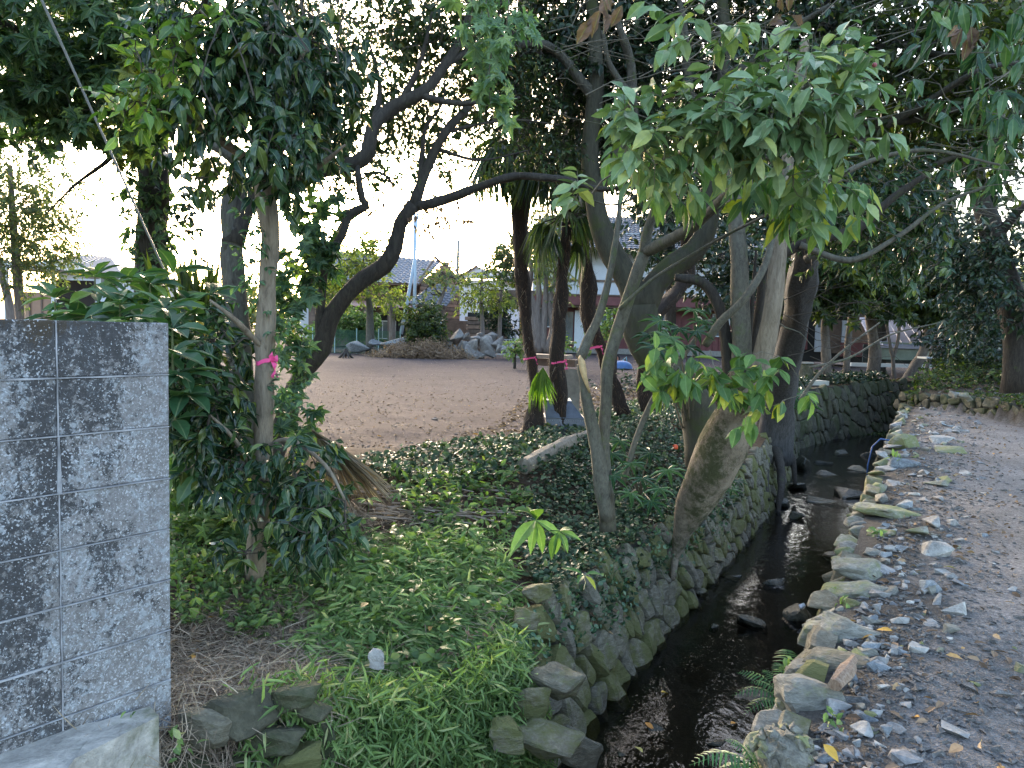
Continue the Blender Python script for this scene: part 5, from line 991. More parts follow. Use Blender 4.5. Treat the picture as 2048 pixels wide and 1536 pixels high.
# ------------------------------------------------------------------ rock pile, boulders, brush pile
DIRS = [(-1, 0), (1, 0)]
def pilerock(px, py, w_, h_, Y, label=None, grp='rocks heaped in the pile', mat=S_PILE):
    k = Y/F; c = at(px, py, Y); o = rock('rock', c, (w_*k*1.3, w_*k*1.1, h_*k*1.3), mat, rot=(random.uniform(-.3, .3), random.uniform(-.3, .3), random.uniform(0, 6)))
    tag(o, label or 'grey angular quarried rock heaped in the pile by the brush', 'rock', grp if label is None else None); return o
for d in ((911, 672, 34, 34, 'tall rounded grey rock at the left top of the rock pile'), (899, 684, 24, 22, 'mid-sized rock below the tall left one in the pile'), (933, 672, 18, 14, 'small tan rock wedged near the top left of the pile'), (948, 674, 20, 18, 'squat rock on the upper middle of the pile'), (942, 690, 26, 28, 'upright rock in the left middle of the pile'), (925, 690, 20, 24, 'narrow rock between the left rocks of the pile'), (956, 668, 20, 10, 'flat pale rock lying on the very top of the pile'), (962, 680, 24, 20, 'slanting rock under the flat top one of the pile'), (975, 676, 20, 20, 'blocky rock right of the flat top one'), (988, 672, 30, 22, 'broad pale rock at the right top of the pile'), (996, 682, 22, 30, 'dark-sided rock at the right shoulder of the pile'), (976, 694, 34, 44, 'largest upright boulder in the right front of the pile'), (950, 704, 42, 34, 'big rounded boulder in the front middle of the pile'), (962, 696, 14, 18, 'small rock in the gap between the two big front boulders'), (982, 706, 22, 14, 'low rock at the foot of the largest boulder'), (918, 702, 30, 14, 'low broad rock at the front left of the pile'), (905, 706, 30, 12, 'flat rock just behind the right end of the brush'), (932, 708, 20, 12, 'small flat rock at the front foot of the pile'), (1012, 696, 24, 22, 'pale bluish rock standing apart right of the pile'), (1004, 700, 16, 14, 'small rock beside the bluish one right of the pile'), (882, 698, 44, 18, 'long flat rock at the far left foot of the pile'), (960, 712, 20, 10, 'small rock in front of the rounded boulder'), (995, 695, 16, 20, 'narrow rock under the right shoulder of the pile'), (945, 682, 14, 14, 'small rock in the heart of the pile'), (968, 686, 14, 16, 'small pointed rock above the largest boulder'), (985, 690, 16, 16, 'small rock leaning on the right of the largest boulder'), (913, 695, 18, 16, 'small rock under the tall left one'), (1020, 704, 20, 12, 'lowest outlying rock by the block fence'), (872, 700, 26, 12, 'outlying rock half behind the brush pile')):
    o = pilerock(d[0], d[1]+2, d[2], d[3], 33+random.uniform(-.5, .8)-(d[1]-690)*.04, d[4]); o['group'] = 'rocks heaped in the pile'
o = rock('plank_stone', at(1015, 711, 31), (1.2, .35, .16), S_PILE, rot=(0, R(8), R(-8))); tag(o, 'long flat stone slab lying at the right foot of the rock pile', 'stone slab')
for d, lab in (((784, 688, 62, 36), 'big rounded bluish boulder left of the brush pile'), ((722, 690, 50, 22), 'long flat pale boulder at the far edge of the lot'), ((848, 694, 34, 14), 'low flat pale stone behind the brush pile'), ((752, 688, 26, 18), 'smaller pale boulder between the flat and the rounded one')):
    pilerock(d[0], d[1], d[2], d[3], 33.5, lab, mat=S_BLUE)
st_ = thing('tree_stump', 'small dark splayed root stump at the far left of the lot', 'stump', gbase(692, 30)); c = np.array(st_.location); mb = MB()
for k in range(7):
    a = k*.9; mb.tube([c+[0, 0, .35], c+[.08*math.cos(a), .08*math.sin(a), .2], c+[.3*math.cos(a), .3*math.sin(a), -.02]], [.06, .05, .03], 5)
mb.build('root', B_DARK, st_, world=True)
bp_ = thing('brush_pile', 'low heap of cut branches and dead leaves on the cleared lot', 'brush pile', ong(845, 716)); c0 = np.array(bp_.location); Yp = c0[1]; hw = 88*Yp/F
mb = MB(); P = []
for k in range(1500):
    u = random.gauss(0, .5); u = max(-1.15, min(1.15, u)); hgt = (.85-abs(u)**2*.55)*(.62+.2*math.sin(u*9)); zz = random.random()**.8*hgt; p = c0+np.array([u*hw, random.gauss(0, .5), zz]); d = unit(np.array([random.gauss(0, 1), random.gauss(0, .6), random.gauss(0, .35)])); L = random.uniform(.15, .5)
    m_ = p+rng.normal(size=3)*.04; mb.tube([p-d*L, m_, p+d*L+[0, 0, -.08]], [.008, .008, .004], 3, random.random()); P += [p, p+d*L]
mb.build('twigs', simple('dry brush', (.27, .19, .13), .9, .4, 6), bp_, 'stuff', world=True); P = np.repeat(np.array(P), 2, 0)+rng.normal(size=(6000, 3))*.09
scatter('dead_leaves', T_SM, P, unit(rng.normal(size=P.shape)), unit(rng.normal(size=P.shape)), .11*rng.uniform(.5, 1.2, len(P)), M_LITTER, bp_, 'stuff')
for k in range(5): limb(bp_, 'branch', [(745+k*5, 695+k*4, Yp), (775, 700+k*3, Yp-.1), (800+k*8, 712, Yp-.2)], [.01, .012, .01], B_FAR, 4)

# ------------------------------------------------------------------ things on the left bank
PINK = simple('neon pink ribbon', (.85, .08, .28), .45, .05, 20); 
def ribbon(px, py, Y, rad, label, tail=1, bow=False, sag=.2):
    c = at(px, py, Y); t = thing('marker_ribbon', label, 'ribbon', c, 0); n = 18; mb = MB(); V = []; f = []
    for i in range(n+1):
        a = i*2*math.pi/n; rr = rad*(1+.05*math.sin(a*5)); z = rad*sag*math.cos(a)
        for dz in (-.011, .011): V.append((rr*math.cos(a), rr*math.sin(a), z+dz+.004*math.sin(a*7)))
    for i in range(n): f.append((2*i, 2*i+2, 2*i+3, 2*i+1))
    mb.add(V, f); mb.build('band', PINK, t)
    def strip(P, w_, nm):
        V = []; f = []
        for i, p in enumerate(P):
            d = np.array([math.cos(i*.9)*w_, .3*w_*math.sin(i), math.sin(i*.9)*w_]); V += [np.array(p)-d, np.array(p)+d]
        for i in range(len(P)-1): f.append((2*i, 2*i+1, 2*i+3, 2*i+2))
        mb = MB(); mb.add(V, f); mb.build(nm, PINK, t)
    q = np.array([rad*.8, -rad*.7, 0])
    for k in range(tail): strip([q, q+[.012+.01*k, -.01, -.02], q+[.02, -.01, -.05], q+[.03-.03*k, -.01, -.085]], .009, 'tail')
    if bow:
        strip([q, q+[.02, -.01, .03], q+[.035, -.015, .02], q+[.02, -.01, .0], q], .01, 'loop'); strip([q, q+[-.012, -.01, .035], q+[.004, -.01, .045], q], .009, 'loop')
    return t
ribbon(533, 722, 4.2, .056, 'pink ribbon tied with a bow round the pale camellia trunk', 2, True, .35)
ribbon(1060, 716, 11, .095, 'pink ribbon round the tall slender palm', 1); ribbon(1116, 724, 9.2, .105, 'pink tape round the low palm before the concrete post', 2)
ribbon(461, 652, 6.5, .006, 'small pink tie on a camellia twig above the block wall end', 1, True); ribbon(1188, 695, 10.2, .11, 'pink ribbon round the crooked palm, half hidden by the slim trunk', 1)
# guy wire
gw = thing('guy_wire', 'steel guy wire slanting down from the top left with a yellow and black guard', 'wire', ong(452, 850))
A, Bp = at(40, -95, 4.4), at(352, 592, 6.2); Cc = Bp+(Bp-A)*.55; mb = MB(); mb.tube([A+(A-Bp)*1., A, Bp, Cc], .0085, 6); mb.build('cable', simple('galvanised cable', (.3, .32, .34), .45, .15, 40), gw, world=True)
g0, g1 = at(400, 640, 5.6), at(446, 770, 5.75); nn = 12; dv = g1-g0
for k in range(nn):
    mb = MB(); mb.tube([g0+dv*k/nn, g0+dv*(k+1)/nn], .017, 8, k); mb.build('guard_band', simple('yellow guard', (.55, .36, .05), .6, .2, 30) if k % 2 == 0 else simple('black guard', (.05, .05, .045), .6, .2, 30), gw, world=True)
# concrete post with plank beam
cp = thing('concrete_post', 'square grey concrete post with a weathered beam, between the low palm and the split stump', 'post', ong(1142, 835)); Yp = cp.location[1]; k = Yp/F
top = at(1142, 738, Yp)[2]; mb = MB(); c = np.array(cp.location); mb.box((c[0], c[1], (top+c[2])/2-.05), (30*k, .18, top-c[2]+.1)); mb.build('post', CONC, cp, world=True)
b0, b1 = at(1068, 728, Yp+.3), at(1160, 722, Yp); bc = (b0+b1)/2; mb = MB(); mb.box(bc, (b1[0]-b0[0], .26, 14*k), np.array(Matrix.Rotation(math.atan2(b1[1]-b0[1], b1[0]-b0[0]), 3, 'Z'))); mb.build('beam', WOODD, cp, world=True)
mb = MB(); mb.box(bc+[-.1, .03, 13*k], ((b1[0]-b0[0])*.95, .3, 6*k), np.array(Matrix.Rotation(math.atan2(b1[1]-b0[1], b1[0]-b0[0])+.03, 3, 'Z'))); mb.build('plank', simple('silvery plank', (.32, .26, .22), .85, .3, 12), cp, world=True)
# grey metal hopper lying in the ivy
GALV = simple('dull galvanised sheet', (.1, .11, .14), .42, .25, 12, metal=.55); mh = thing('metal_hopper', 'grey sheet-metal hopper lying upside down in the ivy behind the low palm', 'metal box', ong(1128, 868)); c = np.array(mh.location); Yp = c[1]; k = Yp/F
tp_ = [at(1082, 802, Yp+.0), at(1138, 800, Yp)]; 
z1 = at(1110, 801, Yp)[2]; z2 = at(1110, 832, Yp)[2]; z3 = c[2]-.02; xs = [at(1092, 830, Yp)[0], at(1140, 830, Yp)[0], at(1165, 832, Yp)[0], at(1172, 870, Yp)[0]]
def fr_(x0, x1, y0, y1, z): return [(x0, y0, z), (x1, y0, z), (x1, y1, z), (x0, y1, z)]
V = fr_(xs[0]-.03, xs[1], Yp-.12, Yp+.25, z1)+fr_(xs[0]-.01, xs[2], Yp-.2, Yp+.3, z2)+fr_(xs[0]+.02, xs[3], Yp-.24, Yp+.34, z3)
f = [(0, 1, 2, 3)]
for b in (0, 4):
    for i in range(4): j = (i+1) % 4; f.append((b+i, b+4+i, b+4+j, b+j))
mb = MB(); mb.add(V, f); mb.build('body', GALV, mh, world=True)
mb = MB(); r4 = fr_(xs[0]-.03, xs[1], Yp-.12, Yp+.25, z1+.004); mb.tube([*map(np.array, r4), np.array(r4[0])], .01, 5); mb.build('rim', simple('bright rim metal', (.3, .32, .36), .35, .1, 20, metal=.6), mh, world=True)
mb = MB(); r4 = fr_(xs[0]-.015, xs[2]+.005, Yp-.205, Yp+.305, z2); mb.tube([*map(np.array, r4), np.array(r4[0])], .006, 5)
for k_ in range(16): mb.box((xs[0]+(xs[2]-xs[0])*(k_+.5)/16, Yp-.206, z2-.03), (.012, .012, .012))
mb.build('seam', simple('seam metal', (.16, .18, .22), .5, .2, 20, metal=.5), mh, world=True)
# upturned blue barrow tray and coiled hose behind
wb = thing('wheelbarrow', 'upturned blue wheelbarrow tray on the lot behind the crooked palm', 'wheelbarrow', ong(1242, 738)); c = np.array(wb.location); Yp = c[1]; k = Yp/F; BL = simple('blue painted steel', (.07, .16, .38), .45, .15, 6)
V = []; f = []; nr, ns = 6, 20
for i in range(nr+1):
    a = i/nr*math.pi/2
    for j in range(ns): q = j*2*math.pi/ns; V.append((c[0]+21*k*math.cos(a)**.8*math.cos(q)*(1.+.1*(math.cos(q) > 0)), c[1]+.3*math.cos(a)**.8*math.sin(q), c[2]+.03+15*k*math.sin(a)))
for i in range(nr):
    for j in range(ns): f.append((i*ns+j, i*ns+(j+1) % ns, (i+1)*ns+(j+1) % ns, (i+1)*ns+j))
mb = MB(); mb.add(V, f); mb.build('tray', BL, wb, smooth=True, world=True)
mb = MB(); mb.tube([(c[0]+23*k*math.cos(q), c[1]+.32*math.sin(q), c[2]+.035) for q in np.linspace(0, 6.28, 22)], .012, 5); mb.build('rim', BL, wb, world=True)
w0 = c+[-9*k, .25, 20*k]; mb = MB(); mb.tube([w0+[7.5*k*math.cos(q), 0, 7.5*k*math.sin(q)] for q in np.linspace(0, 6.28, 20)], .022, 7); mb.build('tyre', DARKW, wb, smooth=True, world=True); mb = MB(); mb.tube([w0+[0, -.02, 0], w0+[0, .02, 0]], 5*k, 12); mb.build('wheel_rim', simple('rusty orange rim', (.4, .15, .08), .6, .3, 20), wb, world=True)
mb = MB(); mb.tube([c+[5*k, .2, 2*k], c+[6*k, .25, 18*k], c+[12*k, .25, 24*k], c+[14*k, .25, 10*k]], .018, 6); mb.tube([w0, c+[0, .2, 5*k]], .014, 5); mb.build('handle', simple('teal tubing', (.1, .32, .4), .5, .1), wb, world=True)
# log, orange cap, slab, lantern base
lg = MB(); a, b = ong(1046, 948), ong(1186, 880); P, r_ = smoothpath([a+[0, 0, .07], (a+b)/2+[0, .05, .09], b+[0, 0, .08]], [.075, .08, .06]); V, f = tubearr(P, r_, 12, .08, 4); lg.add(V, f); tag(lg.build('log', barkmat('pale log bark', (.26, .22, .18), (.42, .38, .33), 0, dark=(.1, .08, .06)), smooth=False), 'pale cut log lying in the ground ivy left of the slim trunk', 'log')
c = ong(1349, 905)+[0, -.02, .07]; mb = MB(); mb.tube([c+[-.03, 0, 0], c+[-.018, 0, 0], c+[.02, 0, .003], c+[.033, 0, .003]], [.018, .034, .034, .02], 12); oc = thing('orange_cap', 'small orange plastic cap in the ivy beside the leaning trunk', 'cap', c); mb.build('shell', simple('orange plastic', (.75, .1, .03), .4, .05), oc, world=True); mb = MB(); mb.tube([c+[-.045, 0, -.01], c+[-.02, 0, -.005]], [.02, .026], 10); mb.build('spout', DARKW, oc, world=True)
sb = thing('stone_slab', 'pale squared stone slab on the creek bank at the foot of the first small tree', 'stone slab', gbase(1620, 19.6)); c = at(1620, 770, 19.6); k = 19.6/F; mb = MB(); Mr = np.array(Matrix.Rotation(.25, 3, 'Z')); mb.box((0, 0, 0), (62*k, .45, 19*k), Mr); o = mb.build('slab', simple('pale dressed stone', (.46, .45, .41), .8, .12, 12, .01), sb); o.location = tuple(c-np.array(sb.location))
for sx in (-.16, .17):
    mb = MB(); zz = c[2]-9*k-sb.location[2]; mb.box((0, 0, zz/2), (.12, .3, max(.1, zz+.05))); o = mb.build('support', CONC, sb); o.location = (c[0]+sx-sb.location[0], c[1]-sb.location[1], 0)
lc = thing('stone_lantern_base', 'mossy grey cylindrical stone behind the pale slab', 'stone lantern', gbase(1612, 20.6)); c = at(1612, 742, 20.6); k = 20.6/F; mb = MB(); zb = lc.location[2]; mb.tube([(c[0], c[1], zb-.05), (c[0], c[1], zb+.12), (c[0], c[1], c[2]+10*k), (c[0], c[1], c[2]+15*k)], [16*k, 15*k, 13*k, 11*k], 14); mb.build('drum', S_FARW, lc, world=True); mb = MB(); mb.tube([(c[0], c[1], c[2]+15*k), (c[0], c[1], c[2]+18*k)], [15*k, 13*k], 14); mb.build('cap', CONC, lc, world=True)
# blue hose end and a white plastic scrap in the creek
mb = MB(); mb.tube([(*xy(-.5, 12.4), .03), (*xy(-.66, 12.4), .04), (*xy(-.76, 12.35), -.08), (*xy(-.8, 12.3), -.35), (*xy(-.8, 12.25), -.6)], .012, 7); tag(mb.build('blue_hose', simple('blue hose', (.03, .1, .3), .4, .1), smooth=True), 'short blue hose hanging down the roadside creek wall', 'hose')
c = on(1603, 1212, WATER+.12); tag(rock('plastic_scrap', c, (.07, .05, .09), simple('pale plastic film', (.55, .62, .75), .35, .1), sub=1), 'scrap of pale blue plastic on the dark stone in the creek', 'litter')
# ------------------------------------------------------------------ stones of the creek and the roadside
def mossrock(px, py, w_, h_, z, mat, parent, name='coping_stone', rot=None, sub=2, dy=1.0, v=None):
    p = on(px, py, z); k = p[1]/F
    if name == 'coping_stone': p = p-[0, 0, .035]; h_ = h_*.8
    o = rock(name, p, (w_*k*1.15, w_*k*.95*dy, h_*k*.85), mat, None, rot or (random.uniform(-.15, .15), random.uniform(-.15, .15), random.uniform(-.4, .4)), v, sub)
    if parent is not None: wparent(o, parent)
    return o
for (px, py, w_, h_, z, mt) in ((1630, 1388, 160, 150, -.02, S_COPE), (1660, 1305, 150, 80, -.01, S_WALL), (1678, 1250, 130, 110, .0, S_COPE), (1712, 1170, 110, 60, .0, S_COPE), (1730, 1130, 130, 70, .02, S_COPE), (1762, 1135, 70, 60, .0, S_GREY), (1775, 1015, 120, 50, .03, S_COPE), (1765, 1060, 60, 50, 0, S_WALL), (1800, 925, 70, 70, .03, S_BLUE), (1815, 890, 60, 90, .02, S_COPE), (1745, 1098, 50, 40, 0, S_COPE), (1700, 1200, 60, 50, -.02, S_WALL), (1790, 965, 50, 36, 0, S_GREY), (1575, 1420, 50, 80, -.15, S_WALL)):
    mossrock(px, py, w_, h_, z, mt, rw)
for t_ in np.arange(7.5, 20, .5):
    s_ = float(tab(SR, t_)); x, y = xy(s_+.02+random.uniform(-.03, .06), t_); o = rock('coping_stone', (x, y, -.02), (random.uniform(.3, .5), random.uniform(.16, .26), .14), random.choice([S_COPE, S_WALL, S_GREY]), None, (random.uniform(-.2, .2), random.uniform(-.2, .2), R(60)+random.uniform(-.4, .4)), sub=1); wparent(o, rw)
t_ = 3.0
while t_ < 8:   # lower row of facing stones just under the coping, to close the top of the wall
    x, y = xy(float(tab(SR, t_))-.02+random.uniform(-.03, .03), t_); o = rock('coping_stone', (x, y, -.11), (random.uniform(.22, .36), .26, .2), random.choice([S_WALL, S_COPE, S_COPE]), None, (0, 0, R(61)+random.uniform(-.3, .3)), sub=1); wparent(o, rw); t_ += .19
lump = thing('concrete_lump', 'pale lumpy concrete boulder with pebbles at the near end of the roadside wall', 'concrete lump', on(1570, 1500, .0)); 
c = on(1568, 1505, .02)
o = rock('core', c, (.24, .22, .2), S_CONC, v=3, sub=2); wparent(o, lump)
for k in range(60):
    d = unit(rng.normal(size=3)); d[2] = abs(d[2]); o = rock('pebble', c+d*np.array([.1, .09, .085]), tuple(rng.uniform(.02, .05, 3)), S_CONC, sub=0); wparent(o, lump)
# named loose stones on the road edge
named = [((1850, 1100, 84, 46), S_GREY, 'large pale greenish boulder on the gravel verge'), ((1845, 1178, 56, 44), S_BLUE, 'smooth blue-grey stone lying alone on the gravel verge'), ((1870, 965, 50, 22), S_COPE, 'flat pale squared stone on the verge beside the long coping slab'), ((1892, 900, 66, 40), S_COPE, 'tan wedge-shaped stone half buried beside the muddy hollow'), ((1878, 882, 60, 22), S_GREY, 'grey slab propped behind the tan wedge stone'), ((1868, 1046, 44, 34), S_GREY, 'pale angular stone next to the long coping slab'), ((1800, 1240, 34, 22), S_GREY, 'small grey stone in front of the mossy coping stone'), ((1752, 1212, 26, 18), S_GREY, 'rounded white-grey cobble beside the mossy coping'), ((1758, 1320, 34, 24), S_GREY, 'pale cobble beside the rotten wood'), ((1772, 1460, 32, 20), S_BLUE, 'pale bluish cobble near the concrete lump'), ((1712, 1484, 26, 18), S_BLUE, 'small round blue pebble beside the concrete lump'), ((1890, 960, 40, 18), S_COPE, 'flat tan stone by the wet hollow'), ((1830, 1060, 50, 30), S_COPE, 'pale rough stone behind the large verge boulder'), ((1805, 1010, 50, 26), S_BLUE, 'grey-blue stone at the back of the coping slab')]
for (px, py, w_, h_), mt, lab in named: tag(mossrock(px, py, w_, h_*1.2, .02, mt, None, 'stone', sub=1), lab, 'stone')
# rubble on the verge
for k in range(230):
    t_ = 2.6+17*random.random()**1.5; s_ = -.33+abs(random.gauss(0, .28))*(1+.06*t_); x, y = xy(s_, t_); sz = random.uniform(.025, .085)*(1+.045*t_)*random.choice([.7, 1, 1, 1.2]); o = rock('loose_stone', (x, y, float(gz(x, y))+sz*.1), (sz*1.4, sz, sz*.7), random.choice([S_GREY, S_GREY, S_BLUE, S_COPE]), sub=1 if k % 2 else 0)
    tag(o, 'loose angular stone in the rubble along the creek side of the road', 'stone', 'rubble along the road edge')
for k in range(70):
    t_ = 2.7+4.5*random.random(); s_ = -.28+abs(random.gauss(0, .22)); x, y = xy(s_, t_); sz = random.uniform(.018, .045); o = rock('small_stone', (x, y, float(gz(x, y))+sz*.2), (sz*1.6, sz, sz*.8), random.choice([S_GREY, S_GREY, S_COPE]), sub=0)
    tag(o, 'small pale chip of stone among the gravel beside the mossy coping', 'stone', 'pale chips beside the near coping')
def pebbles(name, XY, size, mat, label, cat, zoff=.0, flat=.6):
    me0 = rockmesh(5, -1, 5, .1); V0 = np.array([v.co[:] for v in me0.vertices]); F0 = [tuple(p.vertices) for p in me0.polygons]; n = len(V0); N = len(XY); S = size*rng.lognormal(0, .45, N)
    a = rng.random(N)*6.28; ca, sa = np.cos(a), np.sin(a); W3 = V0[None]*np.stack([S*rng.uniform(.7, 1.4, N), S, S*flat], 1)[:, None, :]
    X = W3[:, :, 0]*ca[:, None]-W3[:, :, 1]*sa[:, None]; Y = W3[:, :, 0]*sa[:, None]+W3[:, :, 1]*ca[:, None]; z = gz(XY[:, 0], XY[:, 1]) if zoff is not None else 0
    P = np.stack([X+XY[:, 0:1], Y+XY[:, 1:2], W3[:, :, 2]+z[:, None]+S[:, None]*.2], -1); L0 = np.array([i for f in F0 for i in f]); loops = (L0[None]+(np.arange(N)*n)[:, None]).ravel()
    me = npmesh(name, P.reshape(-1, 3), loops, np.tile([3], N*len(F0)), {'rnd': np.repeat(rng.random(N), n)}); tag(link(name, me, mat, None, 'stuff'), label, cat)
t_ = 2.3+14*rng.random(7000)**1.7; s_ = -.33+np.abs(rng.normal(size=7000))*.42*(1+.03*t_); x, y = xy(s_, t_); pebbles('gravel', np.stack([x, y], 1), .013, S_GRAV, 'grey gravel and chips strewn along the road edge', 'gravel')
t_ = 1.6+12*rng.random(6000)**1.4; s_ = rng.uniform(-.3, 7, 6000); x, y = xy(s_, t_); pebbles('fine_gravel', np.stack([x, y], 1), .0065, S_GRAV, 'fine grit scattered over the road', 'gravel')
q = rng.random((5000, 2)); y = 7.8+26*q[:, 0]**1.6; x = -4+(y*.55+4)*q[:, 1]; d = tab(STOP, st(x, y)[1])-st(x, y)[0]; ok = d > .6; pebbles('lot_chips', np.stack([x, y], 1)[ok], .012, stonemat('pale lot chips', (.36, .3, .27), (.58, .5, .46)), 'pale chips and clods on the cleared lot', 'gravel')
# stones in the creek
for (px, py, w_, h_, lab) in ((1540, 1165, 60, 30, 'flat wet stone by the left wall below the open pool'), (1600, 1235, 90, 60, 'large dark mossy stone under the roadside wall with a plastic scrap'), (1500, 1245, 90, 40, 'low broad stone in the shallows left of the mossy one'), (1540, 1400, 130, 60, 'wide sunken stone behind the fern'), (1425, 1250, 30, 24, 'small pale stone at the foot of the left wall'), (1680, 905, 44, 20, 'flat stone in the far shallows near the blue hose'), (1640, 880, 50, 30, 'rounded stone at the far bend of the creek'), (1740, 912, 40, 30, 'stone against the roadside wall just under the hose'), (1660, 950, 60, 24, 'stone breaking the water above the stone riffle'), (1590, 1035, 50, 34, 'dark stone beside the bright reflection'), (1640, 1000, 90, 30, 'long flat slab crossing the creek'), (1700, 990, 110, 34, 'cracked slab reaching out from the roadside wall'), (1600, 935, 50, 60, 'broken tile-like stone standing at the left wall'), (1240, 1505, 34, 26, 'small grey stone at the near end of the creek'), (1465, 1150, 40, 28, 'stone at the foot of the left wall in the narrows'), (1675, 1110, 60, 26, 'cluster stone in the pool under the coping'), (1720, 940, 50, 24, 'low stone in the riffle under the roadside wall'), (1590, 975, 60, 30, 'stone at the left edge of the riffle'), (1650, 925, 40, 20, 'small stone in the middle of the far shallows'), (1430, 1480, 60, 24, 'submerged stone near the orange leaf'), (1700, 1080, 40, 16, 'small flat stone on the right edge of the pool'), (1560, 1010, 50, 40, 'angular stone left of the bright reflection'), (1320, 1460, 60, 24, 'low stone at the near left of the creek')):
    p = on(px, py, WATER); k = p[1]/F; o = rock('creek_stone', p+[0, 0, -.02], (w_*k*1.15, w_*k*.9, h_*k), S_WET, sub=1); tag(o, lab, 'stone', 'stones in the creek')
# stones at the front edge below the block wall
fe = thing('stone_edging', 'rough stacked stones holding the bank below the block wall end', 'stone edging', on(500, 1480, -.1))
for (px, py, w_, h_, z) in ((405, 1458, 110, 95, -.1), (490, 1425, 150, 110, -.08), (590, 1385, 110, 60, -.05), (550, 1470, 120, 70, -.2), (590, 1520, 110, 80, -.3), (520, 1525, 110, 70, -.32), (440, 1530, 110, 60, -.3), (650, 1480, 80, 70, -.3), (620, 1430, 80, 60, -.15), (380, 1540, 90, 60, -.25), (757, 1318, 44, 44, .04), (1010, 1440, 0, 0, 0)):
    if w_: o = mossrock(px, py, w_, h_*1.25, z, random.choice([S_FARW, S_FARW, S_WALL]) if px != 757 else S_GREY, fe, 'stone', sub=2)
for (px, py, w_, h_, z) in ((1090, 1490, 150, 90, -.62), (1060, 1400, 80, 100, -.5), (1110, 1370, 110, 90, -.45), (1020, 1470, 90, 60, -.5), (1150, 1500, 90, 110, -.75), (1075, 1180, 60, 50, -.15), (1045, 1240, 60, 60, -.25)):
    mossrock(px, py, w_, h_*1.2, z, S_WALL, lw, 'stone', sub=2)
# low stone wall on the right
def WS(a, b): return (np.array([9.35+.12*math.sin(a), a, float(gz(9.0, a))-.06+b]), np.array([-.98, -.1, .15]))
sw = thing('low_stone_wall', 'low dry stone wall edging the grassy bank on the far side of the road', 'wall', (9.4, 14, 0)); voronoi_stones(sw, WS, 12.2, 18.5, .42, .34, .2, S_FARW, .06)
for (px, py, w_) in ((1908, 788, 22), (1925, 790, 26), (1940, 795, 22)):
    p = at(px, py, 14.8); tag(rock('bank_rock', p, (w_*14.8/F, .2, .22), S_COPE, sub=1), {1908: 'pale pointed stone first of three on the low bank', 1925: 'pale upright middle stone of three on the low bank', 1940: 'brownish last stone of three on the low bank'}[px], 'stone')

# ------------------------------------------------------------------ ground plants
def inpoly(P, poly):
    x, y = P[:, 0], P[:, 1]; r_ = np.zeros(len(P), bool); n = len(poly)
    for i in range(n):
        x1, y1 = poly[i]; x2, y2 = poly[(i+1) % n]; c = ((y1 > y) != (y2 > y)) & (x < (x2-x1)*(y-y1)/(y2-y1+1e-12)+x1); r_ ^= c
    return r_
def region(pxs, n, z=.0):
    """n points on the ground spread evenly over the area whose corners lie at these places"""
    poly = [tuple(ong(px, py, z)[:2]) for px, py in pxs]; a = np.array(poly); lo, hi = a.min(0), a.max(0); out = np.zeros((0, 2))
    while len(out) < n:
        q = lo+(hi-lo)*rng.random((n*2, 2)); q = q[inpoly(q, poly)]; s_, t_ = st(q[:, 0], q[:, 1]); out = np.vstack([out, q[s_ < tab(STOP, t_)+.55*(tab(SFT, t_)-tab(STOP, t_))]])
    return out[:n]
def onground(XY, dz=0.):
    s_, t_ = st(XY[:, 0], XY[:, 1]); top = tab(STOP, t_); sf = tab(SFT, t_); z = gz(XY[:, 0], XY[:, 1])
    v = np.clip((s_-top)/(sf-top+1e-6), 0, 1); zw = tab(ZTOP, t_)*(1-v)+(-1.08)*v; face = (s_ > top) & (s_ < tab(SR, t_)-.1); z = np.where(face, zw+.05, z); return np.column_stack([XY, z+dz])
def tufts(name, XY, k, size, T, mat, label, cat, spread=.9, dz=.03, upb=.8, hvar=.5, wid=1., height=.0, parent=None):
    P = np.repeat(onground(XY), k, 0); n = len(P); P[:, :2] += rng.normal(size=(n, 2))*size*.25; P[:, 2] += rng.random(n)*height+dz
    Yd = np.column_stack([rng.normal(size=n)*spread, rng.normal(size=n)*spread, upb+rng.random(n)*.5]); Nn = np.column_stack([rng.normal(size=n)*.5, rng.normal(size=n)*.5-.3, np.ones(n)*.8])
    o = scatter(name, T, P, unit(Yd), unit(Nn), size*rng.uniform(1-hvar, 1+hvar*.6, n), mat, parent, 'stuff', wid=wid); return tag(o, label, cat) if parent is None else o
# dwarf bamboo grass: culms with leaves along them, draping to the front
def bamboo(XY, H, k, name, label, mat, size):
    P0 = onground(XY); n = len(P0); s_, t_ = st(XY[:, 0], XY[:, 1]); edge = sm((s_-tab(STOP, t_)+.55)/.5)
    lean = np.column_stack([rng.normal(size=n)*.4+.35*edge, rng.normal(size=n)*.4-.45*edge, np.ones(n)*(1-.35*edge)]); lean = unit(lean); Hh = H*rng.uniform(.5, 1.25, n); mb = MB()
    u = (np.arange(k)+1)/k; hang = np.zeros((n, k, 3)); hang[:, :, 2] = -(u**2)[None]*(.05+.16*edge)[:, None]
    P = P0[:, None, :]+lean[:, None, :]*(Hh[:, None]*u)[:, :, None]+hang; d = rng.normal(size=(n, k, 3)); d[:, :, 2] = d[:, :, 2]*.35+.05-.35*edge[:, None]; Nn = np.array([0, -.8, .8])+rng.normal(size=(n, k, 3))*.45
    for i in range(n): mb.tube([P0[i], P[i, k//2], P[i, -1]], [.0012, .001, .0008], 3, .5, False)
    P = P.reshape(-1, 3); o = scatter(name, T_BAMB, P, unit(d.reshape(-1, 3)), unit(Nn.reshape(-1, 3)), size*rng.uniform(.6, 1.25, len(P)), mat, None, 'stuff'); tag(o, label, 'bamboo grass')
    tag(mb.build(name+'_stems', M_WEED, None, 'stuff'), 'thin green stems of the '+label, 'stems')
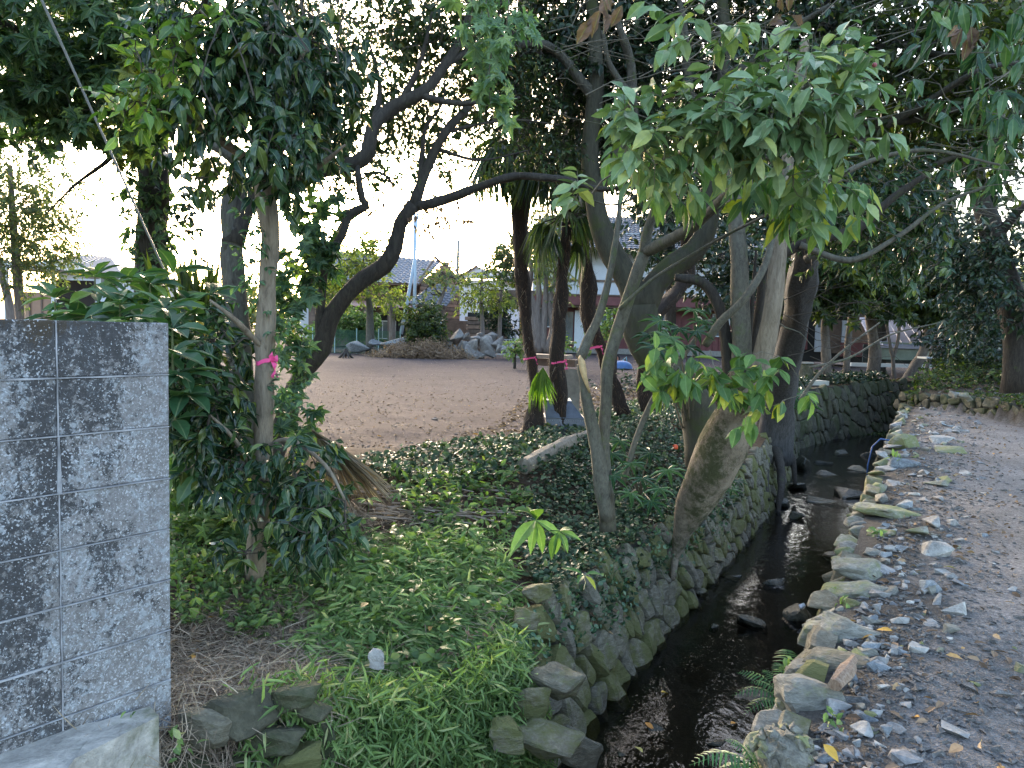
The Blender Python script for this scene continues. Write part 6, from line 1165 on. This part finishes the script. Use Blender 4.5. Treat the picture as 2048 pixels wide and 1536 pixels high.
main = [(600, 1300), (700, 1170), (860, 1090), (1010, 1130), (1060, 1220), (1060, 1390), (1000, 1480), (930, 1600), (640, 1600), (600, 1440)]
bamboo(region(main, 2300, -.2), .2, 8, 'bamboo_grass', 'bright green dwarf bamboo grass spilling over the bank edge', M_BAMB, .09)
bamboo(region([(450, 1280), (520, 1150), (720, 1080), (900, 1040), (1040, 1100), (860, 1160), (700, 1250)], 650, 0), .12, 6, 'sparse_bamboo_grass', 'thinner bamboo grass between the shrub and the bank', M_BAMB, .06)
tufts('weed_cover', region([(335, 1260), (335, 1000), (420, 930), (560, 1000), (720, 1080), (700, 1200), (520, 1300)], 1700), 4, .05, T_OVMED, M_WEED, 'low green weeds beside the block wall', 'weeds', 1., .02, .5, height=.09)
P = region([(340, 1010), (430, 940), (560, 980), (640, 1060), (560, 1130), (340, 1110)], 190); tufts('lobed_weeds', P, 5, .085, T_LOBE, M_WEED, 'lobed-leaved weeds at the foot of the camellia by the block wall', 'weeds', 1.1, .08, .2, height=.14)
# dry straw
def straw(XY, k, L, name, label, z=.0):
    P0 = np.repeat(onground(XY), k, 0); n = len(P0); a = rng.random(n)*6.28; d = np.column_stack([np.cos(a), np.sin(a), rng.normal(size=n)*.25+.1]); P0[:, :2] += rng.normal(size=(n, 2))*.04; P0[:, 2] += rng.random(n)*.05+z
    o = scatter(name, t_blade([(0, .009), (.35, .012), (.7, .01), (1, 0)], .3, .35), P0, unit(d), unit(rng.normal(size=(n, 3))*.4+[0, 0, 1]), L*rng.uniform(.4, 1.2, n), M_STRAW, None, 'stuff'); tag(o, label, 'straw')
straw(region([(335, 1560), (335, 1290), (420, 1180), (620, 1200), (660, 1310), (600, 1400), (480, 1420), (420, 1560)], 2300, -.02), 5, .15, 'dry_straw', 'pale dry grass matted over the bank below the block wall')
straw(region([(345, 1420), (430, 1330), (640, 1300), (640, 1400), (560, 1480), (360, 1600)], 500, -.1), 5, .17, 'dry_straw', 'dry straw hanging over the edging stones', .03)
# ground ivy from the lot edge to the creek
ivyreg = [(700, 935), (860, 905), (1060, 880), (1160, 840), (1300, 800), (1420, 820), (1500, 930), (1340, 1010), (1200, 1000), (1080, 960), (880, 985), (760, 965)]
tufts('ground_ivy', region(ivyreg, 3600, .1), 5, .06, T_SM, M_IVYG, 'dark glossy ground ivy carpeting the bank under the trees', 'ivy', 1.2, .02, .35, wid=1.5, height=.1)
tufts('ground_ivy', region([(1020, 1120), (1060, 980), (1200, 980), (1360, 1030), (1340, 1100), (1180, 1190)], 900, 0), 5, .05, T_OVMED, M_IVYG, 'ground ivy round the foot of the slim trunk', 'ivy', 1.2, .02, .3, wid=1.3, height=.1)
tufts('bank_weeds', region([(760, 960), (1000, 930), (1060, 1010), (1000, 1090), (840, 1080)], 300, 0), 4, .07, T_OVMED, M_WEED, 'scattered green seedlings in the leaf litter', 'weeds', 1.1, .02, .4, height=.08)
# ivy on the creek wall face
n = 420; tt_ = 3.5+5*rng.random(n)**1.3; bb = .97*(.5+.5*rng.random(n)**.8); ok = nz(tt_*1.6, bb*2.2, 1.4)+.35*bb > .0; P = []; Nn = []
for a_, b_ in zip(tt_[ok], bb[ok]):
    p, q = WL(a_, b_); P.append(p+q*.1); Nn.append(q)
P = np.repeat(np.array(P), 3, 0)+rng.normal(size=(len(P)*3, 3))*.05; Nn = np.repeat(np.array(Nn), 3, 0)+rng.normal(size=P.shape)*.4
o = scatter('wall_ivy', T_ROUND, P, unit(rng.normal(size=P.shape)*.6+[0, 0, -.6]), unit(Nn), .038*rng.uniform(.5, 1.2, len(P)), leafmat('wall ivy leaf', g3((.03, .08, .045), (.06, .13, .075), (.12, .2, .13), (.2, .28, .14)), .4, .2), None, 'stuff'); tag(o, 'small ivy leaves trailing over the creek wall stones', 'ivy')
# fallen leaves
def litter(XY, size, name, label, dz=.012, mat=M_LITTER):
    P = onground(XY, dz); n = len(P); a = rng.random(n)*6.28; o = scatter(name, T_OVMED, P, np.column_stack([np.cos(a), np.sin(a), rng.normal(size=n)*.2]), unit(rng.normal(size=(n, 3))*.35+[0, 0, 1]), size*rng.uniform(.5, 1.3, n), mat, None, 'stuff'); tag(o, label, 'fallen leaves')
litter(region([(340, 1000), (700, 920), (1000, 880), (1300, 790), (1480, 900), (1340, 1110), (1080, 1180), (700, 1250), (340, 1400)], 6500, .05), .06, 'fallen_leaves', 'brown fallen leaves under the trees on the left bank')
litter(region([(900, 880), (1000, 840), (1060, 780), (1260, 770), (1300, 800), (1160, 850), (1050, 895)], 2600, .2), .07, 'fallen_leaves', 'dead leaves gathered along the near edge of the lot')
litter(region([(600, 900), (640, 760), (1040, 760), (1050, 880)], 700, .2), .035, 'lot_leaves', 'dry leaves scattered over the cleared lot')
t_ = 2.4+15*rng.random(900)**1.5; s_ = -.33+np.abs(rng.normal(size=900))*1.0; x, y = xy(s_, t_); litter(np.stack([x, y], 1), .055, 'roadside_leaves', 'dry leaves lying along the roadside', .015)
q = np.column_stack([rng.uniform(9.4, 16, 5200), rng.uniform(11.5, 24, 5200)]); litter(q, .09, 'bank_leaves', 'leaf litter on the raised bank across the road', .02); 
tufts('bank_grass', np.column_stack([rng.uniform(9.4, 15, 2200), rng.uniform(11.5, 22, 2200)]), 5, .09, T_SM, M_OLIVE, 'short moss-green grass on the raised bank across the road', 'grass', .8, .01, .6)
t_ = rng.uniform(14, 24, 2600); s_ = tab(STOP, t_)-np.abs(rng.normal(size=2600))*1.4; x, y = xy(s_, t_); ok = np.hypot(x-sb.location[0], (y-sb.location[1])*.25) > .6; x, y = x[ok], y[ok]; tufts('far_bank_ivy', np.stack([x, y], 1), 5, .11, T_SM, M_DARK, 'dark undergrowth on the far creek bank below the small trees', 'undergrowth', 1.1, .02, .4, height=.25)
t_ = rng.uniform(19.5, 26, 1600); s_ = tab(SR, t_)+rng.random(1600)*7; x, y = xy(s_, t_); tufts('far_road_weeds', np.stack([x, y], 1), 5, .13, T_SM, M_OLIVE, 'weeds closing the far end of the road', 'weeds', 1.1, .02, .5, height=.3)
# dry palm fronds
def dryfrond(a, b, n, w_, label, wid=1.):
    t = thing('dry_palm_frond', label, 'palm frond', a); d = b-a; L = np.linalg.norm(d); side = unit(np.cross(d, [0, 0, 1.])); k = np.linspace(-1, 1, n)
    e = d[None]+side[None]*(k*w_)[:, None]+np.array([.0, 0, 1.])[None]*(.05-.12*np.abs(k)+k*w_*.55)[:, None]+rng.normal(size=(n, 3))*.03; V, L_, t_, ve = t_blade([(0, .012), (.3, .02), (.7, .012), (1, 0)], .5, .12)
    inv_ = None; key = 'dry%g' % wid; leafparts((V*np.array([wid, 1, 1]), L_, t_, ve), key, np.repeat(a[None], n, 0)+side[None]*(k*.04)[:, None], unit(e), unit(np.array([0, 0, 1.])+rng.normal(size=(n, 3))*.3), L*rng.uniform(.75, 1.05, n), M_DRYPALM, t, 'blade'); return t
a, b = at(624, 862, 5.6), ong(792, 1015, .05); dryfrond(np.array(a), b+[0, 0, .05], 60, .5, 'large dry palm frond fanned out beside the camellia')
a, b = at(640, 880, 5.5), ong(740, 1010, .05); dryfrond(np.array(a), b+[0, 0, .04], 30, .4, 'second dry palm frond under the large one')
a = ong(700, 1015)+[0, 0, .05]; b = ong(722, 1060)+[0, 0, .05]; dryfrond(a, b, 14, .14, 'small bleached broken frond tip on the leaf litter', 1.6)
st_ = MB()
for k in range(70):
    p = ong(random.uniform(620, 1000), random.uniform(975, 1050)); a = random.uniform(-.5, .5); d = np.array([math.cos(a), math.sin(a), 0])*random.uniform(.06, .25); st_.tube([p-d+[0, 0, .02], p+[0, 0, .03], p+d+[0, 0, .015]], [.006, .008, .004], 4, random.random())
tag(st_.build('fallen_twigs', simple('grey fallen twig', (.3, .24, .2), .85, .3, 20), None, 'stuff'), 'broken sticks and bark scraps on the litter by the palm frond', 'sticks')
# ------------------------------------------------------------------ large-leaved plants
def rosette(t, c, n, size, T, key, mat, tilt=.5, stem=None, az=None, name='leaf', wob=.3):
    a = (np.arange(n)*2.4+random.random()*6) if az is None else np.array(az); el = rng.uniform(-.25, tilt, n)
    Y = np.column_stack([np.cos(a)*np.cos(el), np.sin(a)*np.cos(el), np.sin(el)+.05]); Nn = np.column_stack([-np.cos(a)*np.sin(el)*.5, -np.sin(a)*.5*np.sin(el)-.15, np.ones(n)])
    leafparts(T, key, np.repeat(np.array(c)[None], n, 0)+Y*.01, unit(Y+rng.normal(size=(n, 3))*.1), unit(Nn+rng.normal(size=(n, 3))*.15), size*rng.uniform(.75, 1.1, n), mat, t, name)
# shrub behind the block wall
t = thing('broadleaf_shrub', 'big-leaved green shrub rising behind the end of the block wall', 'shrub', ong(360, 900)); b0 = np.array(t.location); mb = MB()
T_BIG = t_blade([(0, 0), (.12, .06), (.35, .19), (.6, .22), (.82, .13), (1, 0)], .2, .3)
tips = [(190, 545, 4.6), (110, 590, 4.5), (240, 600, 4.3), (300, 560, 4.7), (330, 610, 4.2), (270, 640, 4.0), (180, 625, 4.3), (350, 540, 4.9), (390, 620, 4.6), (225, 650, 4.1), (345, 700, 3.75), (370, 740, 3.8), (350, 790, 3.8), (310, 600, 4.9), (380, 680, 4.4), (150, 640, 4.5), (400, 760, 4.5), (360, 830, 4.3), (280, 610, 4.4), (420, 580, 5), (250, 560, 5), (345, 650, 4.0)]
for (px, py, Y) in tips:
    c = at(px, py+8, Y); r0 = np.array([b0[0]+random.uniform(-.2, .2), b0[1]+random.uniform(-.2, .3), b0[2]]); m_ = (r0*.4+c*.6)+[random.uniform(-.1, .1), .1, -.1]; mb.tube([r0, m_, c-[0, 0, .12], c], [.012, .01, .007, .004], 5, .5, False)
    rosette(t, c, random.randint(8, 10), .21*Y/4.4*random.uniform(.85, 1.1), T_BIG, 'bigleaf', M_BUSH, .75)
    rosette(t, c-[0, 0, .1], 5, .19, T_BIG, 'bigleaf', M_BUSH, .2)
mb.build('stems', simple('green stem', (.1, .12, .05), .7, .2, 20), t, world=True)
C = blobpts([(330, 720, 4.7, 90, 120, .3, 60), (250, 640, 5, 120, 60, .3, 40), (390, 880, 4.5, 70, 80, .3, 36)]); Pp, Yd, Nn, S = sprays(C, unit(rng.normal(size=C.shape)), 5, .15, .15, .4, .8); scatter('inner_foliage', T_OVATE, Pp, Yd, Nn, S, M_BUSH, t, 'stuff')
# strappy leaves left of the forked tree
t = thing('strap_leaved_plant', 'clump of upright strap leaves behind the broadleaf shrub', 'plant', gbase(420, 6.8)); n = 46; P = np.repeat(np.array([at(405, 640, 6.8)]), n, 0)+rng.normal(size=(n, 3))*[.14, .1, .03]; Y = unit(np.column_stack([rng.normal(size=n)*.35, rng.normal(size=n)*.2, np.ones(n)])); leafparts(t_blade([(0, .02), (.4, .034), (.8, .022), (1, 0)], .5, .12), 'strap', P, Y, unit(rng.normal(size=(n, 3))*.4+[0, -1, .2]), rng.uniform(.35, .68, n), M_OLIVE, t)
mb = MB(); mb.tube([np.array(t.location), at(405, 650, 6.8)], [.12, .1], 8); mb.build('stem', B_FIBRE, t, world=True)
# sapling on the bank
t = thing('broadleaf_sapling', 'young plant with a whorl of big lance-shaped leaves on the bank edge', 'sapling', ong(1078, 1120)); Tl = t_blade([(0, 0), (.12, .05), (.3, .13), (.55, .155), (.8, .09), (1, 0)], .18, .35); b0 = np.array(t.location)
c = at(1072, 1040, 4.7); mb = MB(); mb.tube([b0, (b0+c)/2+[.02, 0, 0], c], [.007, .006, .005], 6); c2 = at(1118, 1062, 4.6); mb.tube([(b0+c)/2, (c+c2)/2-[0, 0, .03], c2], [.005, .004, .003], 5); mb.build('stem', M_WEED, t, world=True)
for (cc, px, py, s_) in ((c, 1070, 990, .2), (c, 1028, 1078, .22), (c, 1090, 1100, .25), (c, 1120, 1060, .2), (c, 1050, 1000, .12), (c, 1060, 1095, .16), (c2, 1155, 1068, .17), (c2, 1112, 1108, .2), (c2, 1140, 1098, .15), (c2, 1092, 1116, .16), (c2, 1135, 1050, .13)):
    e = at(px, py, (cc[1])+random.uniform(-.25, .05)); leafparts(Tl, 'sap', cc[None], unit(e-cc)[None], unit(np.array([[.1*random.uniform(-1, 1), -.6, 1.]])), np.array([np.linalg.norm(e-cc)*1.1]), M_BRIGHT, t)
for (lab, px, py, Y, n, s_, mt) in (('small bright sprig hanging on the wall right of the sapling', 1168, 1150, 4.7, 5, .13, M_BRIGHT), ('small seedling with lance leaves left of the sapling', 935, 1060, 4.9, 6, .1, M_BRIGHT), ('seedling with paired leaves beside the dry frond', 735, 1000, 5, 9, .09, M_WEED), ('star-shaped seedling above the small broken frond', 800, 985, 5.4, 6, .12, M_WEED)):
    g_ = ong(px, py+30); t = thing('seedling', lab, 'plant', g_); c = at(px, py, Y); mb = MB(); mb.tube([g_, (g_+c)/2+[.01, 0, 0], c], [.003, .003, .002], 4); mb.build('stem', M_WEED, t, world=True); rosette(t, c, n, s_, Tl, 'sap', mt, .3)
# fatsia plants
def fatsia(label, tips, ground, s_):
    t = thing('fatsia_plant', label, 'plant', ground); b0 = np.array(ground); mb = MB()
    for (px, py, Y) in tips:
        c = at(px, py, Y); mb.tube([b0+[0, 0, .05], (b0+c)/2+[0, .05, .08], c], [.01, .007, .004], 5, .5, False); d = unit(np.array([random.uniform(-1, 1)*.8, -.7+random.uniform(-.3, .3), -.25])); leafparts(T_FATS, 'fats', c[None], d[None], unit(np.array([[random.uniform(-.25, .25), -.75, 1.]])), np.array([s_*random.uniform(.85, 1.15)]), M_FATS, t)
    mb.build('stems', M_TWIGP, t, world=True)
g_ = ong(1385, 930)
fatsia('tall fatsia with dark star-shaped leaves before the olive tree', [(1322, 640, 5.9), (1358, 655, 6.0), (1388, 618, 6.1), (1392, 660, 5.9), (1340, 672, 5.7), (1300, 668, 5.9), (1372, 690, 5.8), (1405, 640, 6.2), (1310, 690, 5.6)], g_, .19)
fatsia('low fatsia with glossy star leaves at the foot of the slim trunk', [(1225, 905, 6.2), (1262, 925, 6.1), (1300, 905, 6.2), (1335, 938, 6), (1262, 985, 5.8), (1285, 955, 6), (1300, 1000, 5.8), (1240, 880, 6.4), (1320, 975, 5.9), (1225, 950, 5.9)], ong(1280, 1010), .17)
fatsia('small fatsia growing out of the creek wall beside the leaning trunk', [(1462, 978, 6.6), (1475, 960, 6.7), (1455, 960, 6.6)], at(1465, 990, 6.7), .11)
fatsia('strappy dark plant on the wall beside the grey trunk', [(1585, 800, 13.2), (1600, 785, 13.3), (1572, 785, 13.3), (1608, 808, 13.2)], gbase(1580, 13.7), .38)
# ferns
def fern(label, c, fronds, size, gr=None):
    t = thing('fern', label, 'fern', c, 0, gr); c = np.array(c)
    for (px, py, z) in fronds:
        e = on(px, py, z); d = e-c; L = np.linalg.norm(d); nP = 15; u = np.linspace(.12, 1, nP); arch = np.array([0, 0, L*.22]); R_ = c+d*u[:, None]+arch*(4*u*(1-u))[:, None]; side = unit(np.cross(d, [0, 0, 1.])); mb = MB(); mb.tube([c, c+d*.5+arch, e], [.003, .002, .001], 3, .3); fr = mb.build('frond', M_FERN, t, world=True)
        P = np.vstack([R_, R_]); ln = L*.24*np.sin(np.pi*np.clip(u*.82+.16, 0, 1))**.8; Y = np.repeat(np.vstack([side+unit(d)*.45, -side+unit(d)*.45]), nP, 0)+rng.normal(size=(2*nP, 3))*.05; Y[:, 2] -= .2
        V, L_, t_, ve = t_blade([(0, .04), (.2, .075), (.5, .065), (.8, .035), (1, 0)], .1, .3); leafparts((V, L_, t_, ve), 'pinna', P, unit(Y), np.repeat(np.array([[0, -.3, 1.]]), 2*nP, 0), np.concatenate([ln, ln]), M_FERN, t, 'pinna')
fern('deep green fern spraying out over the water from the mossy coping', on(1578, 1415, -.52), [(1475, 1345, -.4), (1466, 1390, -.45), (1488, 1428, -.5), (1525, 1340, -.38), (1552, 1325, -.36), (1520, 1455, -.55), (1500, 1365, -.4), (1572, 1300, -.35)], .3)
fern('bright fern frond at the bottom edge beside the concrete lump', on(1520, 1545, -.1), [(1380, 1530, -.05), (1450, 1480, 0), (1420, 1560, -.1), (1490, 1490, 0)], .3)
for (lab, px, py, z, n, s_) in (('leafy weed under the split coping stones', 1575, 1335, -.1, 12, .05), ('weed at the foot of the near mossy stone', 1665, 1440, 0, 12, .04), ('small weed between the moss stones', 1690, 1195, 0, 9, .045), ('green weed growing on the coping by the blue stone', 1790, 915, .1, 10, .08), ('weed on the yellow-green mossy coping', 1755, 1065, .05, 10, .06), ('tiny weed at the foot of the block wall', 262, 1440, .04, 9, .035), ('green sprout at the bottom of the straw', 360, 1490, -.05, 12, .04)):
    c = on(px, py, z); t = thing('weed', lab, 'weed', c-[0, 0, .03]); mb = MB(); mb.tube([c-[0, 0, .03], c+[0, 0, .02]], .002, 4); mb.build('stem', M_WEED, t, world=True); P = c+rng.normal(size=(n, 3))*s_*.5; leafparts(T_OVATE, 'weedleaf', P, unit(rng.normal(size=(n, 3))+[0, -.2, .4]), unit(rng.normal(size=(n, 3))*.4+[0, -.4, 1]), s_*rng.uniform(.7, 1.3, n), M_BAMB, t)
# coloured leaves floating and lying about
for (px, py, z, c_, lab) in ((1322, 1384, WATER+.02, (.75, .45, .03), 'bright yellow leaf on the creek beside the wall'), (1290, 1445, WATER+.02, (.6, .25, .05), 'orange leaf at the near edge of the creek'), (1462, 1448, WATER+.02, (.6, .3, .05), 'orange-yellow leaf on the sunken stone'), (1285, 1505, WATER+.02, (.5, .42, .12), 'long yellowish leaf near the bottom of the creek'), (1785, 1262, .03, (.6, .33, .06), 'curled orange leaf on the gravel verge'), (1913, 1138, .03, (.45, .42, .1), 'yellow-green leaf on the road by the blue-grey stone'), (1120, 1180, -.35, (.6, .07, .02), 'scarlet leaf caught on the creek wall'), (1647, 1488, .05, (.6, .35, .05), 'yellow leaf behind the concrete lump'), (1925, 1492, .02, (.45, .25, .12), 'tan leaf on the road near the bottom corner'), (810, 985, .05, (.7, .3, .03), 'orange leaf in the litter by the broken frond'), (722, 1215, 0., (.4, .26, .1), 'brown leaf lying in the bamboo grass')):
    p = on(px, py, z); key = 'col%s' % str(c_); V, L_, t_, ve = T_OVATE; me = npmesh('fallen_leaf', V, L_, t_, {'rnd': np.zeros(len(V)), 'vein': ve}); me.materials.append(simple('fallen leaf %d' % px, c_, .5, .2, 30)); o = link('fallen_leaf', me); o.location = p; o.scale = (.075,)*3; o.rotation_euler = (random.uniform(-.3, .3), random.uniform(-.3, .3), random.uniform(0, 6)); tag(o, lab, 'leaf')
# rotten bark by the coping, tile shard in the creek, long root beam by the road
P, r_ = smoothpath([on(1668, 1370, .06), on(1690, 1345, .08), on(1708, 1318, .07)], [.028, .034, .02]); V, f = tubearr(P, r_, 9, .3, 2); mb = MB(); mb.add(V, f); tag(mb.build('rotten_branch', barkmat('rotten wood', (.36, .24, .17), (.6, .46, .36), 0, dark=(.16, .09, .06), scale=24)), 'short piece of rotten reddish wood on the near mossy coping stone', 'wood')
for (lab, q, r0) in (('dead slim branch slanting over the far creek bank', [(1600, 800, 12), (1640, 745, 12), (1700, 690, 12), (1760, 645, 12)], .03), ('pale bent branch lying across the far bank', [(1620, 735, 13), (1700, 715, 13), (1780, 670, 13), (1880, 645, 13)], .025), ('bare twiggy branch reaching right from the tan trunk', [(1545, 635, 6), (1570, 655, 6), (1600, 665, 6), (1630, 700, 6)], .006)):
    b0 = at(*q[0]); t = thing('bare_branch', lab, 'branch', b0); limb(t, 'branch', q, np.linspace(r0, r0*.4, len(q)), B_SLIM, 6)
# far beyond: soft screens of shrubs closing the lot left of the trunks
# bare fine twigs criss-crossing the upper canopy
for (lab, x0, x1, y0, y1, Y, n, mt) in (('tangle of bare twigs in the upper middle of the canopy', 1080, 1480, 20, 230, 6.5, 60, M_TWIGP), ('tangle of bare twigs at the top right', 1600, 2048, 0, 420, 6.2, 60, M_TWIGP), ('fine bare twigs against the lower trunks on the creek side', 1540, 1720, 560, 720, 7.5, 18, M_TWIG), ('hanging bare vines at the top left', 380, 720, 0, 260, 3.9, 16, M_TWIG)):
    t = thing('twig_tangle', lab, 'twigs', at((x0+x1)/2, (y0+y1)/2, Y)); mb = MB()
    for k in range(n):
        px, py = random.uniform(x0, x1), random.uniform(y0, y1); yy = Y+random.uniform(-1, 1); a = random.uniform(-.6, .6)+(math.pi/2 if 'vines' in lab else 0); L = random.uniform(60, 230); P = [at(px+math.cos(a)*L*u+random.gauss(0, 7), py-math.sin(a)*L*u*random.choice([1, 1, .8])+random.gauss(0, 7), yy) for u in (0, .33, .66, 1)]; mb.tube(P, [.005, .004, .003, .0015], 3, random.random(), False)
    mb.build('twigs', mt, t, 'stuff', world=True)

# bamboo grass and straw hanging over the near face of the bank
def facepts(n, t0, t1, b0, b1):
    a_ = rng.uniform(t0, t1, n); b_ = rng.uniform(b0, b1, n)*.97; P = []; N = []
    for a, b in zip(a_, b_):
        p, q = WL(a, b); P.append(p+q*.07); N.append(q)
    return np.array(P), np.array(N)
P, N = facepts(1500, 2.15, 3.75, .2, 1.05); k = 8; keep = nz(P[:, 0]*5, P[:, 1]*5+P[:, 2]*6, 1.5) > -.55; P, N = P[keep], N[keep]; off = N*rng.uniform(0, .17, (len(P), 1)); P = np.repeat(P+off, k, 0); N = np.repeat(N, k, 0); n = len(P); P += rng.normal(size=(n, 3))*.035
o = scatter('hanging_bamboo_grass', T_BAMB, P, unit(N*.5+rng.normal(size=(n, 3))*.95+[0, 0, -.5]), unit(N+rng.normal(size=(n, 3))*.5+[0, 0, .5]), .09*rng.uniform(.45, 1.35, n), M_BAMB, None, 'stuff', wid=.75); tag(o, 'bamboo grass hanging down over the near bank face', 'bamboo grass')
P, N = facepts(300, 1.6, 2.6, .35, 1.08); k = 8; P = np.repeat(P, k, 0); N = np.repeat(N, k, 0); n = len(P); P += rng.normal(size=(n, 3))*.04+N*rng.uniform(0.02, .12, (n, 1))
o = scatter('hanging_straw', t_blade([(0, .009), (.35, .012), (.7, .01), (1, 0)], .3, .4), P, unit(N*.4+rng.normal(size=(n, 3))*.6+[0, 0, -.5]), unit(N+rng.normal(size=(n, 3))*.3), .15*rng.uniform(.4, 1.2, n), M_STRAW, None, 'stuff'); tag(o, 'dry straw draped over the stones below the block wall', 'straw')

straw(region(main, 260, -.1), 3, .16, 'dead_stems', 'dead grass stems among the bamboo grass', .05)
straw(region([(450, 1180), (560, 1040), (900, 1040), (860, 1180), (600, 1260)], 700, 0), 4, .13, 'dead_stems', 'thin dead stems among the weeds', .03)

litter(region(main, 160, -.1), .05, 'leaves_on_grass', 'brown leaves caught in the bamboo grass', .1)
litter(region([(340, 1290), (400, 1150), (640, 1150), (680, 1300), (420, 1420)], 260, 0), .05, 'leaves_on_straw', 'brown leaves on the straw below the block wall', .06)
tufts('mixed_weeds', region([(600, 1250), (640, 1090), (980, 1080), (1040, 1250), (800, 1350)], 110, 0), 4, .06, T_ROUND, M_WEED, 'round-leaved weeds scattered through the bamboo grass', 'weeds', 1., .1, .3, height=.08)
q = rng.random((900, 2)); y = 7.9+7*q[:, 0]**1.5; x = -3+(y*.12+3.6)*q[:, 1]; litter(np.stack([x, y], 1), .05, 'lot_edge_litter', 'leaf litter drifting onto the near part of the lot', .01)
